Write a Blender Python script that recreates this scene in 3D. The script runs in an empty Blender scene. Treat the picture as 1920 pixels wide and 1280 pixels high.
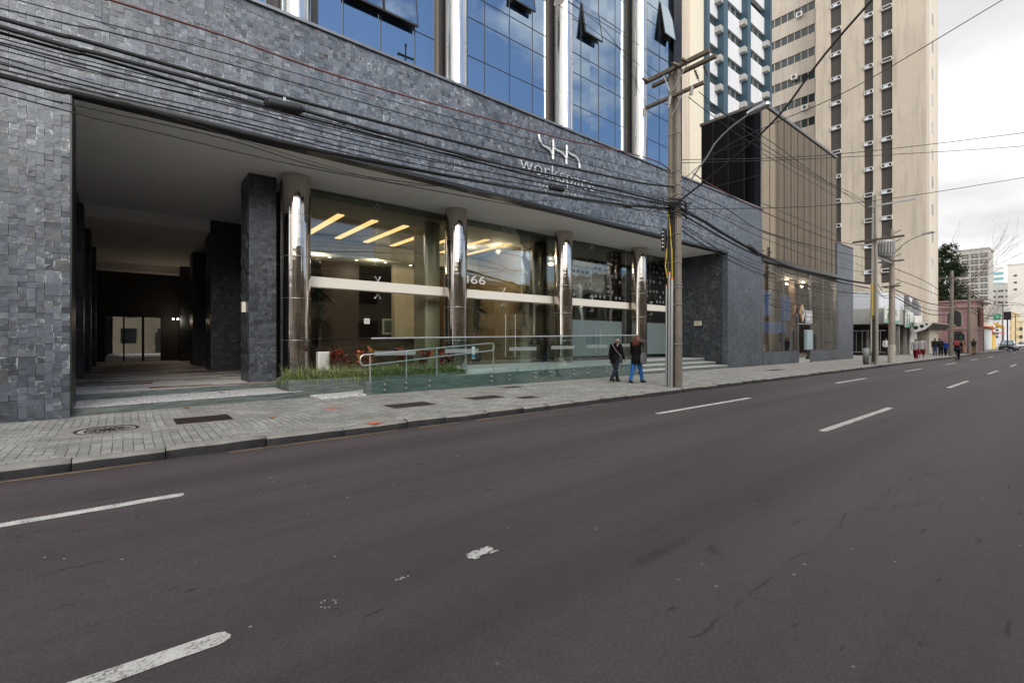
EXPOSURE = 0.95
import bpy, bmesh, math, random
from mathutils import Vector, Matrix, Euler
random.seed(7)
R = math.radians
sc = bpy.context.scene
COL = sc.collection
PI = math.pi

# ------------------------------------------------------------------ camera model (metres; camera stands at the origin on the far kerb side)
CAMH = 1.6
FPX, YAW, V0 = 885.0, R(50.5), 639.0
_c, _s = math.cos(YAW), math.sin(YAW)
def ray(u, v):
    a = (u-960)/FPX; b = (V0-v)/FPX
    return (_c+a*_s, _s-a*_c, b)
def onY(u, v, Y):
    r = ray(u, v); t = Y/r[1]; return Vector((r[0]*t, Y, CAMH+r[2]*t))
def onX(u, v, X):
    r = ray(u, v); t = X/r[0]; return Vector((X, r[1]*t, CAMH+r[2]*t))
def onZ(u, v, z):
    r = ray(u, v); t = (z-CAMH)/r[2]; return Vector((r[0]*t, r[1]*t, z))

# ------------------------------------------------------------------ scene graph helpers
W = {}
def tag(o, label=None, cat=None, group=None, kind=None):
    if label: o['label'] = label
    if cat: o['category'] = cat
    if group: o['group'] = group
    if kind: o['kind'] = kind
    return o
def thing(name, label, cat, loc=(0, 0, 0), group=None):
    o = bpy.data.objects.new(name, None); COL.objects.link(o)
    o.empty_display_size = .3
    o.location = loc; W[o.name] = Vector(loc)
    return tag(o, label, cat, group)
def link(name, me, parent=None, loc=None):
    o = bpy.data.objects.new(name, me); COL.objects.link(o)
    if parent is not None:
        o.parent = parent; o.location = -W[parent.name]; W[o.name] = Vector((0, 0, 0))
    else:
        W[o.name] = Vector((0, 0, 0))
    return o
def kids(o):
    return [c for c in ALLKIDS.get(o.name, [])]
ALLKIDS = {}
def copy_tree(o, parent=None):
    c = o.copy(); COL.objects.link(c)
    if parent is not None: c.parent = parent
    for ch in list(o.children): copy_tree(ch, c)
    return c
def dup(root, loc=None, rotz=None, label=None, scale=None):
    c = copy_tree(root)
    if loc is not None: c.location = loc
    if rotz is not None: c.rotation_euler = (0, 0, rotz)
    if label: c['label'] = label
    if scale: c.scale = scale
    return c

class MB:
    def __init__(s):
        s.v = []; s.f = []; s.m = []; s.sm = []
    def add(s, vs, fs, m=0, smooth=False):
        b = len(s.v); s.v += [tuple(p) for p in vs]
        for f in fs:
            s.f.append([b+i for i in f]); s.m.append(m); s.sm.append(smooth)
        return s
    def box(s, x0, x1, y0, y1, z0, z1, m=0, T=None):
        if x0 > x1: x0, x1 = x1, x0
        if y0 > y1: y0, y1 = y1, y0
        if z0 > z1: z0, z1 = z1, z0
        vs = [Vector(p) for p in ((x0,y0,z0),(x1,y0,z0),(x1,y1,z0),(x0,y1,z0),(x0,y0,z1),(x1,y0,z1),(x1,y1,z1),(x0,y1,z1))]
        if T: vs = [T @ p for p in vs]
        return s.add(vs, [(0,3,2,1),(4,5,6,7),(0,1,5,4),(1,2,6,5),(2,3,7,6),(3,0,4,7)], m)
    def prism(s, poly, axis, a, b, m=0, T=None):
        n = len(poly)
        def mk(p, t):
            if axis == 'x': return Vector((t, p[0], p[1]))
            if axis == 'y': return Vector((p[0], t, p[1]))
            return Vector((p[0], p[1], t))
        vs = [mk(p, a) for p in poly]+[mk(p, b) for p in poly]
        if T: vs = [T @ p for p in vs]
        fs = [tuple(range(n))[::-1], tuple(range(n, 2*n))]+[(i, (i+1) % n, n+(i+1) % n, n+i) for i in range(n)]
        return s.add(vs, fs, m)
    def cyl(s, p0, p1, r0, r1=None, n=16, m=0, caps=True, smooth=True):
        p0 = Vector(p0); p1 = Vector(p1); r1 = r0 if r1 is None else r1
        d = (p1-p0).normalized(); a = d.orthogonal().normalized(); b = d.cross(a)
        vs = []
        for p, r in ((p0, r0), (p1, r1)):
            for i in range(n):
                t = 2*PI*i/n; vs.append(p+(a*math.cos(t)+b*math.sin(t))*r)
        s.add(vs, [(i, (i+1) % n, n+(i+1) % n, n+i) for i in range(n)], m, smooth)
        if caps:
            s.add(vs, [tuple(range(n))[::-1], tuple(range(n, 2*n))], m)
        return s
    def tube(s, pts, r, n=6, m=0, closed=False):
        pts = [Vector(p) for p in pts]; k = len(pts)
        rs = r if isinstance(r, (list, tuple)) else [r]*k
        vs = []; a = None
        for i, p in enumerate(pts):
            d = (pts[min(i+1, k-1)]-pts[max(i-1, 0)]) if not closed else (pts[(i+1) % k]-pts[i-1])
            d.normalize()
            if a is None: a = d.orthogonal().normalized()
            else:
                a = a-d*a.dot(d)
                a = a.normalized() if a.length > 1e-6 else d.orthogonal().normalized()
            b = d.cross(a)
            for j in range(n):
                t = 2*PI*j/n; vs.append(p+(a*math.cos(t)+b*math.sin(t))*rs[i])
        fs = []
        for i in range(k if closed else k-1):
            i2 = (i+1) % k
            for j in range(n): fs.append((i*n+j, i*n+(j+1) % n, i2*n+(j+1) % n, i2*n+j))
        s.add(vs, fs, m, True)
        if not closed: s.add(vs, [tuple(range(n))[::-1], tuple(range((k-1)*n, k*n))], m)
        return s
    def ball(s, c, r, n=10, k=7, m=0, sc_=(1, 1, 1)):
        c = Vector(c); vs = [c+Vector((0, 0, -r*sc_[2]))]
        for i in range(1, k):
            ph = -PI/2+PI*i/k
            for j in range(n):
                t = 2*PI*j/n
                vs.append(c+Vector((math.cos(ph)*math.cos(t)*r*sc_[0], math.cos(ph)*math.sin(t)*r*sc_[1], math.sin(ph)*r*sc_[2])))
        vs.append(c+Vector((0, 0, r*sc_[2])))
        fs = [(0, 1+(j+1) % n, 1+j) for j in range(n)]
        for i in range(k-2):
            for j in range(n): fs.append((1+i*n+j, 1+i*n+(j+1) % n, 1+(i+1)*n+(j+1) % n, 1+(i+1)*n+j))
        t = len(vs)-1
        fs += [(t, 1+(k-2)*n+j, 1+(k-2)*n+(j+1) % n) for j in range(n)]
        return s.add(vs, fs, m, True)
    def lathe(s, prof, c=(0, 0, 0), n=16, m=0, smooth=True):
        vs = []; k = len(prof)
        for r, z in prof:
            for j in range(n):
                t = 2*PI*j/n; vs.append((c[0]+r*math.cos(t), c[1]+r*math.sin(t), c[2]+z))
        fs = [(i*n+j, i*n+(j+1) % n, (i+1)*n+(j+1) % n, (i+1)*n+j) for i in range(k-1) for j in range(n)]
        s.add(vs, fs, m, smooth)
        return s.add(vs, [tuple(range(n))[::-1], tuple(range((k-1)*n, k*n))], m)
    def quad(s, a, b, c, d, m=0):
        return s.add([a, b, c, d], [(0, 1, 2, 3)], m)
    def mesh(s, name, mats):
        me = bpy.data.meshes.new(name)
        me.from_pydata(s.v, [], s.f)
        for x in (mats if isinstance(mats, (list, tuple)) else [mats]): me.materials.append(x)
        me.polygons.foreach_set('material_index', s.m)
        me.polygons.foreach_set('use_smooth', s.sm)
        me.update()
        return me
    def build(s, name, mats, parent=None, bevel=0):
        me = s.mesh(name, mats)
        if bevel: bevel_mesh(me, bevel)
        return link(name, me, parent)
def bevel_mesh(me, w):
    bm = bmesh.new(); bm.from_mesh(me)
    bmesh.ops.remove_doubles(bm, verts=bm.verts, dist=1e-5)
    ed = [e for e in bm.edges if len(e.link_faces) == 2 and e.calc_face_angle(0) > .5]
    bmesh.ops.bevel(bm, geom=ed, offset=w, segments=1, affect='EDGES', clamp_overlap=True)
    bm.to_mesh(me); bm.free(); me.update()

# ------------------------------------------------------------------ materials
def mat_new(name):
    m = bpy.data.materials.new(name); m.use_nodes = True
    t = m.node_tree; t.nodes.clear()
    o = t.nodes.new('ShaderNodeOutputMaterial')
    return m, t, o
def nd(t, typ, ins=None, **pr):
    n = t.nodes.new('ShaderNode'+typ)
    for k, v in pr.items(): setattr(n, k, v)
    for k, v in (ins or {}).items():
        if isinstance(v, bpy.types.NodeSocket): t.links.new(v, n.inputs[k])
        elif isinstance(v, bpy.types.Node): t.links.new(v.outputs[0], n.inputs[k])
        else: n.inputs[k].default_value = v
    return n
def mth(t, op, a, b=0.0, c=0.0):
    return nd(t, 'Math', {0: a, 1: b, 2: c}, operation=op).outputs[0]
def ramp(t, fac, *stops):
    n = nd(t, 'ValToRGB', {0: fac})
    e = n.color_ramp.elements
    while len(e) < len(stops): e.new(.5)
    for i, (p, c) in enumerate(stops):
        e[i].position = p; e[i].color = (c if isinstance(c, (tuple, list)) else (c, c, c))[:3]+(1,) if not isinstance(c, (int, float)) else (c, c, c, 1)
    return n.outputs[0]
def mix(t, fac, a, b, bt='MIX'):
    n = nd(t, 'Mix', {}, data_type='RGBA', blend_type=bt)
    for k, v in ((0, fac), (6, a), (7, b)):
        if isinstance(v, bpy.types.NodeSocket): t.links.new(v, n.inputs[k])
        elif isinstance(v, (int, float)) and k == 0: n.inputs[k].default_value = v
        else: n.inputs[k].default_value = tuple(v)[:3]+(1,)
    return n.outputs[2]
def objco(t): return nd(t, 'TexCoord').outputs['Object']
def vscale(t, v, s): return nd(t, 'Mapping', {'Vector': v, 'Scale': s}).outputs[0]
def noise(t, v, sc_, det=4, rough=.55, out=0):
    return nd(t, 'TexNoise', {'Vector': v, 'Scale': sc_, 'Detail': det, 'Roughness': rough}).outputs[out]
def bsdf(t, o, col, rough=.6, metal=0., nrm=None, spec=None, **kw):
    b = nd(t, 'BsdfPrincipled')
    def st(k, v):
        if isinstance(v, bpy.types.NodeSocket): t.links.new(v, b.inputs[k])
        elif isinstance(v, (tuple, list)): b.inputs[k].default_value = tuple(v)[:3]+(1,)
        else: b.inputs[k].default_value = v
    st('Base Color', col); st('Roughness', rough); st('Metallic', metal)
    if nrm is not None: st('Normal', nrm)
    if spec is not None: st('Specular IOR Level', spec)
    for k, v in kw.items(): st(k.replace('_', ' '), v)
    t.links.new(b.outputs[0], o.inputs[0])
    return b
def bump(t, h, strength=.5, dist=.01, nrm=None):
    i = {'Height': h, 'Strength': strength, 'Distance': dist}
    if nrm is not None: i['Normal'] = nrm
    return nd(t, 'Bump', i).outputs[0]
MC = {}
def M(name, col, rough=.6, metal=0., amt=.15, scale=3., grime=0., bmp=0., bscale=40., spec=None):
    """plain real-world surface with uneven colour, optional vertical grime streaks and relief"""
    if name in MC: return MC[name]
    m, t, o = mat_new(name); v = objco(t)
    n1 = noise(t, v, scale, 5); n2 = noise(t, v, scale*9, 3)
    f = mth(t, 'ADD', mth(t, 'MULTIPLY', n1, .65), mth(t, 'MULTIPLY', n2, .35))
    lo = tuple(c*(1-amt) for c in col); hi = tuple(min(1, c*(1+amt)) for c in col)
    c = ramp(t, f, (.3, lo), (.7, hi))
    if grime:
        st = noise(t, vscale(t, v, (1.6, 1.6, .12)), 1.5, 5)
        g = mth(t, 'MULTIPLY', ramp(t, st, (.5, 0), (.75, 1)), grime)
        c = mix(t, g, c, tuple(x*.45 for x in col))
    nr = bump(t, noise(t, v, bscale, 4), bmp, .01) if bmp else None
    rr = mth(t, 'ADD', rough-.06, mth(t, 'MULTIPLY', n1, .12)) if rough > .15 else rough
    bsdf(t, o, c, rr, metal, nr, spec)
    MC[name] = m
    return m
def emit(name, col, st):
    if name in MC: return MC[name]
    m, t, o = mat_new(name)
    e = nd(t, 'Emission', {'Color': tuple(col)+(1,), 'Strength': st}); t.links.new(e.outputs[0], o.inputs[0])
    MC[name] = m; return m
def slate(name, gain=1., tile=.115, bmp=.55, con=1.):
    m, t, o = mat_new(name); v = objco(t)
    x = nd(t, 'SeparateXYZ', {0: v})
    u = mth(t, 'ADD', x.outputs[0], x.outputs[1])
    def cells(sz, seed):
        wv = noise(t, nd(t, 'CombineXYZ', {0: mth(t, 'MULTIPLY', u, 3.1), 1: seed, 2: 0.}).outputs[0], 1., 1, .5)
        cu = mth(t, 'DIVIDE', mth(t, 'ADD', u, mth(t, 'MULTIPLY', wv, .16*con)), sz); fu = mth(t, 'FLOOR', cu)
        w = nd(t, 'TexWhiteNoise', {'W': mth(t, 'ADD', fu, seed)}, noise_dimensions='1D').outputs[0]
        cv = mth(t, 'ADD', mth(t, 'DIVIDE', mth(t, 'ADD', x.outputs[2], mth(t, 'MULTIPLY', noise(t, nd(t, 'CombineXYZ', {0: mth(t, 'MULTIPLY', x.outputs[2], 2.7), 1: mth(t, 'MULTIPLY', w, 40.), 2: seed}).outputs[0], 1., 1, .5), .14*con)), sz), mth(t, 'MULTIPLY', w, .9*con)); fv = mth(t, 'FLOOR', cv)
        cb = nd(t, 'CombineXYZ', {0: fu, 1: fv, 2: seed}).outputs[0]
        wn = nd(t, 'TexWhiteNoise', {'Vector': cb}, noise_dimensions='3D')
        eu = mth(t, 'ABSOLUTE', mth(t, 'SUBTRACT', mth(t, 'FRACT', cu), .5)); ev = mth(t, 'ABSOLUTE', mth(t, 'SUBTRACT', mth(t, 'FRACT', cv), .5))
        edge = mth(t, 'GREATER_THAN', mth(t, 'MAXIMUM', eu, ev), .5-.0032/sz)
        return wn.outputs[0], wn.outputs[1], edge
    r1, c1, e1 = cells(tile, 3.); r2, c2, e2 = cells(tile*2, 11.)
    big = mth(t, 'LESS_THAN', c2 if False else r2, .16)
    sepc = nd(t, 'SeparateColor', {0: c2}).outputs[1]
    big = mth(t, 'LESS_THAN', sepc, .20)
    val = nd(t, 'Mix', {0: big, 2: r1, 3: r2}, data_type='FLOAT').outputs[0]
    val = mth(t, 'ADD', .5*(1-con), mth(t, 'MULTIPLY', val, con))
    edge = nd(t, 'Mix', {0: big, 2: e1, 3: e2}, data_type='FLOAT').outputs[0]
    n = noise(t, v, 14, 6, .65)
    off = nd(t, 'VectorMath', {0: v, 1: nd(t, 'VectorMath', {0: c1, 'Scale': 3.}, operation='SCALE').outputs[0]}, operation='ADD').outputs[0]
    vein = noise(t, off, 9, 7, .7)
    g = gain
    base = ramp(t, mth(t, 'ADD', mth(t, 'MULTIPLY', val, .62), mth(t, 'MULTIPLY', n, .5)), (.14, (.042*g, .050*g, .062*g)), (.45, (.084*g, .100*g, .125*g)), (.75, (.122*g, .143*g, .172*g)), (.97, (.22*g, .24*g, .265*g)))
    fl = mth(t, 'MULTIPLY', ramp(t, vein, (.56, 0), (.68, 1)), ramp(t, val, (.35, 0), (.7, .9)))
    base = mix(t, fl, base, (.42*g, .44*g, .45*g))
    base = mix(t, mth(t, 'MULTIPLY', edge, .85*con), base, (.012, .013, .016))
    patch = noise(t, v, .8, 4)
    base = mix(t, .5, base, mix(t, 1., base, ramp(t, patch, (.35, .72), (.65, 1.25)), 'MULTIPLY'))
    h = mth(t, 'ADD', mth(t, 'MULTIPLY', val, 1.), mth(t, 'MULTIPLY', vein, .35))
    h = mth(t, 'SUBTRACT', h, mth(t, 'MULTIPLY', edge, .3))
    ca = nd(t, 'Mix', {0: big, 6: c1, 7: c2}, data_type='RGBA').outputs[2]
    tl_ = nd(t, 'VectorMath', {0: nd(t, 'VectorMath', {0: ca, 1: (.5, .5, .5)}, operation='SUBTRACT').outputs[0], 'Scale': .15*con}, operation='SCALE').outputs[0]
    nn = nd(t, 'VectorMath', {0: nd(t, 'VectorMath', {0: nd(t, 'NewGeometry').outputs['Normal'], 1: tl_}, operation='ADD').outputs[0]}, operation='NORMALIZE').outputs[0]
    nr = bump(t, h, bmp, .035, nn)
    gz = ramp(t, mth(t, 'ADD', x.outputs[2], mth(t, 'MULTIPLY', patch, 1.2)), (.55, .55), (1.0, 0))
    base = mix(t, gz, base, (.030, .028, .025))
    stn = noise(t, vscale(t, v, (2.2, 2.2, .10)), 1.4, 5)
    base = mix(t, mth(t, 'MULTIPLY', ramp(t, stn, (.55, 0), (.75, 1)), .4), base, (.040, .041, .043))
    bsdf(t, o, base, mth(t, 'ADD', .24, mth(t, 'MULTIPLY', n, .34)), 0, nr, .55)
    return m
def tile_mat(name, gain):
    m, t, o = mat_new(name); v = objco(t)
    a = nd(t, 'Attribute', attribute_name='tone'); s_ = nd(t, 'SeparateColor', {0: a.outputs['Color']})
    uv = nd(t, 'UVMap', uv_map='tile').outputs[0]; ux = nd(t, 'SeparateXYZ', {0: uv})
    eu = mth(t, 'ABSOLUTE', mth(t, 'SUBTRACT', ux.outputs[0], .5)); ev = mth(t, 'ABSOLUTE', mth(t, 'SUBTRACT', ux.outputs[1], .5))
    em = mth(t, 'MAXIMUM', eu, ev)
    off = nd(t, 'VectorMath', {0: v, 1: nd(t, 'VectorMath', {0: a.outputs['Color'], 'Scale': 9.}, operation='SCALE').outputs[0]}, operation='ADD').outputs[0]
    n = noise(t, off, 11, 6, .62); vein = noise(t, off, 7, 8, .72)
    g = gain
    base = ramp(t, mth(t, 'ADD', mth(t, 'MULTIPLY', s_.outputs[0], .7), mth(t, 'MULTIPLY', n, .4)), (.15, (.034*g, .040*g, .050*g)), (.5, (.078*g, .092*g, .114*g)), (.8, (.118*g, .136*g, .162*g)), (1., (.19*g, .21*g, .235*g)))
    warm = mth(t, 'GREATER_THAN', s_.outputs[2], .93)
    base = mix(t, mth(t, 'MULTIPLY', warm, .5), base, (.10*g, .09*g, .085*g))
    # chalky cleft marks, thickest along the broken edges
    ck = mth(t, 'MULTIPLY', ramp(t, mth(t, 'ADD', vein, mth(t, 'MULTIPLY', ramp(t, em, (.34, 0), (.5, 1)), .13)), (.57, 0), (.69, 1)), ramp(t, s_.outputs[1], (.42, 0), (.95, .9)))
    base = mix(t, ck, base, (.42*g, .44*g, .46*g))
    x = nd(t, 'SeparateXYZ', {0: v})
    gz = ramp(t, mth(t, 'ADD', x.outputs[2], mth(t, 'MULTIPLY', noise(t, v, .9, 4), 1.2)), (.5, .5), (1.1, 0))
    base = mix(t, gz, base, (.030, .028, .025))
    stn = noise(t, vscale(t, v, (2.2, 2.2, .10)), 1.4, 5)
    base = mix(t, mth(t, 'MULTIPLY', ramp(t, stn, (.52, 0), (.75, 1)), .5), base, (.040, .041, .044))
    nr = bump(t, mth(t, 'ADD', vein, mth(t, 'MULTIPLY', n, .6)), .55, .012)
    bsdf(t, o, base, mth(t, 'ADD', .22, mth(t, 'MULTIPLY', n, .35)), 0, nr, .5)
    return m
def tile_wall(mb_faces, u0, u1, v0, v1, place, sz, seed, dep=.015):
    """split-faced stone mosaic: every stone a block of its own height in relief. place(u, v, d) -> point"""
    rnd = random.Random(seed); nu = int(round((u1-u0)/sz)); nv = int(round((v1-v0)/sz)); su = (u1-u0)/nu; sv = (v1-v0)/nv
    used = set(); patchy = {}
    for i in range(nu):
        for j in range(nv):
            if (i, j) in used: continue
            r = rnd.random(); w, h = (2, 2) if r < .025 else (2, 1) if r < .09 else (1, 2) if r < .17 else (1, 1)
            if i+w > nu: w = 1
            if j+h > nv: h = 1
            if any((i+a, j+b) in used for a in range(w) for b in range(h)): w = h = 1
            for a in range(w):
                for b in range(h): used.add((i+a, j+b))
            jx = [rnd.uniform(-.004, .004) for _ in range(4)]
            a0 = u0+i*su+.001+jx[0]*(i > 0); a1 = u0+(i+w)*su-.001+jx[1]*(i+w < nu); b0 = v0+j*sv+.001+jx[2]*(j > 0); b1 = v0+(j+h)*sv-.001+jx[3]*(j+h < nv)
            d = dep*rnd.choice((0, .1, .25, .35, .5, .8, 1.)); tl = [d+rnd.uniform(0, .006) for _ in range(4)]
            k = (int(i/14), int(j/9)); pz = patchy.setdefault(k, rnd.uniform(-.10, .10))
            col = (min(1, max(0, rnd.gauss(.46, .24)+pz)), min(1, max(0, rnd.random()+pz*1.5)), rnd.random())
            mb_faces.append((place(a0, b0, tl[0]), place(a1, b0, tl[1]), place(a1, b1, tl[2]), place(a0, b1, tl[3]), place(a0, b0, -.03), place(a1, b0, -.03), place(a1, b1, -.03), place(a0, b1, -.03), col))
def tile_build(name, faces, mat, parent):
    vs = []; fs = []
    for q in faces:
        b = len(vs); vs += [tuple(p) for p in q[:8]]
        fs += [(b, b+1, b+2, b+3), (b+4, b+5, b+1, b), (b+5, b+6, b+2, b+1), (b+6, b+7, b+3, b+2), (b+7, b+4, b, b+3)]
    me = bpy.data.meshes.new(name); me.from_pydata(vs, [], fs); me.materials.append(mat)
    ca = me.color_attributes.new('tone', 'FLOAT_COLOR', 'CORNER'); uv = me.uv_layers.new(name='tile')
    cs = []; us = []
    for q in faces:
        for f in range(5):
            cs += list(q[8]+(1.,))*4
            us += [0., 0., 1., 0., 1., 1., 0., 1.] if f == 0 else [.5]*8
    ca.data.foreach_set('color', cs); uv.data.foreach_set('uv', us); me.update()
    return link(name, me, parent)
def clear_glass(name, tint=(.9, .95, .93), refl=1.6, rough=0.):
    m, t, o = mat_new(name)
    fr = nd(t, 'Fresnel', {'IOR': 1.5}).outputs[0]
    f = mth(t, 'MINIMUM', mth(t, 'MULTIPLY', fr, refl), .95)
    nr = bump(t, noise(t, objco(t), .55, 2), .06, .1)
    tr = nd(t, 'BsdfTransparent', {'Color': tint+(1,)}); gl = nd(t, 'BsdfGlossy', {'Color': (1, 1, 1, 1), 'Roughness': rough, 'Normal': nr})
    mx = nd(t, 'MixShader', {0: f, 1: tr, 2: gl}); t.links.new(mx.outputs[0], o.inputs[0])
    return m
def frost_glass(name, col=(.55, .66, .66), op=.6):
    m, t, o = mat_new(name)
    tr = nd(t, 'BsdfTransparent', {'Color': (.85, .95, .95, 1)})
    df = nd(t, 'BsdfPrincipled', {'Base Color': col+(1,), 'Roughness': .25})
    mx = nd(t, 'MixShader', {0: op, 1: tr, 2: df}); t.links.new(mx.outputs[0], o.inputs[0])
    return m
def mirror_glass(name, tint, rough=.015, warp=.12, wscale=.35, base=None, pane=None):
    m, t, o = mat_new(name); v = objco(t)
    h = noise(t, v, wscale, 2)
    if pane:
        x = nd(t, 'SeparateXYZ', {0: v})
        cb = nd(t, 'CombineXYZ', {0: mth(t, 'FLOOR', mth(t, 'DIVIDE', mth(t, 'SUBTRACT', x.outputs[0], pane[2]), pane[0])), 1: mth(t, 'FLOOR', mth(t, 'DIVIDE', x.outputs[2], pane[1]))}).outputs[0]
        cc = nd(t, 'TexWhiteNoise', {'Vector': cb}, noise_dimensions='3D').outputs[1]
        dv = nd(t, 'VectorMath', {0: cc, 1: (.5, .5, .5)}, operation='SUBTRACT').outputs[0]
        dv = nd(t, 'VectorMath', {0: dv, 'Scale': .022}, operation='SCALE').outputs[0]
        gn = nd(t, 'NewGeometry').outputs['Normal']
        nn = nd(t, 'VectorMath', {0: nd(t, 'VectorMath', {0: gn, 1: dv}, operation='ADD').outputs[0]}, operation='NORMALIZE').outputs[0]
        nr = bump(t, h, warp, .2, nn)
    else: nr = bump(t, h, warp, .2)
    b = bsdf(t, o, tint, rough, 1., nr)
    if base:
        d = nd(t, 'BsdfDiffuse', {'Color': base+(1,)})
        mx = nd(t, 'MixShader', {0: .12, 1: b.outputs[0], 2: d.outputs[0]}); t.links.new(mx.outputs[0], o.inputs[0])
    return m

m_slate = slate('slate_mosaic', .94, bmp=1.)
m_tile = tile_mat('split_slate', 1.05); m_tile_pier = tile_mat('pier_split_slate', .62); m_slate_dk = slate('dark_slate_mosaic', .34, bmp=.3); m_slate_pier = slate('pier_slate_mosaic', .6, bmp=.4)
m_slate_rt = slate('neighbour_slate', .70, tile=.115, bmp=.06, con=.38)
m_steel = None
def steel(name, col, rough, streak=.06):
    m, t, o = mat_new(name); v = objco(t)
    s = noise(t, vscale(t, v, (9, 9, .18)), 1, 2)
    nr = bump(t, s, streak*6., .05)
    nr = bump(t, noise(t, vscale(t, v, (1, 1, 2.2)), 1.3, 2), .1, .05, nr)
    bsdf(t, o, col, rough, 1., nr)
    return m
m_steel = steel('polished_steel', (.54, .485, .435), .08)
m_steel_up = steel('tower_steel', (.62, .60, .575), .20)
m_rail = M('brushed_steel', (.74, .745, .75), .36, 1., .08, 8)
m_soffit = M('soffit_paint', (.82, .80, .78), .75, 0, .05, .7, bmp=.05)
m_white = M('white_paint', (.72, .71, .69), .55, 0, .05)
m_cream = M('cream_paint', (.60, .55, .44), .6, 0, .08)
m_beam = M('transom_paint', (.80, .77, .69), .4, 0, .03)
m_coping = M('coping_metal', (.22, .22, .22), .35, .8, .1)
m_black = M('black_metal', (.012, .012, .013), .4, 0, .2)
m_rubber = M('black_rubber', (.010, .010, .011), .55, 0, .3, 9)
m_dkgrey = M('dark_grey', (.05, .05, .052), .5)
m_conc = M('concrete', (.34, .32, .29), .85, 0, .18, 2, .35, .3)
m_concdk = M('weathered_concrete', (.21, .19, .165), .9, 0, .3, 3.5, .5, .5, 60)
m_green_stone = None
def band_stone():
    m, t, o = mat_new('green_slate'); v = objco(t)
    n = noise(t, vscale(t, v, (1, 1, 9)), 2.2, 6, .65)
    c = ramp(t, n, (.25, (.04, .052, .049)), (.5, (.115, .138, .13)), (.75, (.21, .235, .22)))
    bsdf(t, o, c, .5, 0, bump(t, n, .5, .01)); return m
m_green_stone = band_stone()
def gravel(name, a, b, sc_=45):
    m, t, o = mat_new(name); v = objco(t)
    vo = nd(t, 'TexVoronoi', {'Vector': v, 'Scale': sc_})
    c = mix(t, 1., ramp(t, nd(t, 'SeparateColor', {0: vo.outputs['Color']}).outputs[0], (0, a), (1, b)), ramp(t, vo.outputs['Distance'], (.35, 1.), (.75, .35)), 'MULTIPLY')
    bsdf(t, o, c, .7, 0, bump(t, mth(t, 'SUBTRACT', 1., vo.outputs['Distance']), .8, .02)); return m
m_gravel = gravel('white_stone_chips', (.74, .74, .74), (.90, .90, .89), 24)
def mosaic():
    m, t, o = mat_new('striped_stone_mosaic'); v = objco(t)
    x = nd(t, 'SeparateXYZ', {0: v})
    wob = noise(t, vscale(t, v, (.35, 1, 1)), 1.1, 3)
    yy = mth(t, 'ADD', mth(t, 'MULTIPLY', x.outputs[1], 2.9), mth(t, 'MULTIPLY', wob, 3.))
    fy = mth(t, 'FLOOR', yy)
    off = nd(t, 'TexWhiteNoise', {'W': fy}, noise_dimensions='1D').outputs[0]
    fx = mth(t, 'FLOOR', mth(t, 'ADD', mth(t, 'MULTIPLY', x.outputs[0], .45), mth(t, 'MULTIPLY', off, 7.)))
    r = nd(t, 'TexWhiteNoise', {'Vector': nd(t, 'CombineXYZ', {0: fx, 1: fy}).outputs[0]}, noise_dimensions='3D').outputs[0]
    c = ramp(t, r, (0, (.20, .07, .045)), (.18, (.30, .15, .10)), (.20, (.84, .83, .81)), (.80, (.90, .89, .87)), (.82, (.52, .40, .31)))
    vo = nd(t, 'TexVoronoi', {'Vector': v, 'Scale': 28})
    c = mix(t, 1., c, ramp(t, vo.outputs['Distance'], (.3, 1.), (.8, .55)), 'MULTIPLY')
    nz = noise(t, v, 60, 2); c = mix(t, .4, c, mix(t, 1., c, ramp(t, nz, (.3, .6), (.7, 1.3)), 'MULTIPLY'))
    bsdf(t, o, c, .6, 0); return m
m_mosaic = mosaic()
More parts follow.
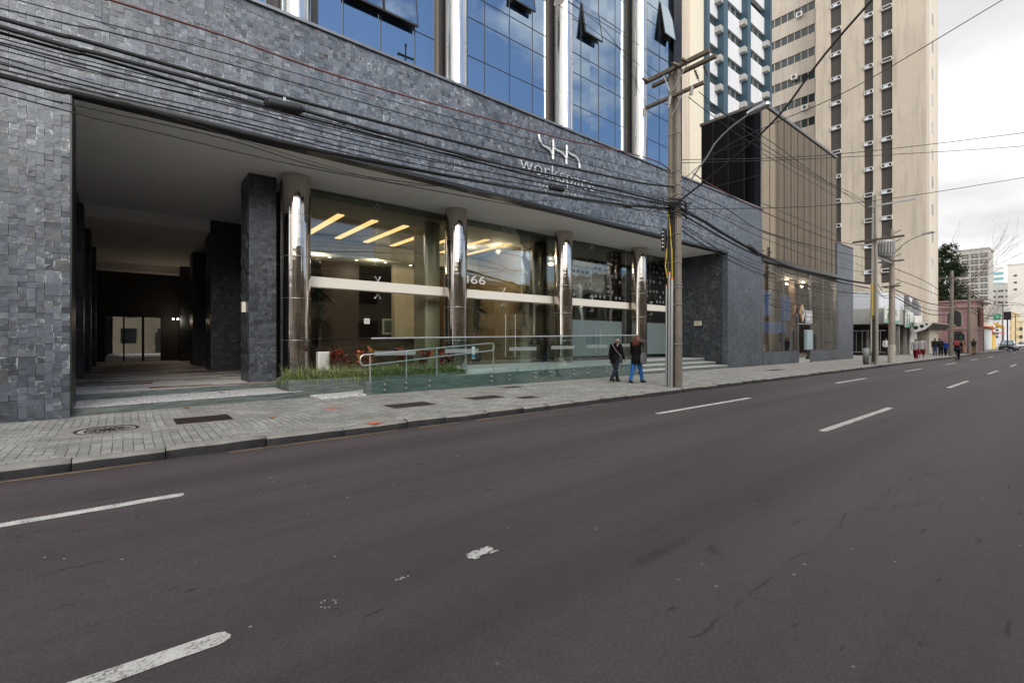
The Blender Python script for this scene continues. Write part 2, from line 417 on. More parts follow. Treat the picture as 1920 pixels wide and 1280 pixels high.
def asphalt():
    m, t, o = mat_new('asphalt'); v = objco(t)
    big = noise(t, vscale(t, v, (.35, 1, 1)), .55, 5, .6); fine = noise(t, v, 48, 6, .85); mid = noise(t, v, 8, 4)
    c = ramp(t, big, (.3, (.058, .046, .050)), (.5, (.067, .054, .058)), (.72, (.080, .064, .067)))
    c = mix(t, .5, c, mix(t, 1., c, ramp(t, fine, (.36, .25), (.64, 1.9)), 'MULTIPLY'))
    c = mix(t, .25, c, mix(t, 1., c, ramp(t, mid, (.35, .75), (.65, 1.25)), 'MULTIPLY'))
    wy = noise(t, nd(t, 'CombineXYZ', {0: mth(t, 'MULTIPLY', nd(t, 'SeparateXYZ', {0: v}).outputs[0], .05), 1: nd(t, 'SeparateXYZ', {0: v}).outputs[1], 2: 4.}).outputs[0], 1.1, 2, .4)
    c = mix(t, .8, c, mix(t, 1., c, ramp(t, wy, (.35, .80), (.65, 1.20)), 'MULTIPLY'))
    # wheel paths and long darker oil tracks along the lanes
    tr = noise(t, vscale(t, v, (.06, 2.2, 1)), 1.0, 4)
    c = mix(t, mth(t, 'MULTIPLY', ramp(t, tr, (.55, 0), (.75, 1)), .5), c, (.035, .031, .031))
    # short dark scars and sealed cracks
    sc_ = noise(t, vscale(t, v, (1.3, 7., 1)), 1.7, 3, .5)
    c = mix(t, ramp(t, sc_, (.685, 0), (.73, .85)), c, (.018, .017, .018))
    vo = nd(t, 'TexVoronoi', {'Vector': nd(t, 'VectorMath', {0: vscale(t, v, (.32, .55, 1)), 1: nd(t, 'VectorMath', {0: noise(t, v, 1.4, 4, .6, 1), 'Scale': .5}, operation='SCALE').outputs[0]}, operation='ADD').outputs[0], 'Scale': .55}, feature='DISTANCE_TO_EDGE')
    ck = mth(t, 'MULTIPLY', ramp(t, vo.outputs[0], (.0, 1), (.006, 0)), ramp(t, noise(t, v, .7, 3), (.52, 0), (.6, .75)))
    c = mix(t, ck, c, (.02, .019, .02))
    # a long open joint between paving passes, an oil drip track, a dirty gutter
    x_ = nd(t, 'SeparateXYZ', {0: v})
    for y0, seed, wdt in ((4.55, 0., .012), (4.9, 7., .008), (1.35, 3., .010), (6.9, 5., .008)):
        nx = noise(t, nd(t, 'CombineXYZ', {0: x_.outputs[0], 1: seed, 2: 0.}).outputs[0], .9, 5, .6)
        d_ = mth(t, 'ABSOLUTE', mth(t, 'SUBTRACT', x_.outputs[1], mth(t, 'ADD', y0-.2, mth(t, 'MULTIPLY', nx, .4))))
        br_ = noise(t, nd(t, 'CombineXYZ', {0: x_.outputs[0], 1: seed+3., 2: 0.}).outputs[0], 2.3, 3, .5)
        mk = mth(t, 'MULTIPLY', ramp(t, d_, (wdt*.4, 1), (wdt*1.6, 0)), ramp(t, br_, (.50, 0), (.60, .6)))
        c = mix(t, mk, c, (.016, .015, .016))
    ox = mth(t, 'DIVIDE', mth(t, 'SUBTRACT', x_.outputs[0], 3.15), .75); oy = mth(t, 'DIVIDE', mth(t, 'SUBTRACT', x_.outputs[1], 2.05), .10)
    od = mth(t, 'ADD', mth(t, 'SQRT', mth(t, 'ADD', mth(t, 'MULTIPLY', ox, ox), mth(t, 'MULTIPLY', oy, oy))), mth(t, 'MULTIPLY', mid, .5))
    c = mix(t, ramp(t, od, (.45, .6), (1.25, 0)), c, (.028, .022, .020))
    gt = mth(t, 'MULTIPLY', ramp(t, mth(t, 'ADD', x_.outputs[1], mth(t, 'MULTIPLY', mid, .5)), (0, 0), (1, 1)), 0.)
    gy = mth(t, 'ADD', x_.outputs[1], mth(t, 'MULTIPLY', noise(t, v, 1.6, 4), .55))
    gm = mth(t, 'MULTIPLY', mth(t, 'MINIMUM', mth(t, 'MAXIMUM', mth(t, 'MULTIPLY', mth(t, 'SUBTRACT', gy, 7.75), 2.2), 0.), 1.), .55)
    c = mix(t, gm, c, (.030, .027, .025))
    # pale grit specks
    sp = nd(t, 'TexVoronoi', {'Vector': v, 'Scale': 9.})
    spm = mth(t, 'MULTIPLY', ramp(t, sp.outputs['Distance'], (.06, 1), (.11, 0)), ramp(t, nd(t, 'SeparateColor', {0: sp.outputs['Color']}).outputs[0], (.9, 0), (.93, .7)))
    c = mix(t, spm, c, (.42, .40, .37))
    nr = bump(t, mth(t, 'ADD', fine, mth(t, 'MULTIPLY', mid, .6)), .55, .008)
    bsdf(t, o, c, mth(t, 'ADD', .55, mth(t, 'MULTIPLY', big, .25)), 0, nr, .4); return m
m_asph = asphalt()
def pavers():
    m, t, o = mat_new('concrete_pavers'); v = objco(t)
    sk = nd(t, 'Mapping', {'Vector': v, 'Rotation': (0, 0, R(90))}).outputs[0]
    b = nd(t, 'TexBrick', {'Vector': sk, 'Color1': (.26, .255, .24, 1), 'Color2': (.37, .365, .345, 1), 'Mortar': (.07, .07, .06, 1), 'Scale': 1., 'Mortar Size': .006, 'Mortar Smooth': .2, 'Bias': 0., 'Brick Width': .23, 'Row Height': .115}, offset=.5)
    b2 = nd(t, 'TexBrick', {'Vector': v, 'Color1': (.26, .255, .24, 1), 'Color2': (.38, .375, .355, 1), 'Mortar': (.07, .07, .06, 1), 'Scale': 1., 'Mortar Size': .006, 'Mortar Smooth': .2, 'Bias': 0., 'Brick Width': .24, 'Row Height': .12}, offset=.5)
    x = nd(t, 'SeparateXYZ', {0: v})
    far = ramp(t, mth(t, 'ADD', x.outputs[0], mth(t, 'MULTIPLY', noise(t, v, .6), 4)), (0, 0), (1, 1))
    sel = ramp(t, noise(t, v, .5, 1, .3), (.49, 0), (.51, 1))
    c = mix(t, sel, b.outputs[0], b2.outputs[0])
    n = noise(t, v, 1.3, 6, .62); n2 = noise(t, v, 40, 3)
    c = mix(t, .75, c, mix(t, 1., c, ramp(t, n, (.3, .62), (.7, 1.25)), 'MULTIPLY'))
    c = mix(t, .5, c, mix(t, 1., c, ramp(t, n2, (.3, .6), (.7, 1.35)), 'MULTIPLY'))
    # moss in some joints, pinkish repaired stones
    mo = mth(t, 'MULTIPLY', mth(t, 'MULTIPLY', b.outputs[1], .8), ramp(t, noise(t, v, .9, 3), (.5, 0), (.62, 1)))
    c = mix(t, mo, c, (.09, .11, .03))
    c = mix(t, ramp(t, noise(t, vscale(t, v, (.4, 1.4, 1)), .9, 3), (.66, 0), (.74, .35)), c, (.40, .31, .24))
    nr = bump(t, mth(t, 'SUBTRACT', mth(t, 'MULTIPLY', n2, .35), mth(t, 'ADD', b.outputs[1], 0)), .5, .008)
    bsdf(t, o, c, .85, 0, nr); return m
m_pav = pavers()
m_walk_far = M('worn_concrete_paving', (.285, .272, .252), .85, 0, .25, 1.2, 0, .3, 30)
m_paint_white = None
def roadpaint(name, col):
    m, t, o = mat_new(name); v = objco(t)
    n = noise(t, v, 55, 4, .7); n2 = noise(t, v, 7, 4)
    wear = mth(t, 'MULTIPLY', ramp(t, n, (.50, 0), (.60, 1)), ramp(t, n2, (.35, .12), (.66, 1.)))
    c = mix(t, wear, mix(t, ramp(t, n2, (.4, 0), (.7, .35)), col, (.25, .24, .23)), (.09, .08, .08))
    bsdf(t, o, c, .7, 0, bump(t, n, .3, .005)); return m
m_paint_white = roadpaint('white_road_paint', (.66, .65, .62))
m_paint_yel = roadpaint('yellow_road_paint', (.36, .23, .09))
m_orange = roadpaint('orange_marking', (.65, .16, .07))
m_kerb = M('granite_kerb', (.036, .035, .036), .85, 0, .4, 5, 0, .9, 24, spec=.2)
m_kerbtop = M('worn_kerb_top', (.26, .25, .23), .85, 0, .25, 5, 0, .5, 30)
m_iron = M('cast_iron', (.045, .032, .028), .55, .4, .3, 12, 0, .8, 60)
m_ground = M('bare_ground', (.20, .18, .16), .95, 0, .2, .2)
m_tglass = mirror_glass('tower_glass', (.37, .45, .51), .01, .05, .3, (.02, .05, .10), (1.28, 2.49, 12.3))
m_bronze = mirror_glass('bronze_glass', (.60, .55, .495), .02, .010, .15, (.04, .03, .02))
m_blackglass = M('black_panel', (.004, .004, .005), .06, 0, .3, 1.2, spec=.25)
m_glass = clear_glass('shopfront_glass', (.86, .89, .84), 1.25)
m_balu = clear_glass('balustrade_glass', (.86, .935, .925), .2); m_shopglass = clear_glass('showroom_glass', (.94, .95, .93), .5)
m_frost = frost_glass('frosted_film', (.20, .255, .26), .66)
m_fstrip = frost_glass('frosted_strip', (.45, .48, .48), .35)
m_dark_int = M('dark_wood', (.035, .018, .012), .45, 0, .3, 2)
m_brown_int = M('brown_panel', (.10, .055, .035), .5, 0, .3, 2)
m_int_ceil = M('lobby_ceiling', (.42, .43, .39), .8)
m_int_floor = M('lobby_floor', (.30, .26, .21), .25)
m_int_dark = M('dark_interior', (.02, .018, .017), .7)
m_warm = emit('warm_light_strip', (1., .60, .25), .95)
m_lampw = emit('small_lamp', (1., .86, .66), 3.)
m_letter = M('brushed_letter', (.74, .74, .73), .32, .6, .05)
# ------------------------------------------------------------------ text
def text_mesh(body, size, ext=.015, thin=0., space=1., align='LEFT', name='letters'):
    c = bpy.data.curves.new(name, 'FONT'); c.body = body; c.size = size; c.extrude = ext; c.offset = thin
    c.space_character = space; c.align_x = align; c.resolution_u = 3
    o = bpy.data.objects.new(name, c); COL.objects.link(o)
    bpy.context.view_layer.update()
    me = bpy.data.meshes.new_from_object(o.evaluated_get(bpy.context.evaluated_depsgraph_get()))
    bpy.data.objects.remove(o); bpy.data.curves.remove(c)
    me.name = name
    return me
def place_text(name, body, pos, size, mat, parent=None, ext=.015, thin=0., space=1., width=None, face='-y', align='LEFT'):
    me = text_mesh(body, size, ext, thin, space, align, name)
    xs = [v.co.x for v in me.vertices]
    sx = width/(max(xs)-min(xs)) if width else 1.
    rot = Matrix.Rotation(R(90), 4, 'X')
    if face == '-x': rot = Matrix.Rotation(R(-90), 4, 'Z') @ rot
    if face == '+x': rot = Matrix.Rotation(R(90), 4, 'Z') @ rot
    me.transform(Matrix.Translation(Vector(pos)) @ rot @ Matrix.Diagonal((sx, 1, 1, 1)))
    me.materials.clear(); me.materials.append(mat)
    return link(name, me, parent)

# ------------------------------------------------------------------ camera, sky, sun
cam = bpy.data.cameras.new('camera'); cam.sensor_width = 36; cam.lens = FPX/1920*36
cam.shift_y = -(640-V0)/1920; cam.clip_start = .1; cam.clip_end = 3000
co = bpy.data.objects.new('camera', cam); COL.objects.link(co)
co.location = (0, 0, CAMH); co.rotation_euler = (R(90), 0, YAW-R(90)); sc.camera = co
SUN_AZ, SUN_EL = R(-112), R(27)
w = bpy.data.worlds.new('World'); sc.world = w; w.use_nodes = True
t = w.node_tree; t.nodes.clear()
wo = t.nodes.new('ShaderNodeOutputWorld')
sky = nd(t, 'TexSky', sky_type='NISHITA', sun_disc=False, sun_elevation=SUN_EL, sun_rotation=PI/2-SUN_AZ, altitude=900, dust_density=.4, ozone_density=1.6)
g = nd(t, 'TexCoord').outputs['Generated']
x = nd(t, 'SeparateXYZ', {0: g})
zz = mth(t, 'ADD', mth(t, 'MAXIMUM', x.outputs[2], 0.), .18)
pr = nd(t, 'CombineXYZ', {0: mth(t, 'DIVIDE', x.outputs[0], zz), 1: mth(t, 'DIVIDE', x.outputs[1], zz), 2: 0.}).outputs[0]
ln = mth(t, 'SQRT', mth(t, 'ADD', mth(t, 'MULTIPLY', x.outputs[0], x.outputs[0]), mth(t, 'MULTIPLY', x.outputs[1], x.outputs[1])))
az = R(-52)
dt = mth(t, 'DIVIDE', mth(t, 'ADD', mth(t, 'MULTIPLY', x.outputs[0], math.cos(az)), mth(t, 'MULTIPLY', x.outputs[1], math.sin(az))), mth(t, 'MAXIMUM', ln, .01))
gap = ramp(t, dt, (.50, 0), (.90, 1))                 # a break in the overcast over the far side of the street
gap = mth(t, 'MULTIPLY', gap, ramp(t, x.outputs[2], (.78, 1), (.95, 0)))
cn = noise(t, pr, 1.5, 7, .58)
cover = mth(t, 'SUBTRACT', mth(t, 'ADD', cn, .42), mth(t, 'MULTIPLY', gap, .49))
cmask = ramp(t, cover, (.43, 0), (.57, 1))
cn2 = noise(t, pr, .8, 5, .5)
cb = ramp(t, cn2, (.3, (3.9, 4.0, 4.2)), (.5, (7.6, 7.6, 7.6)), (.72, (13., 12.9, 12.7)))
skc = nd(t, 'VectorMath', {0: sky.outputs[0], 1: (1.05, 1.06, 1.12)}, operation='MULTIPLY').outputs[0]
dim = ramp(t, x.outputs[0], (.25, 1.), (.85, .60))
dim = mth(t, 'MULTIPLY', dim, mth(t, 'ADD', 1., mth(t, 'MULTIPLY', .75, ramp(t, x.outputs[2], (.02, 1), (.24, 0)))))
cb = nd(t, 'VectorMath', {0: cb, 'Scale': dim}, operation='SCALE').outputs[0]
colr = mix(t, cmask, mix(t, .08, skc, (5.2, 5.9, 7.0)), cb)
bg = nd(t, 'Background', {'Color': colr, 'Strength': .1}); t.links.new(bg.outputs[0], wo.inputs[0])
sl = bpy.data.lights.new('sun', 'SUN'); sl.energy = 1.5; sl.angle = R(38); sl.color = (1., .93, .84)
so = bpy.data.objects.new('sun', sl); COL.objects.link(so); so.location = (-20, -30, 60)
sd = Vector((math.cos(SUN_AZ)*math.cos(SUN_EL), math.sin(SUN_AZ)*math.cos(SUN_EL), math.sin(SUN_EL)))
so.rotation_euler = sd.to_track_quat('Z', 'Y').to_euler()
sc.view_settings.view_transform = 'Standard'; sc.view_settings.look = 'None'; sc.view_settings.gamma = 1; sc.view_settings.use_curve_mapping = False
sc.view_settings.exposure = EXPOSURE
sc.cycles.max_bounces = 12; sc.cycles.diffuse_bounces = 7; sc.cycles.glossy_bounces = 6; sc.cycles.transparent_max_bounces = 24; sc.cycles.caustics_reflective = False; sc.cycles.caustics_refractive = False
sc.cycles.use_denoising = True

# ------------------------------------------------------------------ ground, road, pavements
def struct(o, label=None): o['kind'] = 'structure'; return o
mb = MB(); mb.quad((-600, -600, -.03), (1500, -600, -.03), (1500, 900, -.03), (-600, 900, -.03)); struct(mb.build('ground', m_ground))
KY = 7.93
mb = MB()
def grid_sheet(mb, x0, x1, y0, y1, z):
    mb.quad((x0, y0, z), (x1, y0, z), (x1, y1, z), (x0, y1, z))
grid_sheet(mb, -60, 900, -1.3, KY, 0); grid_sheet(mb, 74.6, 86, KY, 80, 0); grid_sheet(mb, 74.6, 86, -60, -1.3, 0)
road = struct(mb.build('road', m_asph))
mb = MB()
def dash(x0, x1, y, w=.13, z=.004):
    n = 14; rnd = random.Random(int(x0*37+y*11)); top = []; bot = []
    for i in range(n+1):
        xx = x0+(x1-x0)*i/n
        top.append((xx, y+w/2+rnd.uniform(-.006, .006), z)); bot.append((xx, y-w/2+rnd.uniform(-.006, .006), z))
    def cap(xc, sg):
        return [(xc+sg*(.07*math.cos(q)+rnd.uniform(-.008, .008)), y+w/2*math.sin(q)*sg, z) for q in [R(-75+25*i) for i in range(7)]]
    poly = bot[1:-1]+cap(x1-.07, 1)+top[1:-1][::-1]+cap(x0+.07, -1)
    mb.add(poly, [tuple(range(len(poly)))])
for a, b in ((-14.5, -10.8), (-3.6, .5), (9.05, 13.6), (20.8, 24.6), (31.6, 35.6), (43, 47), (54, 58), (65, 69), (91, 95), (103, 107), (115, 119)): dash(a, b, 5.98)
for a, b in ((-13.8, -10.2), (-3.2, .45), (9.55, 14.2), (21.7, 26), (32.2, 36.2), (42.8, 47), (54, 58), (65, 69), (91, 95), (103, 107), (115, 119)): dash(a, b, 2.96)
rf = random.Random(21); FZ = [.004]
def fleck(x_, y_, a, b, n_=9):
    FZ[0] += .00004; mb.add([(x_+a*(1+rf.uniform(-.3, .3))*math.cos(2*PI*q/n_), y_+b*(1+rf.uniform(-.35, .35))*math.sin(2*PI*q/n_), FZ[0]) for q in range(n_)], [tuple(range(n_))])
for q in range(26): fleck(rf.uniform(1.97, 2.20), rf.uniform(2.85, 2.95), rf.uniform(.012, .03), rf.uniform(.008, .02))
fleck(2.09, 2.90, .085, .035, 12); fleck(2.02, 2.885, .05, .03); fleck(2.15, 2.91, .05, .03)
p_ = onZ(615, 1132, 0)
for q in range(11):
    if q in (2, 5, 9): continue
    fleck(p_.x+.045*math.cos(q*.57), p_.y+.045*math.sin(q*.57), .007, .005, 6)
for u_, v_ in ((750, 1084), (760, 1082), (512, 896), (855, 855)):
    p_ = onZ(u_, v_, 0)
    for q in range(3): fleck(p_.x+rf.uniform(-.05, .05), p_.y+rf.uniform(-.02, .02), rf.uniform(.006, .014), rf.uniform(.004, .008), 6)
lm = struct(mb.build('lane_markings', m_paint_white, road)); lm['kind'] = 'structure'
mb = MB(); n = 60; pts = [(-14+i*26/n) for i in range(n+1)]
for i in range(n):
    if random.random() < .05+.02*max(0, i-28): continue
    y0 = KY-.12; wv = .020+.006*math.sin(i*1.7)
    mb.quad((pts[i], y0-wv, .004), (pts[i+1], y0-wv, .004), (pts[i+1], y0+wv, .004), (pts[i], y0+wv, .004))
struct(mb.build('kerb_line', m_paint_yel, road))
# kerb stones, each a little out of line with its neighbour
mb = MB(); xx = -16.; rnd = random.Random(3)
while xx < 74:
    L = rnd.uniform(.75, 1.25); dy = rnd.uniform(-.02, .02); dz = rnd.uniform(-.012, .012); g_ = rnd.uniform(.006, .016)
    x1 = min(xx+L, 74.3)
    prof = [(KY+dy, -.05), (KY+dy+.012, .100+dz), (KY+dy+.05, .126+dz), (KY+dy+.09, .134+dz), (KY+.20, .134+dz), (KY+.20, -.05)]
    n0 = len(prof)
    segs = 4; vs = []
    for i in range(segs+1):
        X = xx+g_/2+(x1-xx-g_)*i/segs
        for k, (y, z) in enumerate(prof):
            j = .010 if 0 < k < 4 else 0
            vs.append((X, y+rnd.uniform(-j, j), z+rnd.uniform(-j, j)*.7))
    for i in range(segs):
        for k in range(n0-1):
            mb.add([], []); 
    b = len(mb.v); mb.v += vs
    for i in range(segs):
        for k in range(n0-1):
            a = b+i*n0+k
            mb.f.append([a, a+n0, a+n0+1, a+1]); mb.m.append(1 if k >= 1 else 0); mb.sm.append(k < 3)
    mb.f.append([b+k for k in range(n0)]); mb.m.append(0); mb.sm.append(False)
    mb.f.append([b+segs*n0+k for k in range(n0)][::-1]); mb.m.append(0); mb.sm.append(False)
    xx = x1
struct(mb.build('kerb', [m_kerb, m_kerbtop]))
mb = MB(); mb.box(-60, 22, KY+.2, 12.9, -.05, .13); struct(mb.build('pavement', m_pav))
mb = MB(); mb.box(22, 74.4, KY+.2, 12.29, -.05, .13); mb.box(47.1, 58, 12.29, 24, -.05, .13); mb.box(86, 200, KY, 12.5, -.05, .13); mb.box(58, 74.4, 12.29, 13.2, -.05, .13)
struct(mb.build('pavement_far', m_walk_far))
mb = MB(); mb.box(-60, 74.6, -5.2, -1.3, -.05, .13); mb.box(86, 300, -5.2, -1.3, -.05, .13); struct(mb.build('pavement_opposite', m_walk_far))
# orange utility marks sprayed on the pavers
mb = MB()
for u, v, r in ((624, 765, .16), (703, 792, .15)):
    p = onZ(u, v, .134); k = 14
    mb.add([(p.x+r*(1+.25*math.sin(3*i))*math.cos(2*PI*i/k), p.y+r*.8*(1+.2*math.cos(5*i))*math.sin(2*PI*i/k), .134) for i in range(k)], [tuple(range(k))])
struct(mb.build('paint_marks', m_orange))

# manhole and hatch covers
def hatch(name, label, x0, x1, y0, y1, rim=.13, mat=None):
    r = thing(name, label, 'hatch', ((x0+x1)/2, (y0+y1)/2, .13))
    mb = MB(); z0, z1 = .125, .136
    mb.box(x0-rim, x1+rim, y0-rim, y0, z0, z1); mb.box(x0-rim, x1+rim, y1, y1+rim, z0, z1); mb.box(x0-rim, x0, y0, y1, z0, z1); mb.box(x1, x1+rim, y0, y1, z0, z1)
    mb.build('surround', m_kerbtop, r)
    mb = MB(); mb.box(x0+.008, x1-.008, y0+.008, y1-.008, .12, .133)
    k = 6
    for i in range(k):
        for j in range(3):
            cx = x0+(x1-x0)*(i+.5)/k; cy = y0+(y1-y0)*(j+.5)/3
            mb.box(cx-.05, cx+.05, cy-.05, cy+.05, .133, .137)
    mb.build('lid', m_iron, r)
    return r
hatch('hatch_cover', 'long rusty iron hatch in a broad concrete surround, beside the round manhole', .72, 1.62, 10.12, 10.95, .14)
hatch('hatch_cover', 'wide dark hatch cover in the pavers in front of the ramp\'s lower end', 4.55, 5.62, 9.5, 10.2, .12)
hatch('hatch_cover', 'dark hatch cover in front of the glass balustrade, next to a small square one', 6.75, 7.75, 9.6, 10.2, .09)
hatch('hatch_cover', 'small square hatch cover just past the larger dark hatch, nearer the kerb', 7.85, 8.4, 9.02, 9.42, .08)
hatch('hatch_cover', 'narrow hatch cover tight against the foot of the glass balustrade', 9.15, 9.95, 11.4, 11.75, .08)
hatch('hatch_cover', 'rusty hatch in the worn paving in front of the showroom window', 24.6, 26.4, 9.75, 10.15, .08)
r = thing('manhole_cover', 'round rusty manhole cover in a square concrete surround near the left pier', 'manhole', (-.2, 10.3, .13))
mb = MB(); k = 40; cx, cy, rr, hw = -.2, 10.3, .43, .58
ring = [(cx+rr*math.cos(2*PI*i/k), cy+rr*math.sin(2*PI*i/k)) for i in range(k)]
def sqp(i):
    a = 2*PI*i/k; s_ = hw/max(abs(math.cos(a)), abs(math.sin(a))); return (cx+s_*math.cos(a), cy+s_*math.sin(a))
vs = [(p[0], p[1], .136) for p in ring]+[(sqp(i)[0], sqp(i)[1], .136) for i in range(k)]+[(sqp(i)[0], sqp(i)[1], .12) for i in range(k)]
mb.add(vs, [(i, (i+1) % k, k+(i+1) % k, k+i)[::-1] for i in range(k)]+[(k+i, k+(i+1) % k, 2*k+(i+1) % k, 2*k+i)[::-1] for i in range(k)])
mb.build('surround', m_kerbtop, r)
mb = MB(); mb.lathe([(.42, .0), (.42, .012), (.38, .013), (.375, .009), (.30, .009), (.295, .013), (.27, .013), (.265, .009), (.12, .009), (.115, .013), (.0, .013)], (cx, cy, .12), 36)
for i in range(18):
    a = 2*PI*i/18; T = Matrix.Translation((cx, cy, 0)) @ Matrix.Rotation(a, 4, 'Z'); mb.box(.14, .255, -.012, .012, .129, .134, 0, T)
mb.build('lid', m_iron, r)

# ------------------------------------------------------------------ the slate-clad office building
B = thing('office_building', 'slate clad office building with polished steel columns and blue glass tower above', 'office building', (12, 14, .1))
XL, XR, FY, ZS, ZP = -.78, 25.3, 12.3, 6.45, 9.45
CX = [3.95, 9.55, 15.22, 20.87]; CY, CR = 14.85, .41
GY = 15.65
mb = MB()
mb.box(-14, -5.5, FY, 13.3, .05, ZS); mb.box(-14, -5.5, FY, 12.6, ZS, ZP); mb.box(-5.5, XL, FY+.03, 13.3, .05, ZS); mb.box(-5.5, 26.6, FY+.03, 12.6, ZS, ZP)
mb.build('slate_backing', m_slate, B)
tf_ = []
fr_ = lambda u, v, d: (u, FY+.012-d, v)
tile_wall(tf_, -5.5, XL, .06, ZS, fr_, .115, 1); tile_wall(tf_, -5.5, 26.6, ZS, ZP, fr_, .115, 2)
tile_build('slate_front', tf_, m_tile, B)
mb = MB(); mb.box(XR, 26.6, FY, 12.6, .05, ZS); mb.box(26.6, 29.62, FY+.006, 12.6, .05, ZP); mb.build('slate_end_wall', m_slate_rt, B)
mb = MB(); mb.box(-14, 29.66, FY-.07, 12.75, ZP, ZP+.07); mb.build('coping', m_coping, B)
mb = MB(); mb.box(XL, XR, FY-.03, 12.62, ZS-.11, ZS-.002); mb.box(XL, XL+.03, 12.30, 13.3, .3, ZS-.11); mb.build('edge_trim', m_black, B)
mb = MB(); mb.box(-1.4, 25.3, 12.62, 22.5, ZS, ZS+.12); mb.build('soffit', m_soffit, B)
mb = MB(); mb.box(-1.4, 3.9, 22.5, 34.5, 6.02, 6.57); mb.box(-1.4, 3.9, 34.5, 37.5, 5.6, 6.57); mb.build('passage_ceiling', m_soffit, B)
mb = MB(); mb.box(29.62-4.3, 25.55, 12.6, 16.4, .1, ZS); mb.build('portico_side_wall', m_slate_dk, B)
mb = MB(); mb.box(-14, 25.3, 12.75, 15.4, 9.05, 9.2); mb.build('podium_roof', m_conc, B)
# recessed ceiling lamps
for i, y in enumerate((15.75, 17.5, 19.3, 21.05)):
    m_ = MB(); m_.lathe([(.0, -.006), (.075, -.006), (.09, -.016), (.115, -.016), (.12, 0.0)], (.84-.03*i, y, ZS), 20); m_.build('downlight', m_soffit, B)
for i, y in enumerate((25.05, 27.1, 29.1, 31.1, 33.1)):
    m_ = MB(); m_.lathe([(.0, -.006), (.075, -.006), (.09, -.016), (.115, -.016), (.12, 0.0)], (.70-.05*i, y, 6.02), 16); m_.build('downlight', m_soffit, B)
for x_, y in ((6.2, 14.6), (8.1, 14.2), (11.8, 14.4), (13.6, 14.0), (17.4, 14.2), (19.0, 13.8), (22.6, 13.9)):
    m_ = MB(); m_.lathe([(.0, -.006), (.055, -.006), (.07, -.014), (.09, -.014), (.095, 0.0)], (x_, y, ZS), 16); m_.build('downlight', m_soffit, B)
# passage
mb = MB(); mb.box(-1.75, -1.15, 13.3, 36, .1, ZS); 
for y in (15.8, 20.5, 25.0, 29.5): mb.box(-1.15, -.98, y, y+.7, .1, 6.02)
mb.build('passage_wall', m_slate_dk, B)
mb = MB()
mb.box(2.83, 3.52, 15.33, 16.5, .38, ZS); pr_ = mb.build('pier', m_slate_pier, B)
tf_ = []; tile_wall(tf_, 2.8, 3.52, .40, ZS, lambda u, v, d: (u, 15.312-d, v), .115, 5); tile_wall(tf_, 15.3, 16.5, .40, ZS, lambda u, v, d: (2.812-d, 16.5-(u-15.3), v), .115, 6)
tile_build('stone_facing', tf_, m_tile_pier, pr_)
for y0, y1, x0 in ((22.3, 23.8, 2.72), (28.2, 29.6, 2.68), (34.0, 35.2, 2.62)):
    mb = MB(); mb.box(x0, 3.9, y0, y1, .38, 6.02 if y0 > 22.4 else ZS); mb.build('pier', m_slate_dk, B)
mb = MB(); mb.box(3.9, 4.1, 15.72, 36, .1, ZS); mb.build('lobby_side_wall', m_int_dark, B)
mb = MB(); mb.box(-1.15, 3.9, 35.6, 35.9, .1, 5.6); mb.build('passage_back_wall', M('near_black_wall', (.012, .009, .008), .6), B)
m_doorglass = mirror_glass('passage_door_glass', (.66, .66, .60), .01, .004, .9)
for i, (x0, x1) in enumerate(((-.78, .0), (.08, .86), (.98, 1.75))):
    d = MB().box(x0, x1, 35.52, 35.56, .42, 3.0).build('glass_door', m_doorglass, B)
    f = MB(); f.box(x0-.045, x0, 35.48, 35.6, .4, 3.05); f.box(x1, x1+.035, 35.48, 35.6, .4, 3.05); f.box(x0, x1, 35.48, 35.6, 3.0, 3.08); f.build('door_frame', m_black, d)
mb = MB(); mb.add([(-1.15, 14.27, .402), (3.86, 14.92, .402), (3.9, 15.5, .402), (3.9, 35.6, .402), (-1.15, 35.6, .402)], [(0, 1, 2, 3, 4)]); mb.build('passage_floor', m_mosaic, B)
mb = MB(); mb.prism([(-1.15, 14.26), (3.74, 14.9), (3.74, 36), (-1.15, 36)], 'z', .05, .398); mb.build('upper_step', m_green_stone, B)
mb = MB(); mb.prism([(XL, 12.53), (3.78, 13.06), (3.74, 14.895), (-1.15, 14.255)], 'z', .05, .26); st = mb.build('lower_step', m_green_stone, B)
mb = MB(); mb.prism([(XL+.02, 12.72), (3.70, 13.22), (3.66, 14.885), (-1.12, 14.245)], 'z', .255, .266); mb.build('stone_chips', m_gravel, st)
mb = MB(); mb.prism([(3.82, 12.20), (5.08, 12.36), (5.08, 13.28), (3.82, 13.1)], 'z', .1, .165); mb.build('chip_bed', m_gravel, B)
# small red fire point on the passage wall
mb = MB(); mb.box(-1.14, -1.02, 14.9, 15.05, 2.1, 2.32); mb.build('alarm_box', M('alarm_red', (.35, .02, .015), .5), B)
mb = MB(); mb.box(2.70, 2.80, 15.75, 15.9, 2.45, 2.75); mb.build('intercom', m_beam, B)

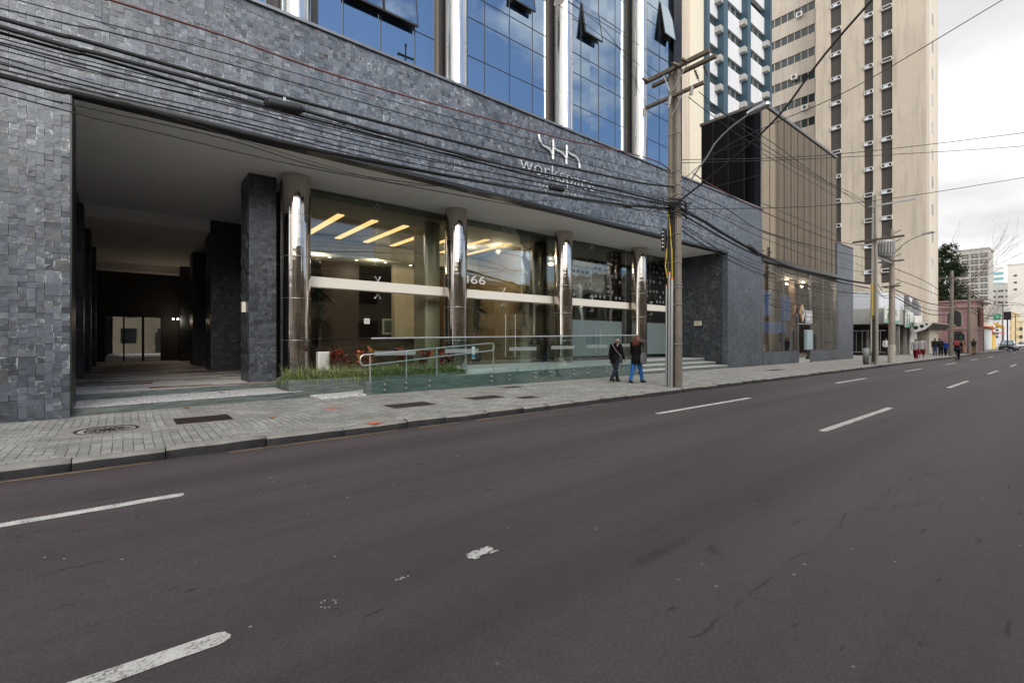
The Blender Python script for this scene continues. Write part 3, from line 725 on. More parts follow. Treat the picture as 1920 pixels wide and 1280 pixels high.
# entrance platform, steps, lobby
mb = MB(); mb.prism([(9.0, 13.3), (10.6, 13.3), (10.6, 12.5), (17.3, 12.5), (17.3, 13.65), (XR, 13.65), (XR, GY), (3.9, GY), (3.9, 14.6), (9.0, 14.6)], 'z', .1, .64)
m_landing = M('pale_granite', (.50, .51, .49), .45, 0, .12, 6)
mb.build('landing', m_landing, B)
for y0, y1, z in ((12.3, 12.97, .295), (12.97, 13.65, .465)):
    s_ = MB().box(17.3, XR, y0+.015, y1+.01, .05, z-.03).build('step', m_green_stone, B)
    MB().box(17.3, XR, y0, y1+.008, z-.03, z).build('tread', m_landing, s_)
MB().box(17.3, XR, 13.635, 13.66, .465, .61).build('riser', m_green_stone, B)
mb = MB(); mb.box(4.1, XR, GY, 27, .4, .645); mb.build('lobby_floor', m_int_floor, B)
mb = MB(); mb.box(4.1, XR, GY+.02, 21.7, 6.2, 6.4); mb.box(4.1, XR, 21.7, 27, 5.55, 6.4); mb.build('lobby_ceiling', m_int_ceil, B)
mb = MB(); mb.box(4.1, 15.4, 26.4, 26.6, .64, 5.6); mb.box(4.1, 6.4, 24.2, 24.4, .64, 5.55); mb.box(7.5, 9.4, 23.8, 24.0, .64, 5.55); mb.build('lobby_back_wall', m_dark_int, B)
mb = MB(); mb.box(15.4, 15.6, 16.2, 26.6, .64, 6.2); mb.build('lobby_partition', M('ochre_partition', (.30, .23, .13), .55, 0, .25, 1.5), B); MB().box(10.9, 12.1, 22.8, 23.2, .64, 5.55).build('lobby_partition', m_cream, B)
mb = MB(); mb.box(15.6, XR, 23, 23.2, .64, 6.2); mb.build('office_back_wall', m_int_dark, B)
mb = MB(); mb.box(17.2, 18.4, 19.5, 19.8, .64, 5); mb.build('orange_wall_panel', M('orange_panel', (.42, .09, .03), .6), B)
mb = MB(); mb.box(18.4, 20.3, 19.6, 19.9, .64, 5); mb.build('beige_wall_panel', m_cream, B)
mb = MB(); mb.box(12.3, 15.3, 22.5, 22.7, .64, 5.5); mb.build('brown_wall_panel', m_brown_int, B)
for cx_ in CX[1:3]:
    MB().box(cx_-.55, cx_+.1, 16.2, 17.1, .64, 6.2).build('lobby_pillar', m_cream, B)
for x_, y0, y1 in ((6.12, 17.2, 21.3), (7.42, 17.2, 21.3), (8.72, 17.2, 21.3), (10.04, 17.2, 21.3), (11.4, 17.2, 21.3), (12.75, 17.2, 21.3), (14.1, 17.2, 21.3)):
    MB().box(x_-.125, x_+.125, y0, y1, 6.17, 6.2).build('light_strip', m_warm, B)
for x_, y in ((6.2, 22.6), (7.5, 22.6), (8.8, 22.6), (10.2, 22.4), (11.6, 22.4), (6.9, 25), (8.6, 25.2)):
    MB().cyl((x_, y, 5.53), (x_, y, 5.55), .07, n=12).build('lobby_spot', m_lampw, B)
for x_, y in ((17.4, 18.2), (19.3, 19.0), (18.2, 20.6), (22.5, 18)):
    MB().cyl((x_, y, 6.18), (x_, y, 6.2), .08, n=12).build('lobby_spot', m_lampw, B)
# polished columns, with the shallow seams of their sheets
def column(cx_, z0, z1, mat, rings):
    mb = MB(); mb.cyl((cx_, CY, z0), (cx_, CY, z1), CR, n=64, caps=False)
    o = mb.build('column', mat, B)
    s = MB()
    for z in rings: s.lathe([(CR-.004, -.006), (CR+.0035, -.006), (CR+.0035, .006), (CR-.004, .006)], (cx_, CY, z), 64)
    s.build('seam', m_rail, o)
for i, c in enumerate(CX): column(c, .38 if i == 0 else .64, ZS, m_steel, [1.62+1.22*k for k in range(4)])
for c in [-1.7]+CX: column(c, 9.2, 30, m_steel_up, [10.9+1.62*k for k in range(12)])
# transoms and glazing between the columns
bays = [(4.1, 9.55), (9.55, 15.22), (15.22, 20.87), (20.87, XR)]
for i, (a, b) in enumerate(bays):
    MB().box(a+(.12 if i == 0 else .02), b-(.02 if i < 3 else 0), GY-.32, GY-.02, 3.28, 3.62).build('transom', m_beam, B, .02)
    for k in range(2):
        x0 = a+(b-a)*k/2; x1 = a+(b-a)*(k+1)/2
        MB().box(x0+.008, x1-.008, GY, GY+.012, .66, 3.26).build('glass_pane', m_glass, B)
        MB().box(x0+.008, x1-.008, GY, GY+.012, 3.64, ZS).build('glass_pane', m_glass, B)
    xm = (a+b)/2
    for zc, up in ((3.75, 1), (3.15, -1), (6.28, -1)):
        f = MB()
        for dx in (-.09, .09):
            f.cyl((xm, GY-.05, zc-up*.09), (xm+dx, GY-.06, zc+up*.07), .014, n=6); f.cyl((xm+dx, GY-.07, zc+up*.07), (xm+dx, GY, zc+up*.07), .02, n=10)
        f.build('spider_fitting', m_rail, B)
for a, b in ((15.62, 20.46), (21.27, XR)):
    MB().box(a, b, GY-.006, GY-.002, .86, 2.62).build('frosted_film', m_frost, B)
    d = MB(); rnd = random.Random(5)
    for i in range(int((b-a)/.32)):
        for j in range(9):
            if rnd.random() < .5: continue
            cx_ = a+.2+i*.32; z = 3.85+j*.28; r_ = .085 if z < 5.2 else .06; k = 12
            d.add([(cx_+r_*math.cos(2*PI*q/k), GY-.004, z+r_*math.sin(2*PI*q/k)) for q in range(k)], [tuple(range(k))])
    d.build('printed_film_pattern', M('film_dot', (.20, .21, .21), .6), B)
def door_handle(x_, z0, z1, y=GY-.08):
    m_ = MB(); m_.cyl((x_, y, z0), (x_, y, z1), .018, n=8)
    for z in (z0+.12, z1-.12): m_.cyl((x_, y, z), (x_, GY, z), .012, n=6)
    m_.build('door_handle', m_rail, B)
for u_ in (948, 966): 
    p = onY(u_, 600, GY-.08); door_handle(p.x, .95, 2.75)
for u_ in (1117, 1125):
    p = onY(u_, 640, GY-.08); door_handle(p.x, .95, 2.15)
# tower above the podium: curtain wall bays between steel half columns
ZH = [9.62, 11.18, 12.10, 12.65, 14.15, 15.08, 16.65, 17.58, 19.15, 20.08, 21.65, 22.58, 24.15, 25.1, 26.7, 27.6, 29.2]
ZH = [z for z in ZH if z != 12.10]
TY = 15.2
tb = [(-14, -1.7), (-1.7, 3.95), (3.95, 9.55), (9.55, 15.22), (15.22, 20.87), (20.87, 24.45)]
OPEN = {2: [(1, 12.65, 14.15, 1), (2, 12.65, 14.15, 1)], 3: [(1, 17.58, 19.15, 0)], 4: [(0, 16.0, 17.58, 0)], 5: [(2, 17.58, 19.9, 0)]}
for bi, (a, b) in enumerate(tb):
    g_ = MB().box(a, b, TY, TY+.08, 9.2, 30).build('curtain_glass', m_tglass, B)
    c = (a+b)/2; m_ = MB()
    vx = [c-1.28, c, c+1.28] if bi else [-4.3, -5.6, -7]
    if bi == 5: vx = [22.0, 23.25]
    for x_ in vx: m_.box(x_-.016, x_+.016, TY-.012, TY, 9.2, 30)
    for z in ZH:
        if bi == 2 and 14 < z < 14.3: continue
        xs = [a]+vx+[b] if bi else [a, b]
        for q in range(len(xs)-1):
            m_.box(xs[q]+(.016 if q else 0), xs[q+1]-(.016 if q < len(xs)-2 else 0), TY-.010, TY, z-.016, z+.016)
    m_.build('mullions', m_black, g_)
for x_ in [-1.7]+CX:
    MB().box(x_-.74, x_+.74, TY-.03, TY-.013, 9.2, 30).build('painted_reflection_strip', M('column_reflection_brown', (.055, .045, .036), .25, .2, .3, 1), B); MB().box(x_-.52, x_+.52, TY-.05, TY-.031, 9.2, 30).build('painted_shade_strip', m_black, B)  # brown and black strips paint the column's dark reflection over the glass
MB().box(24.45, 25.3, 15.02, 15.28, 9.2, 30).build('corner_panel', m_blackglass, B)
MB().box(-14, 25.3, TY+.1, 34, 9.25, 30).build('tower_core', m_cream, B)
# open window sashes: a dark opening with the sash swung out below it
def sash(x0, x1, z0, z1, out):
    o = MB().box(x0+.03, x1-.03, TY-.006, TY-.001, z0+.02, z1-.02).build('window_opening', m_int_dark, B)
    ang = math.asin(min(.9, out/(z1-z0)))
    T = Matrix.Translation((0, TY-.03, z1)) @ Matrix.Rotation(-ang, 4, 'X')
    s_ = MB(); h = z1-z0
    s_.box(x0+.02, x1-.02, -.02, .02, -h, 0, 0, T)
    s = s_.build('open_sash', m_tglass, B)
    f = MB(); f.box(x0, x0+.04, -.03, .03, -h-.02, 0, 0, T); f.box(x1-.04, x1, -.03, .03, -h-.02, 0, 0, T); f.box(x0+.04, x1-.04, -.03, .03, -h-.02, -h+.05, 0, T)
    f.build('sash_frame', m_black, s)
sash(5.47, 6.75, 12.66, 14.14, .2); sash(6.77, 8.05, 12.66, 14.14, .2)
sash(12.40, 13.64, 15.65, 17.2, .2); sash(16.78, 18.02, 16.1, 17.6, .24); sash(23.28, 24.4, 18.7, 20.6, .3)

# ------------------------------------------------------------------ lettering on the slate
S = thing('wall_sign', 'brushed metal lettering reading workspace with a curved emblem on the slate front', 'sign', (12.3, 12.25, 7.1))
place_text('letters', 'workspace', (10.45, 12.27, 7.44), .80, m_letter, S, .02, -.017, 1.06, 3.78)
place_text('small_letters', 'EMPREENDIMENTO', (11.15, 12.27, 7.06), .19, m_letter, S, .012, -.002, 1.9, 2.5)
em = MB()
def logo(pts): 
    P_ = [onY(960+x_/6.4, 220+y/6.4, 12.24) for x_, y in pts]
    Q = []
    for i in range(len(P_)-1):
        p0 = P_[max(i-1, 0)]; p1 = P_[i]; p2 = P_[i+1]; p3 = P_[min(i+2, len(P_)-1)]
        for s_ in range(4):
            q = s_/4; Q.append(.5*((2*p1)+(-p0+p2)*q+(2*p0-5*p1+4*p2-p3)*q*q+(-p0+3*p1-3*p2+p3)*q**3))
    em.tube(Q+[P_[-1]], .042, 8)
logo([(322, 212), (332, 275), (372, 340), (430, 375), (474, 425), (490, 505)]); logo([(494, 275), (494, 400), (494, 508)])
logo([(500, 340), (522, 390), (590, 425), (640, 485), (652, 560)]); logo([(655, 338), (654, 450), (653, 565)])
logo([(662, 395), (692, 440), (760, 475), (800, 535), (810, 612)])
em.build('emblem', m_letter, S)
N_ = thing('house_number', 'pale number 466 on the lobby glass above the entrance', 'house number', (10.8, GY-.05, 3.8))
place_text('digits', '466', (10.31, GY-.03, 3.90), .47, M('digit_white', (.80, .80, .80), .4), N_, .01, 0, 1.0, 1.14)
pl = thing('plaque', 'small pale yellow plaque on the dark side wall of the portico', 'plaque', (25.27, 13.5, 2.1))
a_ = onX(1309, 606, 25.28); 
MB().box(25.27, 25.3, a_.y-.2, a_.y+.24, a_.z-.13, a_.z+.13).build('plate', m_cream, pl)
m_ = MB()
for k in range(3): m_.box(25.264, 25.27, a_.y-.13+.02*k, a_.y+.16, a_.z+.06-.06*k, a_.z+.08-.06*k)
m_.build('printed_lines', M('olive_print', (.20, .22, .05), .6), pl)
nt_ = thing('notice', 'small white notice taped inside the lobby glass', 'notice', (7, GY-.01, 1.9))
a_ = onY(688, 602, GY-.01); MB().box(a_.x-.1, a_.x+.1, GY-.012, GY-.004, a_.z-.09, a_.z+.09).build('sheet', m_white, nt_)
m_ = MB()
for k in range(3): m_.box(a_.x-.07, a_.x+.07, GY-.014, GY-.0121, a_.z+.03-.04*k, a_.z+.042-.04*k)
m_.build('printed_lines', m_dkgrey, nt_)

# lamps that are lit in the photograph: lobby spots, pendants by the passage doors
def lamp(name, loc, e, col=(1., .80, .58), r=.12):
    l = bpy.data.lights.new(name, 'POINT'); l.energy = e; l.color = col; l.shadow_soft_size = r
    o = bpy.data.objects.new(name, l); COL.objects.link(o); o.location = loc
for p in ((6.9, 22.3, 5.3), (9.5, 22.0, 5.3), (12.9, 19.2, 5.9), (14.0, 18.0, 5.9), (18.6, 19.0, 5.9)): lamp('lobby_lamp', p, 32 if p[0] < 10 else 44)
pn = thing('pendant_lamps', 'three small glowing bulbs hanging beside the doors at the end of the passage', 'lamp', (2.4, 34.2, 5.6))
for k in range(3):
    b_ = MB(); b_.ball((2.3+.22*k, 34.3, 2.9), .06, 10, 7); bb = b_.build('bulb', m_lampw, pn)
    MB().cyl((2.3+.22*k, 34.3, 2.95), (2.3+.22*k, 34.3, 5.6), .008, n=6).build('cord', m_black, pn)
lamp('passage_lamp', (2.5, 33.9, 2.8), 14)
# ------------------------------------------------------------------ ramp, balustrade, handrail
rp = thing('access_ramp', 'stone access ramp rising behind the glass balustrade', 'ramp', (10, 12.8, .13))
mb = MB()
poly = [(5.08, .10), (17.28, .05), (17.28, .60), (10.6, .55), (5.08, .47)]
mb.prism(poly, 'y', 12.36, 12.56); mb.build('side_kerb', m_green_stone, rp)
mb = MB(); mb.prism([(5.08, .05), (10.58, .05), (10.58, .625), (5.08, .17)], 'y', 12.56, 13.29); mb.build('ramp_surface', m_landing, rp)
bl = thing('glass_balustrade', 'frameless glass balustrade with slim metal top rail, bolted to the ramp side', 'balustrade', (11, 12.3, .13))
def btop(x_): return 1.67+(x_-5.2)*(1.86-1.67)/(18.0-5.2)
edges = [5.2]+[onY(u_, 680, 12.32).x for u_ in (783, 938, 1019, 1089)]+[15.5, 17.15]
edges = sorted(edges)
for a, b in zip(edges[:-1], edges[1:]):
    p = MB().prism([(a+.008, .17), (b-.008, .17), (b-.008, btop(b)), (a+.008, btop(a))], 'y', 12.30, 12.315).build('glass_panel', m_balu, bl)
    for x_ in (a+.38, b-.38):
        for z in (.25, .40): MB().cyl((x_, 12.285, z+.012*(x_-5)), (x_, 12.36, z+.012*(x_-5)), .035, n=12).build('bolt', m_rail, p)
    MB().box((a+b)/2-.62, (a+b)/2+.62, 12.296, 12.299, btop((a+b)/2)-.48, btop((a+b)/2)-.36).build('frosted_strip', m_fstrip, p)
MB().tube([(5.2, 12.307, btop(5.2)), (17.2, 12.307, btop(17.2))], .022, 8).build('top_rail', m_rail, bl)
hr = thing('handrail', 'double stainless handrail with rounded ends climbing beside the ramp', 'handrail', (8, 12.6, .4))
hy = 12.66
A1 = onY(683, 665, hy); A2 = onY(686, 685, hy); B1 = onY(922, 643, hy); B2 = onY(922, 657, hy)
mb = MB(); loop = []
dA = (A1-B1).normalized(); ax = (A1.z-A2.z)/2; bx = (B1.z-B2.z)/2
mA = Vector((A1.x, hy, (A1.z+A2.z)/2)); mB_ = Vector((B1.x, hy, (B1.z+B2.z)/2))
for i in range(9):
    t_ = PI/2+PI*i/8; loop.append(mA+Vector((math.cos(t_)*ax*.8, 0, math.sin(t_)*ax)))
for i in range(9):
    t_ = -PI/2+PI*i/8; loop.append(mB_+Vector((math.cos(t_)*bx*.8, 0, math.sin(t_)*bx)))
mb.tube(loop, .022, 8, closed=True); mb.build('rail', m_rail, hr)
for u_, vb in ((694, 716), (762, 712), (819, 708), (874, 705), (925, 700)):
    x_ = onY(u_, 690, hy).x; f = (x_-A1.x)/(B1.x-A1.x); z1 = A1.z+(B1.z-A1.z)*f
    MB().cyl((x_, hy, .17+(x_-5.08)*.0827), (x_, hy, z1), .02, n=8).build('post', m_rail, hr)
x_ = onY(888, 655, 12.62).x
tg = thing('tag', 'small white and blue tag hanging from the handrail', 'tag', (x_, 12.62, 1.1))
MB().box(x_-.06, x_+.06, 12.625, 12.632, 1.02, 1.42).build('card', m_white, tg); MB().box(x_-.055, x_+.055, 12.620, 12.6245, 1.06, 1.16).build('blue_band', M('tag_blue', (.05, .22, .4), .5), tg)

# ------------------------------------------------------------------ planter with its plants
pt = thing('planter', 'low green slate planter beside the driveway steps', 'planter', (6, 13.8, .13))
mb = MB(); mb.box(3.36, 8.98, 13.3, 13.5, .05, .56); mb.box(3.36, 3.5, 13.5, 14.6, .05, .56); mb.box(8.84, 8.98, 13.5, 14.6, .05, .56); mb.build('stone_wall', m_green_stone, pt)
mb = MB(); mb.box(3.5, 8.84, 13.5, 14.62, .1, .52); mb.build('soil', M('soil', (.03, .022, .015), .95, 0, .4, 12), pt)
def leafmat(name, a, b, sc_=6, rough=.5):
    m, t, o = mat_new(name); v = objco(t)
    c = ramp(t, mth(t, 'ADD', mth(t, 'MULTIPLY', noise(t, v, sc_, 3), .6), mth(t, 'MULTIPLY', noise(t, v, sc_*6, 2), .4)), (.3, a), (.7, b))
    bsdf(t, o, c, rough, 0, None, .3); return m
m_grass = leafmat('liriope_leaf', (.07, .12, .03), (.36, .41, .17), 9)
m_leafd = leafmat('dark_leaf', (.012, .03, .012), (.05, .085, .03), 2)
m_leafm = leafmat('mid_leaf', (.02, .045, .012), (.085, .12, .035), 1.2)
m_palm = leafmat('yucca_leaf', (.016, .03, .016), (.06, .09, .045), 3)
m_croton = leafmat('croton_leaf', (.30, .035, .025), (.48, .20, .09), 7)
m_crotond = leafmat('croton_dark_leaf', (.10, .015, .015), (.26, .06, .04), 7)
m_trunk = M('bark', (.10, .075, .055), .9, 0, .35, 8, 0, .8, 20)
def blade(mb, p, d, L, wd, droop, n=4, m=0):
    p = Vector(p); d = Vector(d).normalized(); side = d.cross(Vector((0, 0, 1)))
    side = side.normalized() if side.length > 1e-4 else Vector((1, 0, 0))
    vs = []; q = p.copy(); dd = d.copy()
    for i in range(n+1):
        wv = wd*(1-(i/n)**1.6)*.5+.0006
        vs += [q-side*wv, q+side*wv]
        q = q+dd*(L/n); dd = (dd+Vector((0, 0, -droop/n))).normalized()
    mb.add(vs, [(2*i, 2*i+1, 2*i+3, 2*i+2) for i in range(n)], m, True)
mb = MB(); rnd = random.Random(11)
for i in range(340):
    cx_ = rnd.uniform(3.45, 8.85); cy_ = rnd.uniform(13.42, 14.25)
    if (cx_-3.95)**2+(cy_-CY)**2 < .25: continue
    for k in range(24):
        a = rnd.uniform(0, 2*PI); e = rnd.uniform(.45, 1.45)
        blade(mb, (cx_+rnd.uniform(-.05, .05), cy_+rnd.uniform(-.05, .05), .52), (math.cos(a)*math.cos(e), math.sin(a)*math.cos(e), math.sin(e)), rnd.uniform(.30, .58), .015, rnd.uniform(1.4, 3.4))
tag(mb.build('ornamental_grass', m_grass), 'dense strappy green border grass filling the planter', 'grass', None, 'stuff')
def croton(x_, y, z, s_, label, seed, mats):
    r_ = random.Random(seed); mb = MB(); st = MB()
    for k in range(7):
        a = r_.uniform(0, 2*PI); top = Vector((x_+math.cos(a)*.16*s_, y+math.sin(a)*.14*s_, z+r_.uniform(.3, .62)*s_))
        st.tube([(x_, y, z-.1), (Vector((x_, y, z))+top)/2, top], .012*s_, 5)
        for q in range(9):
            b = r_.uniform(0, 2*PI); e = r_.uniform(-.1, 1.2)
            d = Vector((math.cos(b)*math.cos(e), math.sin(b)*math.cos(e), math.sin(e))); side = d.cross(Vector((0, 0, 1))).normalized(); L = r_.uniform(.16, .27)*s_; wd = L*.26
            up = side.cross(d)
            p = top-Vector((0, 0, r_.uniform(0, .18)*s_))
            vs = [p, p+d*L*.35+side*wd+up*.01, p+d*L*.7+side*wd*.9, p+d*L-up*.03, p+d*L*.7-side*wd*.9, p+d*L*.35-side*wd+up*.01]
            mb.add(vs, [(0, 1, 2, 3, 4, 5)], r_.randrange(2), True)
    o = thing('croton_shrub', label, 'shrub', (x_, y, z))
    mb.build('foliage', mats, o); st.build('stem', m_trunk, o)
croton(4.98, 14.05, .62, 1.1, 'broad red leaved croton right beside the pale box in the planter', 1, [m_croton, m_crotond])
croton(5.72, 13.95, .64, 1.1, 'orange and yellow croton at the lower end of the handrail', 2, [m_croton, leafmat('croton_yellow_leaf', (.45, .22, .05), (.55, .36, .13), 8)])
croton(7.0, 14.0, .66, 1.05, 'short rusty red croton behind the handrail, third along the planter', 3, [m_croton, m_crotond])
croton(7.75, 13.95, .64, 1.05, 'deep red croton, the tallest behind the handrail posts', 4, [m_crotond, m_croton])
croton(8.5, 13.95, .62, 1.0, 'small red croton at the planter\'s far end beside the second column', 5, [m_croton, m_crotond])
ub = thing('meter_box', 'small pale rectangular box standing in the planter by the first column', 'box', (4.5, 14.35, .5))
MB().box(4.42, 4.76, 14.3, 14.5, .4, 1.28).build('cabinet', m_white, ub, .012); MB().box(4.45, 4.73, 14.292, 14.299, .6, 1.25).build('door', M('pale_grey_paint', (.56, .57, .54), .5), ub)

# plants and furniture in the lobby
def yucca(x_, y, z, h, L, label, seed):
    r_ = random.Random(seed); o = thing('yucca_plant', label, 'plant', (x_, y, z))
    pot = MB(); pot.lathe([(.0, 0), (.20, 0), (.26, .42), (.24, .42), (.22, .38), (.0, .38)], (x_, y, z), 18); pot.build('pot', m_dkgrey, o)
    MB().tube([(x_, y, z+.3), (x_+.04, y, z+h*.6), (x_-.02, y, z+h)], [.06, .05, .045], 8).build('trunk', m_trunk, o)
    mb = MB()
    for hh, ll, n in ((h, L*1.15, 150), (h*.66, L*.9, 80)):
        for k in range(n):
            a = r_.uniform(0, 2*PI); e = r_.uniform(-.7, 1.4)
            blade(mb, (x_, y, z+hh), (math.cos(a)*math.cos(e), math.sin(a)*math.cos(e), math.sin(e)), ll*r_.uniform(.7, 1.1), .085, .5, 4)
    mb.build('foliage', m_palm, o)
p = onY(985, 600, 16.9); yucca(p.x, 16.9, .645, 2.75, .85, 'spiky dark yucca inside the lobby next to the pale pillar', 3)
p = onY(893, 600, 17.6); yucca(p.x, 17.6, .645, 2.5, .8, 'spiky dark yucca half hidden behind the second column', 4)
p = onY(598, 590, 17.2); yucca(p.x, 17.2, .645, 2.7, .8, 'arching green plant in the dark lobby corner next to the first column', 8)
p = onY(984, 660, 16.2); pd = thing('pedestal', 'plain pale yellow block standing just inside the entrance', 'pedestal', (p.x, 16.2, .645))
MB().box(p.x-.42, p.x+.42, 16.0, 16.5, .645, 1.52).build('block', m_cream, pd, .01); MB().box(p.x-.45, p.x+.45, 15.98, 16.52, 1.52, 1.56).build('top_slab', m_cream, pd)
dk = thing('reception_desk', 'long dark reception desk deep inside the lobby', 'desk', (8, 20, .645))
MB().box(6.2, 10.6, 19.8, 20.0, .645, 1.7).build('front_panel', m_brown_int, dk); MB().box(6.1, 10.7, 19.7, 20.6, 1.7, 1.76).build('top', m_int_dark, dk); MB().box(6.2, 10.6, 20.4, 20.5, .645, 1.7).build('back_panel', m_int_dark, dk)
pic = thing('wall_picture', 'small framed picture on the dark lobby wall', 'picture', (9, 23.7, 2))
a_ = onY(727, 612, 23.7); MB().box(a_.x-.28, a_.x+.28, 23.70, 23.78, a_.z-.42, a_.z+.42).build('frame', m_white, pic); MB().box(a_.x-.2, a_.x+.2, 23.685, 23.699, a_.z-.32, a_.z+.32).build('print', M('print_green', (.10, .16, .13), .5), pic)

# ------------------------------------------------------------------ dark glass showroom next door
SH = thing('showroom_building', 'black box showroom with bronze mirror glass rising from the slate wall', 'showroom', (37, 14, .1))
X0, X1, X2 = 29.66, 43.1, 47.1
mb = MB(); mb.box(X1, X2, 12.3, 12.7, .05, 9.28); mb.box(X2-.4, X2, 12.7, 24, .05, 9.28); dx0, dx1 = 35.35, 37.6
mb.box(X0, dx0, 12.3, 12.6, .05, .93); mb.box(dx1, X1, 12.3, 12.6, .05, .93); mb.build('slate_wall', m_slate_rt, SH)
MB().box(X1-.02, X2+.03, 12.25, 12.75, 9.28, 9.34).build('coping', m_coping, SH)
MB().box(X0, X0+.15, 12.42, 16.2, 9.2, 15.85).build('side_wall', m_blackglass, SH)
m_ = MB()
for y in (13.4, 14.4, 15.4): m_.box(X0-.006, X0, y-.012, y+.012, 9.6, 15.8)
for z in (11.6, 13.8): m_.box(X0-.004, X0, 12.45, 16.2, z-.012, z+.012)
m_.build('panel_joints', M('joint_grey', (.03, .03, .032), .4), SH)
MB().box(X0+.15, X1, 12.9, 16.2, 6.7, 15.6).build('core', m_int_dark, SH)
MB().box(X0-.04, X1+.06, 12.28, 16.3, 15.85, 16.02).build('roof_edge', m_coping, SH)
bz = MB().box(X0+.02, X1, 12.36, 12.42, 6.72, 15.85).build('bronze_glass', m_bronze, SH)
m_ = MB(); k = 12
vx = [X0+.02+(X1-X0-.02)*i/k for i in range(k+1)]
for x_ in vx[:-1]: m_.box(x_-.011, x_+.011, 12.345, 12.36, 6.72, 15.85)
for z in (8.15, 9.9, 12.9):
    for i in range(k): m_.box(vx[i]+.011, vx[i+1]-.011, 12.348, 12.36, z-.015, z+.015)
m_.build('mullions', m_black, bz)
MB().box(X0-.1, X1+.02, 12.22, 12.5, 6.42, 6.72).build('metal_beam', M('beam_grey', (.09, .09, .095), .3, .7), SH)
m_ = MB(); m_.box(X0, X0+.1, 12.32, 12.5, .93, 6.42); m_.box(X1-.12, X1, 12.32, 12.5, .93, 6.42)
m_.box(dx0-.05, dx0+.05, 12.32, 12.42, .13, 3.3); m_.box(dx1-.05, dx1+.05, 12.32, 12.42, .13, 6.42); m_.box(dx0+.05, dx1-.05, 12.32, 12.42, 3.22, 3.3)
for x_ in (33.0, 40.2): m_.box(x_-.02, x_+.02, 12.36, 12.42, .93, 6.42)
m_.build('window_frame', m_coping, SH)
MB().box(X0+.1, dx0-.05, 12.42, 12.44, .95, 6.42).build('shop_window', m_shopglass, SH); MB().box(dx1+.05, X1-.12, 12.42, 12.44, .95, 6.42).build('shop_window', m_shopglass, SH); MB().box(dx0+.05, dx1-.05, 12.42, 12.44, 3.3, 6.42).build('shop_window', m_shopglass, SH)
for k in range(3): MB().box(dx0+.05, dx1-.05, 12.35+.3*k, 12.7+.3*k, .1, .3+.17*k).build('step', m_landing, SH)
MB().box(X0, X2-.4, 12.6, 23, .5, .62).build('floor', m_int_floor, SH)
MB().box(X0, X2-.4, 19.6, 20, .6, 6.4).build('back_wall', M('showroom_tan', (.36, .22, .12), .6, 0, .15, .8), SH); MB().box(X0, X2-.4, 12.9, 23, 6.2, 6.42).build('ceiling', m_int_dark, SH); MB().box(25.55, X0, 12.6, 23, .6, 6.4).build('inner_wall', m_int_dark, SH)
for x_ in (31.0, 33.3, 35.0, 39.5): MB().box(x_-.18, x_+.18, 14.0, 14.4, .62, 6.2).build('brown_post', m_brown_int, SH)
m_blue = M('blue_banner', (.012, .07, .26), .6, 0, .1)
for x_, z0, z1 in ((31.2, 3.2, 4.75), (34.4, 3.0, 4.6)):
    o = thing('display_banner', 'blue display banner hanging inside the showroom, ' + ('nearer the slate wall' if x_ < 33 else 'nearer the glass door'), 'banner', (x_, 13.6, z0))
    MB().box(x_-.75, x_+.75, 12.75, 12.8, z0, z1).build('cloth', m_blue, o); MB().box(x_-.8, x_+.8, 12.74, 12.81, z1, z1+.05).build('bar', m_coping, o)
o = thing('display_stand', 'long low blue display panel inside the showroom window', 'display panel', (32.7, 13.4, 2))
MB().box(30.4, 34.9, 12.9, 12.98, 2.1, 2.85).build('panel', m_blue, o); 
for x_ in (31, 34.6): MB().box(x_-.04, x_+.04, 12.92, 12.97, .62, 2.1).build('leg', m_coping, o)
o = thing('display_car', 'orange hatchback on show behind the showroom glass', 'car', (33.2, 17, .62)); CARSPOT = o
em_ = thing('emblem_sign', 'open diamond emblem on a panel over the showroom door', 'sign', (35.6, 12.3, 3.5))
a_ = onY(1503, 588, 12.28); 
for sx in (-1, 1):
    MB().prism([(a_.x, a_.z+.62), (a_.x+sx*.42, a_.z), (a_.x, a_.z-.62), (a_.x, a_.z-.30), (a_.x+sx*.2, a_.z), (a_.x, a_.z+.30)], 'y', 12.2, 12.3).build('diamond_half', M('emblem_gold', (.55, .33, .18), .3, .5) if sx < 0 else m_letter, em_)
MB().box(a_.x-.5, a_.x+1.6, 12.25, 12.31, a_.z-.72, a_.z-.66).build('bracket', m_rail, em_)
ps = thing('door_sign', 'grey rectangular sign panel next to the diamond emblem', 'sign', (37, 12.3, 3.6))
a_ = onY(1516, 594, 12.28); MB().box(a_.x-.62, a_.x+.62, 12.24, 12.3, a_.z-.45, a_.z+.45).build('panel', M('sign_grey', (.36, .38, .39), .4), ps)
m_ = MB()
for k in range(2): m_.box(a_.x-.4, a_.x+.4-.2*k, 12.232, 12.24, a_.z+.08-.3*k, a_.z+.2-.3*k)
m_.build('printed_band', m_white, ps)
uc = thing('post_cabinet', 'pale blue grey cabinet on a post beside the showroom door', 'cabinet', (37.3, 12.1, .13))
a_ = onY(1516, 655, 12.0); MB().box(a_.x-.55, a_.x+.55, 11.9, 12.1, 1.0, 2.35).build('box', M('cabinet_blue', (.30, .38, .41), .5), uc, .02); MB().cyl((a_.x+.4, 12.0, .13), (a_.x+.4, 12.0, 1.0), .07, n=10).build('post', m_coping, uc); MB().box(a_.x-.5, a_.x+.5, 11.89, 11.899, 1.06, 2.28).build('door', M('cabinet_blue_door', (.34, .42, .45), .5), uc)

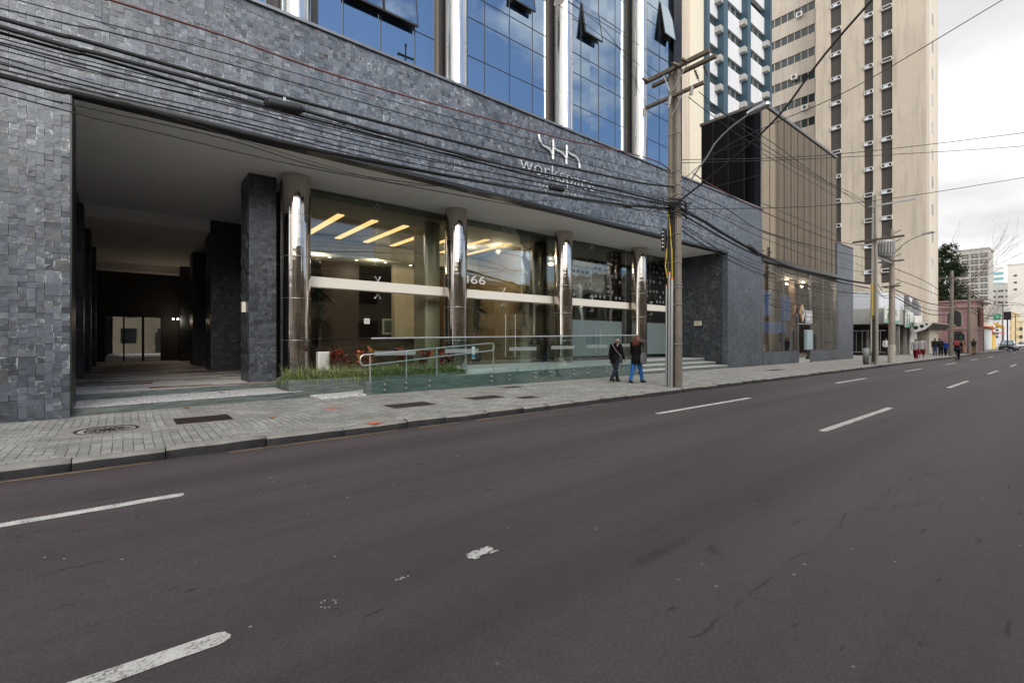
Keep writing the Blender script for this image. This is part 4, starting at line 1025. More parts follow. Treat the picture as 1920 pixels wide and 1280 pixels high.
# ------------------------------------------------------------------ shops on the corner
m_fascia = M('grey_fascia', (.36, .36, .35), .7, 0, .08, 2, .2)
CS = thing('corner_shop', 'flat roofed corner shop with a grey fascia over dark shopfronts', 'shop', (66, 13, .1))
mb = MB(); mb.box(58, 67.5, 12.2, 12.4, 3.3, 4.85); mb.box(58, 58.2, 12.4, 22, 3.3, 4.85); mb.build('fascia', m_fascia, CS)
mb = MB(); mb.box(59.0, 73.6, 13.2, 22, 4.7, 6.7); mb.build('upper_wall', M('pale_blue_wall', (.60, .63, .68), .6, 0, .05), CS)
mb = MB(); mb.box(69.3, 74, 12.4, 13.1, 3.62, 5.5); mb.build('white_wall', m_white, CS)
mb = MB(); mb.box(58.2, 74, 12.4, 22, 3.25, 3.4); mb.build('canopy_soffit', m_dkgrey, CS)
mb = MB(); mb.box(61, 74, 15.2, 15.4, .1, 3.25); mb.build('shop_front', m_int_dark, CS); MB().box(61, 61.2, 15.4, 22, .1, 3.25).build('shop_front', m_int_dark, CS)
for x_ in (60.2, 63.4, 66.4): MB().box(x_-.13, x_+.13, 12.45, 12.7, .13, 3.25).build('pillar', M('pillar_grey', (.28, .28, .27), .7), CS)
MB().box(60.4, 63.2, 12.5, 12.62, 2.85, 3.25).build('shop_name_board', M('board_brown', (.10, .075, .06), .6), CS)
dr = MB(); dr.box(62.0, 62.1, 14.9, 15.05, .13, 2.6); dr.box(63.1, 63.2, 14.9, 15.05, .13, 2.6); dr.box(62.1, 63.1, 14.9, 15.05, 2.45, 2.6); dr.build('door_frame', m_fascia, CS)
m_ = MB()
for k in range(14): m_.box(58.1, 58.14, 12.9+.5*k, 12.93+.5*k, .5, 2.6)
m_.box(58.09, 58.15, 12.5, 20, 2.6, 2.66); m_.box(58.09, 58.15, 12.5, 20, .44, .5); m_.build('railing', m_rail, CS)
MB().box(67.6, 70.4, 12.25, 12.4, .13, 2.75).build('white_door_panel', m_white, CS); MB().box(68.2, 69.6, 12.235, 12.249, .2, 2.4).build('door', M('door_grey_white', (.62, .62, .61), .5), CS)
m_post_w = M('poster_white', (.64, .68, .63), .5); m_post_g = M('poster_green', (.16, .40, .32), .5); m_post_d = M('poster_dark', (.10, .14, .08), .6)
def poster(label, x0, x1, z0, z1, y, fig):
    o = thing('advert_board', label, 'advert board', ((x0+x1)/2, y, z0))
    MB().box(x0, x1, y, y+.08, z0, z1).build('board', m_post_w, o)
    MB().box(x0+.02, x1-.02, y-.004, y, z0+.02, z0+.32).build('green_band', m_post_g, o)
    f = MB(); w_ = x1-x0
    f.prism([(x0+w_*.14, z0+.32), (x0+w_*.34, z0+.32), (x0+w_*.32, z0+.95), (x0+w_*.16, z0+.95)], 'y', y-.008, y-.001)
    f.ball((x0+w_*.24, y, z0+1.05), .12, 10, 6, 0, (1, .1, 1)); f.prism([(x0+w_*.08, z0+1.2), (x0+w_*.4, z0+1.2), (x0+w_*.28, z0+1.45)], 'y', y-.007, y-.001)
    f.build('printed_figure', m_post_d, o)
    if fig:
        g_ = MB()
        for i, (dx, dz, ww) in enumerate(((.55, 1.22, .32), (.62, 1.0, .22), (.58, .78, .3))): 
            for q in range(3): g_.box(x0+w_*dx+q*ww*w_/3, x0+w_*dx+(q+.7)*ww*w_/3, y-.006, y-.001, z0+dz, z0+dz+.14)
        g_.build('printed_script', m_post_d, o)
    return o
a0 = onY(1659, 605, 12.1); a1 = onY(1686, 605, 12.1); poster('wide advert board with a green base and a printed figure on the shop corner', a0.x, a1.x, 3.35, 4.95, 12.08, True)
a0 = onY(1696, 605, 12.1); a1 = onY(1707, 605, 12.1); poster('narrow advert board hanging between the thick pole and the round sign', a0.x, a1.x, 3.05, 4.75, 12.0, False)
rs = thing('round_sign', 'round sign with a dark green swoosh on the corner shop', 'sign', (69, 12, 4))
a_ = onY(1711, 600, 11.85); k = 28
MB().cyl((a_.x, 11.85, a_.z), (a_.x, 11.95, a_.z), .85, n=k).build('disc', M('sign_pale', (.62, .66, .64), .5), rs)
sw = [(a_.x+.80*math.cos(q), a_.z+.80*math.sin(q)) for q in [R(-150+i*12) for i in range(16)]]+[(a_.x+.12+.42*math.cos(q), a_.z+.12+.42*math.sin(q)) for q in [R(30-i*12) for i in range(16)]]
m_ = MB(); n_ = 16
for i in range(n_-1): m_.prism([sw[i], sw[i+1], sw[2*n_-2-i], sw[2*n_-1-i]], 'y', 11.83, 11.849)
m_.build('swoosh', M('swoosh_green', (.01, .075, .05), .5), rs)
MB().box(a_.x-.9, a_.x+.6, 11.86, 11.9, a_.z-1.25, a_.z-.98).build('lettered_strip', M('strip_grey', (.18, .18, .19), .5), rs)
for i, (u_, v_) in enumerate(((1699, 567), (1715, 572))):
    a_ = onY(u_, v_, 12.0)
    o = thing('vent_cowl', 'grey pyramid shaped roof cowl on the corner shop, ' + ('smaller one beside the pole' if i == 0 else 'larger one over the round sign'), 'vent', tuple(a_))
    s_ = .42+.2*i; f = MB(); vs = [(a_.x-s_, 11.7-s_*.3, a_.z-.5), (a_.x+s_, 11.7-s_*.3, a_.z-.5), (a_.x+s_, 11.7+s_, a_.z-.5), (a_.x-s_, 11.7+s_, a_.z-.5)]
    tp = [(a_.x-.15, 11.85, a_.z+.75), (a_.x+.15, 11.85, a_.z+.75), (a_.x+.15, 12.15, a_.z+.75), (a_.x-.15, 12.15, a_.z+.75)]
    f.add(vs+tp, [(0, 1, 5, 4), (1, 2, 6, 5), (2, 3, 7, 6), (3, 0, 4, 7), (4, 5, 6, 7), (3, 2, 1, 0)]); f.build('hood', M('cowl_grey', (.13, .13, .135), .5), o)
    MB().box(a_.x-s_, a_.x+s_, 11.7-s_*.3, 11.7+s_, a_.z-.75-.4*i, a_.z-.5).build('skirt', M('cowl_light', (.30, .30, .31), .5), o)
sc_ = thing('shell_canopy', 'white concrete canopy with round holes and a ribbed underside', 'canopy', (72, 11.5, 2.7))
prof = [(12.2, 2.55), (11.6, 2.6), (11.0, 2.85), (10.55, 3.3), (10.3, 3.62), (12.2, 3.62)]
m_ = MB(); m_.prism(prof, 'x', 67.0, 67.25); m_.build('end_fascia', m_white, sc_)
m_ = MB(); m_.box(67.25, 81, 10.3, 12.2, 3.5, 3.62)
for k in range(22): m_.prism([(12.2, 2.9), (11.2, 3.05), (10.4, 3.5), (12.2, 3.5)], 'x', 67.5+.62*k, 67.75+.62*k)
m_.build('ribbed_slab', m_conc, sc_)
m_ = MB()
for y, z, r_ in ((11.75, 3.05, .20), (11.25, 3.2, .17), (10.85, 3.4, .11)): m_.cyl((66.98, y, z), (67.0, y, z), r_, n=16)
m_.build('round_hole', m_black, sc_)

# ------------------------------------------------------------------ towers
m_bt = M('beige_render', (.49, .425, .345), .75, 0, .10, .22, .5, .3, 8)
m_bt2 = M('pale_beige_render', (.58, .53, .46), .75, 0, .06, .35, .3)
m_strip = M('brown_louvre', (.055, .048, .042), .6, 0, .15)
m_win = M('dark_window', (.035, .045, .048), .06, 0, .5, .7, spec=.45)
BT = thing('beige_tower', 'tall beige tower with three dark vertical window strips', 'tower', (76, 18, .1))
XT = 74.0
ycorner = onX(1737, 400, XT).y
mb = MB(); yl = onX(1529, 200, XT).y
st = [(1557, 1577), (1620, 1637), (1652, 1673)]
ys = []
for a, b in st: ys.append((onX(b, 200, XT).y, onX(a, 200, XT).y))
ys.sort(); ys = [(lo, hi) for lo, hi in ys]
edges_y = [ycorner]+[v for p in ys for v in p]+[yl]
for i in range(0, len(edges_y), 2): mb.box(XT, XT+.4, edges_y[i], edges_y[i+1], .1, 56)
for lo, hi in ys: mb.box(XT, XT+.4, lo, hi, .1, 8.9)
mb.box(XT+.4, XT+6, ycorner+.01, yl, .1, 56); mb.build('wall', m_bt, BT)
mb = MB(); mb.box(XT+.01, XT+5.4, ycorner-.25, ycorner, .1, 56); mb.build('street_wall', m_bt2, BT)
mb = MB(); mb.box(XT+5.4, XT+8, ycorner+.6, ycorner+2, .1, 38); mb.build('street_wall', m_bt2, BT)
for k in range(14): MB().box(XT+1.6, XT+2.4, ycorner-.27, ycorner-.25, 7+3.3*k, 8.3+3.3*k).build('window', m_win, BT)
m_ledge = M('ledge_white', (.62, .62, .62), .5); m_acb = M('ac_blue_white', (.60, .66, .74), .4)
for si, (lo, hi) in enumerate(ys):
    s_ = MB(); s_.box(XT+.25, XT+.39, lo, hi, 8.9, 56)
    o = s_.build('window_strip', m_strip, BT)
    for k in range(14):
        z = 10.2+3.3*k; L = MB(); rr = random.Random(k*7+si)
        L.box(XT-.12, XT-.06, lo, hi, z+.42, z+.50); L.box(XT-.12, XT-.06, lo, hi, z, z+.07); L.box(XT-.12, XT+.25, lo, lo+.06, z, z+.5); L.box(XT-.12, XT+.25, hi-.06, hi, z, z+.5); L.box(XT-.06, XT+.24, lo+.06, hi-.06, z+.02, z+.06)
        l_ = L.build('ledge', m_ledge, o)
        if rr.random() < .6:
            ym = lo+(hi-lo)*rr.uniform(.25, .6); MB().box(XT-.04, XT+.22, ym, ym+(hi-lo)*.4, z+.08, z+.40).build('air_conditioner', m_acb, l_)
WG = thing('ribbon_window_block', 'beige block with ribbon windows set back beside the tower', 'office block', (79, 28, .1))
XW = 76.2; y0 = onX(1528, 100, XW).y; y1 = onX(1440, 100, XW).y
mb = MB(); zc = [49.6-3.3*k for k in range(13)]
prev = 60.
for z in zc:
    mb.box(XW, XW+.3, y0, y1, z+.62, prev); prev = z-.62
mb.box(XW, XW+.3, y0, y1, .1, prev); mb.box(XW+.3, XW+8, y0, y1, .1, 60)
mb.build('wall', m_bt2 if False else M('dusty_beige_render', (.50, .44, .37), .75, 0, .08, .35, .4), WG)
for z in zc[:9]:
    o = MB().box(XW+.14, XW+.29, y0, y1, z-.62, z+.62).build('window_band', m_win, WG)
    f = MB(); n_ = 7
    for i in range(n_): yy = y0+(y1-y0)*i/n_; f.box(XW+.08, XW+.14, yy-.03, yy+.03, z-.62, z+.62)
    f.box(XW+.06, XW+.08, y0, y1, z-.62, z-.56); f.build('mullions', m_cream, o)
for u_, v_ in ((1499, 28), (1489, 145), (1509, 202)):
    a_ = onX(u_, v_, XW-.3); o = MB().box(XW-.5, XW, a_.y-.4, a_.y+.4, a_.z-.35, a_.z+.35).build('air_conditioner', m_white, WG)
    MB().cyl((XW-.51, a_.y, a_.z), (XW-.5, a_.y, a_.z), .25, n=14).build('fan_grille', m_dkgrey, o)
# white office tower with blue fins
BW = thing('blue_fin_tower', 'white office tower with dark blue vertical fins and boxed air conditioners', 'tower', (48, 26, .1))
YR, YF = 23.65, 23.0
m_fin = M('blue_fin_paint', (.032, .072, .105), .5, 0, .08, 1)
m_span = M('white_spandrel', (.57, .58, .605), .55, 0, .05, .5, .2)
fins = []
for a, b, c in ((1316, 1326, 1331), (1345, 1357, 1365), (1391, 1402, 1408), (1423, 1444, 1447.5)):
    xf0 = onY(b, 100, YF).x; xf1 = onY(c, 100, YF).x; fins.append((xf0, xf1))
    MB().box(xf0, xf1, YF, YR+.5, .1, 50).build('fin', m_fin, BW)
xl = onY(1293, 100, YR-.3).x
MB().box(xl, fins[0][0], YR-.3, YR+.5, .1, 50).build('end_wall', m_cream, BW); MB().box(onY(1273, 100, YR+1).x-6, xl, YR-.2, YR+6, .1, 50).build('side_wall', m_bt, BW)
zt = [19.0+2.93*k for k in range(-5, 10)]
mb = MB()
for i in range(3):
    a, b = fins[i][1], fins[i+1][0]
    for k in range(len(zt)-1):
        mb.box(a, b, YR, YR+.4, zt[k]+.5, zt[k+1]-.5)
mb.build('spandrel', m_span, BW)
MB().box(fins[0][0], fins[3][1], YR+.5, YR+9, .1, 50).build('core', m_int_dark, BW)
for i in range(3):
    a, b = fins[i][1], fins[i+1][0]
    for k in range(3, len(zt)-3):
        o = MB().box(a, b, YR+.22, YR+.3, zt[k]-.5, zt[k]+.5).build('window', m_win, BW)
        f = MB(); n_ = max(2, int((b-a)/1.0))
        for q in range(1, n_): x_ = a+(b-a)*q/n_; f.box(x_-.025, x_+.025, YR+.17, YR+.22, zt[k]-.5, zt[k]+.5)
        f.box(a, a+(b-a)*.16, YR+.15, YR+.17, zt[k]-.1, zt[k]+.5); f.build('frame', m_fascia, o)
        z = zt[k]-.85
        ac = MB(); ac.box(b-.62, b-.02, YR-.62, YR, z-.30, z+.25); 
        acx = ac.build('air_conditioner_box', M('ac_grey', (.42, .42, .40), .6), BW)
        g_ = MB()
        for q in range(4): g_.box(b-.60, b-.05, YR-.64, YR-.62, z-.25+.12*q, z-.19+.12*q)
        g_.build('grille', m_fascia, acx)

# ------------------------------------------------------------------ far end of the street
def block(name, label, cat, x0, x1, y0, y1, h, wall, cols_w, rows, z0, dz, wh, ww, win, cols_s=0, roof=None, sm=None):
    o = thing(name, label, cat, ((x0+x1)/2, (y0+y1)/2, 0))
    MB().box(x0, x1, y0, y1, -.02, h).build('wall', wall, o)
    r_ = MB(); r_.box(x0-.3, x1+.3, y0-.3, y1+.3, h, h+.5); r_.build('roof', roof or wall, o)
    proto = None
    for r in range(rows):
        for c in range(cols_w):
            yy = y0+(y1-y0)*(c+.5)/cols_w; z = z0+dz*r
            w_ = MB(); w_.box(-.06, .02, -ww/2, ww/2, 0, wh)
            if proto is None:
                proto = w_.mesh('window', [win])
                f = MB(); f.box(-.10, -.06, -.04, .04, 0, wh); f.box(-.10, -.06, -ww/2, ww/2, wh*.48, wh*.55); f.box(-.10, -.06, -ww/2, -ww/2+.08, 0, wh); f.box(-.10, -.06, ww/2-.08, ww/2, 0, wh); fr = f.mesh('frame', [m_cream])
            q = bpy.data.objects.new('window', proto); COL.objects.link(q); q.parent = o; q.location = Vector((x0, yy, z))-W[o.name]
            if ww > 1.5:
                e = bpy.data.objects.new('frame', fr); COL.objects.link(e); e.parent = q
    if cols_s:
        pm = MB().box(-ww/2, ww/2, -.06, .02, 0, wh).mesh('window', [win])
        for r in range(rows):
            for c in range(cols_s):
                q = bpy.data.objects.new('window', pm); COL.objects.link(q); q.parent = o; q.location = Vector((x0+(x1-x0)*(c+.5)/cols_s, y0, z0+dz*r))-W[o.name]
    return o
m_gb = M('grey_concrete_wall', (.38, .365, .335), .8, 0, .06, .2, .2)
XB = 320.; yb0 = onX(1854, 500, XB).y; yb1 = onX(1784, 500, XB).y
block('office_block', 'pale grey office block with a grid of windows behind the pink house', 'office block', XB, XB+18, yb0, yb1, 46, m_gb, 4, 13, 6.2, 2.98, 2.0, 2.75, m_win)
XB = 380.; block('apartment_block', 'white apartment block with balcony slots at the far right', 'apartment block', XB, XB+20, onX(1898, 500, XB).y, onX(1855, 500, XB).y, 33.5, m_white, 3, 8, 6, 3.3, 1.1, 2.2, m_win)
XB = 360.; block('apartment_block', 'plain cream tower slab closing the street at the right edge', 'apartment block', XB, XB+20, onX(1950, 500, XB).y, onX(1889, 500, XB).y, 41.5, M('warm_white_wall', (.70, .67, .62), .7, 0, .04, .1, .2), 2, 3, 28, 3.6, 1.0, 1.2, m_win)
XB = 420.; block('apartment_block', 'white block with turquoise sun shades behind the office block', 'apartment block', XB, XB+15, onX(1878, 500, XB).y, onX(1856, 500, XB).y, 47, m_white, 1, 4, 33, 3.2, 1.7, 7.0, M('turquoise_shade', (.12, .38, .44), .5))
XB = 250.; block('yellow_house', 'narrow ochre and cream building past the traffic light', 'house', XB, XB+30, onX(1898, 600, XB).y, onX(1880, 600, XB).y, 11.8, M('ochre_wall', (.55, .42, .22), .7, 0, .1), 1, 3, 2.6, 3, 1.4, 1.4, m_win, 4)
XB = 280.; block('low_house', 'low cream buildings at the end of the street', 'house', XB, XB+60, onX(1918, 600, XB).y, onX(1896, 600, XB).y, 9.3, m_cream, 2, 2, 2.6, 3.2, 1.3, 1.4, m_win, 6)
XB = 200.; block('plain_building', 'plain cream building with a blank side wall beside the pink house', 'building', XB, XB+20, onX(1856, 600, XB).y, onX(1836, 600, XB).y, 11.5, M('cream_wall', (.52, .50, .42), .7), 1, 1, 6, 3, 1.0, 1.2, m_win)
SB = thing('sign_building', 'grey and white building front with a green square sign', 'shop', (185, 15, 0))
XB = 185.; ya, yb = onX(1882, 600, XB).y, onX(1855, 600, XB).y
MB().box(XB, XB+16, ya, yb, 0, 8.5).build('wall', M('lavender_white', (.60, .60, .64), .6), SB); MB().box(XB-.2, XB+16, ya-.1, yb, 8.5, 11).build('roof_band', m_fascia, SB)
gs = thing('square_sign', 'green square sign with a pale mark on the grey building', 'sign', (XB, 15, 12))
a_ = onX(1869.5, 593.5, XB-.3); MB().box(XB-.3, XB-.1, a_.y-.68, a_.y+.68, a_.z-.78, a_.z+.78).build('panel', M('sign_green', (.0, .22, .10), .5), gs)
m_ = MB(); m_.tube([(XB-.34, a_.y+.3, a_.z+.35), (XB-.34, a_.y-.05, a_.z+.05), (XB-.34, a_.y+.2, a_.z-.25), (XB-.34, a_.y-.3, a_.z-.35), (XB-.34, a_.y-.22, a_.z+.3)], .07, 5); m_.build('mark', m_post_w, gs)
m_ = MB(); 
for k in range(5): m_.box(XB-.05, XB, a_.y-.22, a_.y+.22, a_.z-2.2-.9*k, a_.z-1.6-.9*k)
m_.build('painted_characters', m_dkgrey, SB)
# pink two storey house
m_pink = M('pink_wall', (.60, .34, .37), .75, 0, .1, 1, .2); m_pinkp = M('pale_pink_trim', (.58, .44, .38), .75); m_redroof = M('terracotta', (.33, .12, .06), .8, 0, .25, 4)
PH = thing('pink_house', 'pink two storey corner house with cream trim and an arched window', 'house', (92, 12, .1))
XP = 89.; yA = onX(1829, 620, XP).y; yB = yA+7.5
MB().box(XP, XP+6, yA, yB, .1, 7.0).build('wall', m_pink, PH)
m_ = MB(); m_.box(XP-.22, XP+6, yA-.22, yB, 6.15, 6.4); m_.box(XP-.15, XP+6, yA-.15, yB, 3.2, 3.42); m_.box(XP-.3, XP+6, yA-.3, yB, 7.0, 7.2); m_.build('cornice', m_pinkp, PH)
m_ = MB()
for y in (yA, yA+3.4): m_.box(XP-.12, XP, y, y+.75, .1, 6.15)
for x_ in (XP, XP+5): m_.box(x_, x_+.8, yA-.12, yA, .1, 6.15)
m_.build('pilaster', m_pinkp, PH)
def arch(y, z0, w_, h, mat, t_=.05, x_=XP):
    p = [(y-w_/2, z0), (y+w_/2, z0), (y+w_/2, z0+h-w_/2)]+[(y+w_/2*math.cos(q), z0+h-w_/2+w_/2*math.sin(q)) for q in [PI*i/10 for i in range(1, 10)]]+[(y-w_/2, z0+h-w_/2)]
    return MB().prism(p, 'x', x_-t_, x_+.02)
for y, z0 in ((yA+2.1, 3.6), (yA+5.6, 3.6)):
    o = arch(y, z0, 1.4, 2.2, None).build('window', m_dkgrey, PH); arch(y, z0-.1, 1.9, 2.5, None, .03).build('window_surround', m_pinkp, PH)
for y in (yA+2.0, yA+5.6): MB().box(XP-.05, XP+.01, y-.7, y+.7, .2, 2.9).build('door', m_dkgrey, PH)
MB().box(XP+2.2, XP+4.8, yA-.26, yA-.13, 3.7, 6.0).build('red_side_panel', m_redroof, PH)
rf = thing('tiled_house', 'house with an orange tiled roof between the tower and the pink house', 'house', (92, 22, .1))
MB().box(XP-1, XP+10, yB+.1, yB+12, .1, 7.2).build('wall', m_bt2, rf)
m_ = MB(); m_.prism([(yB-.1, 7.2), (yB+12.2, 7.2), (yB+6, 9.6)], 'x', XP-1.3, XP+10.2); m_.build('roof', m_redroof, rf)
MB().box(XP-1.05, XP-1, yB+1.5, yB+4, 3.2, 5).build('window', m_win, rf)
# shops with orange and yellow fronts
os_ = thing('awning_shop', 'small shop with a bright orange sign and awning', 'shop', (130, 12, 0))
XO = 130.; y0 = onX(1858, 640, XO).y
MB().box(XO+1, XO+14, y0+.6, y0+7, 0, 5.2).build('wall', m_bt2, os_)
a_ = onX(1853, 624, XO); MB().box(XO-.2, XO+.6, y0-.3, y0+2.6, a_.z-.6, a_.z+1.3).build('sign_board', M('orange_sign', (.62, .14, .02), .5), os_)
m_ = MB(); m_.prism([(y0-1.6, 3.0), (y0+2.4, 3.6), (y0+2.4, 3.75), (y0-1.6, 3.15)], 'x', XO-.5, XO+4); m_.build('awning', M('red_awning', (.55, .07, .02), .6), os_)
ys_ = thing('yellow_kiosk', 'bright yellow shopfront panel under the orange awning', 'kiosk', (128, 11, 0))
XO2 = 126.; yA2 = onX(1861, 660, XO2).y; yB2 = onX(1847, 660, XO2).y
MB().box(XO2, XO2+5, yA2, yB2, 0, 3.0).build('body', M('yellow_panel', (.65, .38, .01), .5), ys_); MB().box(XO2-.02, XO2, yA2+.2, yA2+.7, .2, 2.6).build('door', m_bt2, ys_); MB().box(XO2-.1, XO2+5, yA2-.5, yB2, 3.0, 3.2).build('roof', m_coping, ys_)
ya_ = thing('yellow_awning', 'mustard yellow awning past the orange shop sign', 'awning', (150, 12, 3))
XO3 = 150.; a0 = onX(1879, 632, XO3).y; a1 = onX(1862, 632, XO3).y
m_ = MB(); m_.prism([(a0, 4.2), (a1, 5.2), (a1, 5.8), (a0, 4.9)], 'x', XO3, XO3+6); m_.build('cloth', M('mustard_awning', (.50, .27, .02), .6), ya_); MB().box(XO3+4, XO3+4.2, a0, a0+.15, 0, 4.2).build('post', m_dkgrey, ya_)
wsx = thing('white_shop', 'white rendered shop next to the yellow kiosk', 'shop', (112, 12, 0))
XO4 = 112.; a0 = onX(1846, 650, XO4).y; a1 = onX(1833, 650, XO4).y
MB().box(XO4, XO4+10, a0, a1+2, 0, 3.7).build('wall', m_white, wsx); MB().box(XO4-.05, XO4, a0+.3, a0+.9, .1, 2.3).build('door', m_dkgrey, wsx); MB().box(XO4-.6, XO4+10, a0-.5, a1+2, 3.7, 3.95).build('roof', m_redroof, wsx)

# ------------------------------------------------------------------ across the street: seen only as reflections in glass and steel
def opp(name, label, x0, x1, h, wall, nx, nz, z0, dz, ww, wh, y=-5.2, depth=14):
    o = thing(name, label, 'building', ((x0+x1)/2, y-5, .1))
    MB().box(x0, x1, y-depth, y, .1, h).build('wall', wall, o)
    MB().box(x0-.2, x1+.2, y-depth, y+.35, h, h+.35).build('cornice', m_white, o)
    pm = MB().box(-ww/2, ww/2, -.02, .06, 0, wh).mesh('window', [m_win])
    for i in range(nx):
        for k in range(nz):
            q = bpy.data.objects.new('window', pm); COL.objects.link(q); q.parent = o; q.location = Vector((x0+(x1-x0)*(i+.5)/nx, y, z0+dz*k))-W[o.name]
    d = MB()
    d.box((x0+x1)/2-1, (x0+x1)/2+1, y-.02, y+.07, .13, 2.7); d.build('door', m_dkgrey, o)
    return o
m_op1 = M('old_cream_wall', (.46, .41, .32), .8, 0, .12, .6, .4); m_op2 = M('pale_wall', (.56, .54, .49), .8, 0, .1, .6, .3); m_op3 = M('beige_panel_wall', (.44, .40, .34), .8, 0, .06, .3)
opp('cream_house', 'cream house across the street, reflected in the passage doors', -34, -9, 7.5, m_op2, 6, 2, 1.2, 3.3, 1.6, 1.7)
opp('apartment_house', 'two storey beige building across the street, reflected in the lobby glass', -8.6, 17, 7.6, m_op1, 7, 2, 1.3, 3.3, 1.5, 1.9)
opp('low_shop', 'low beige shop row across the street, reflected beside the entrance', 17.4, 44, 7.0, m_op3, 7, 2, 1.3, 3.0, 1.7, 1.5)
opp('grey_house', 'tall grey house across the street, reflected in the showroom window', 44.4, 70, 9.5, m_op2, 6, 2, 1.4, 3.6, 1.8, 2.0)
ot = opp('opposite_tower', 'beige panelled tower across the street, mirrored in the bronze glass', 76.5, 110, 52, m_op3, 5, 1, 1.3, 3, 2, 1.6, depth=6)
m_ = MB()
for k in range(1, 22): m_.box(76.5+1.5*k-.015, 76.5+1.5*k+.015, -5.2, -5.17, 5, 52)
m_.build('panel_joints', m_strip, ot)
cs_ = thing('church_spire', 'church spire with an iron cross, reflected in the tower glass', 'church', (22.7, -15, 0))
m_ = MB(); m_.box(20.7, 24.7, -17, -13, 0, 20); m_.build('belfry', m_op2, cs_)
m_ = MB(); vs = [(20.7, -17, 20), (24.7, -17, 20), (24.7, -13, 20), (20.7, -13, 20), (22.7, -15, 28.6)]; m_.add(vs, [(0, 1, 4), (1, 2, 4), (2, 3, 4), (3, 0, 4)]); m_.build('roof', m_dkgrey, cs_)
m_ = MB(); m_.cyl((22.7, -15, 28.2), (22.7, -15, 32.2), .14, .11, 8); m_.cyl((21.8, -15, 31.1), (23.6, -15, 31.1), .13, n=8); m_.ball((22.7, -15, 29.4), .45, 12, 8, 0, (1, 1, .8))
for c in ((21.8, 31.1), (23.6, 31.1), (22.7, 32.25)): m_.ball((c[0], -15, c[1]), .16, 8, 6)
m_.build('cross', m_black, cs_)

for x_ in (31.5, 35.0, 38.5, 41.5):
    MB().cyl((x_, 14.2, 6.17), (x_, 14.2, 6.195), .16, n=14).build('added_ceiling_lamp', m_lampw, SH); lamp('showroom_fill_light', (x_, 14.2, 5.9), 70, (1., .82, .6))  # lamps and lights added to brighten the dim showroom interior
# ------------------------------------------------------------------ utility poles
m_galv = M('galvanised_steel', (.42, .43, .43), .42, .7, .12, 6)
m_porc = M('porcelain', (.50, .48, .46), .25)
m_porcd = M('brown_porcelain', (.09, .06, .045), .3)
m_wood = M('weathered_timber', (.12, .095, .07), .9, 0, .35, 5, .4, .6, 40)
m_polec = M('pole_concrete', (.19, .165, .135), .92, 0, .28, 2.5, .7, .6, 45)
def insul(mb, p, d, n=4, r=.055, m=0):
    p = Vector(p); d = Vector(d).normalized()
    for i in range(n): mb.cyl(p+d*(.07*i), p+d*(.07*i+.035), r, r*.55, 10, m)
    mb.cyl(p-d*.08, p+d*(.07*n+.06), .016, n=6, m=m)
def hpole(label, loc, h, wy=.40, wx=.27, taper=.75, pre='utility_pole', mat=None):
    o = thing(pre, label, 'utility pole', loc)
    x0, y0, z0 = loc; mb = MB()
    def sec(z):
        f = 1-(1-taper)*(z-z0)/h; a, b, wb, fl = wx*f/2, wy*f/2, .05*f, .095*f
        return [(-a, -b), (a, -b), (a, -b+fl), (wb, -b+fl*1.5), (wb, b-fl*1.5), (a, b-fl), (a, b), (-a, b), (-a, b-fl), (-wb, b-fl*1.5), (-wb, -b+fl*1.5), (-a, -b+fl)]
    n = 10; k = 12; vs = []
    for i in range(n+1):
        z = z0-.1+(h+.1)*i/n
        vs += [(x0+p[0], y0+p[1], z) for p in sec(z)]
    fs = [(i*k+j, i*k+(j+1) % k, (i+1)*k+(j+1) % k, (i+1)*k+j) for i in range(n) for j in range(k)]
    mb.add(vs, fs); mb.add(vs, [tuple(range(n*k, n*k+k))])
    mb.build('shaft', mat or m_polec, o, 0)
    return o
def crossarm(o, loc, z, L, off=0., sec=.11, tilt=0.):
    x0, y0, _ = loc
    T = Matrix.Translation((x0-.19, y0+off, z)) @ Matrix.Rotation(tilt, 4, 'X')
    a = MB().box(-.055, .055, -L/2, L/2, -sec/2, sec/2, 0, T).build('crossarm', m_wood, o, .012)
    return a
PA = (13.64, 8.36, .13)
pole = hpole('weathered concrete utility pole with two timber crossarms in front of the portico', PA, 10.1)
crossarm(pole, PA, 10.22, 2.25, -.15, .13); 
ca2 = MB().box(PA[0]+.14, PA[0]+.25, PA[1]-1.28, PA[1]+.95, 10.15, 10.27).build('crossarm', m_wood, pole, .012)
crossarm(pole, PA, 9.35, 2.1, -.05, .10)
def insulator(o, mat, *a):
    m_ = MB(); insul(m_, *a); m_.build('insulator', mat, o)
for dy in (.85, -.25, -.55): insulator(pole, m_porcd, (PA[0]-.26, PA[1]+dy, 10.22), (-1, 0, -.15), 4, .055)
for dy in (-.25, -.55): insulator(pole, m_porcd, (PA[0]+.28, PA[1]+dy-.3, 10.1), (.7, 0, -.7), 4, .055)
for dy in (.95, .0, -.75): insulator(pole, m_porc, (PA[0]-.26, PA[1]+dy, 9.30), (-.25, 0, -1), 4, .06)
br = MB()
for sy in (-1, 1):
    br.cyl((PA[0]-.17, PA[1]+sy*.05, 9.55), (PA[0]-.2, PA[1]-.15+sy*.42, 10.15), .016, n=6)
br.cyl((PA[0]-.17, PA[1]-.02, 8.75), (PA[0]-.2, PA[1]-.42, 9.3), .016, n=6)
br.build('brace', m_galv, pole)
cl = MB()
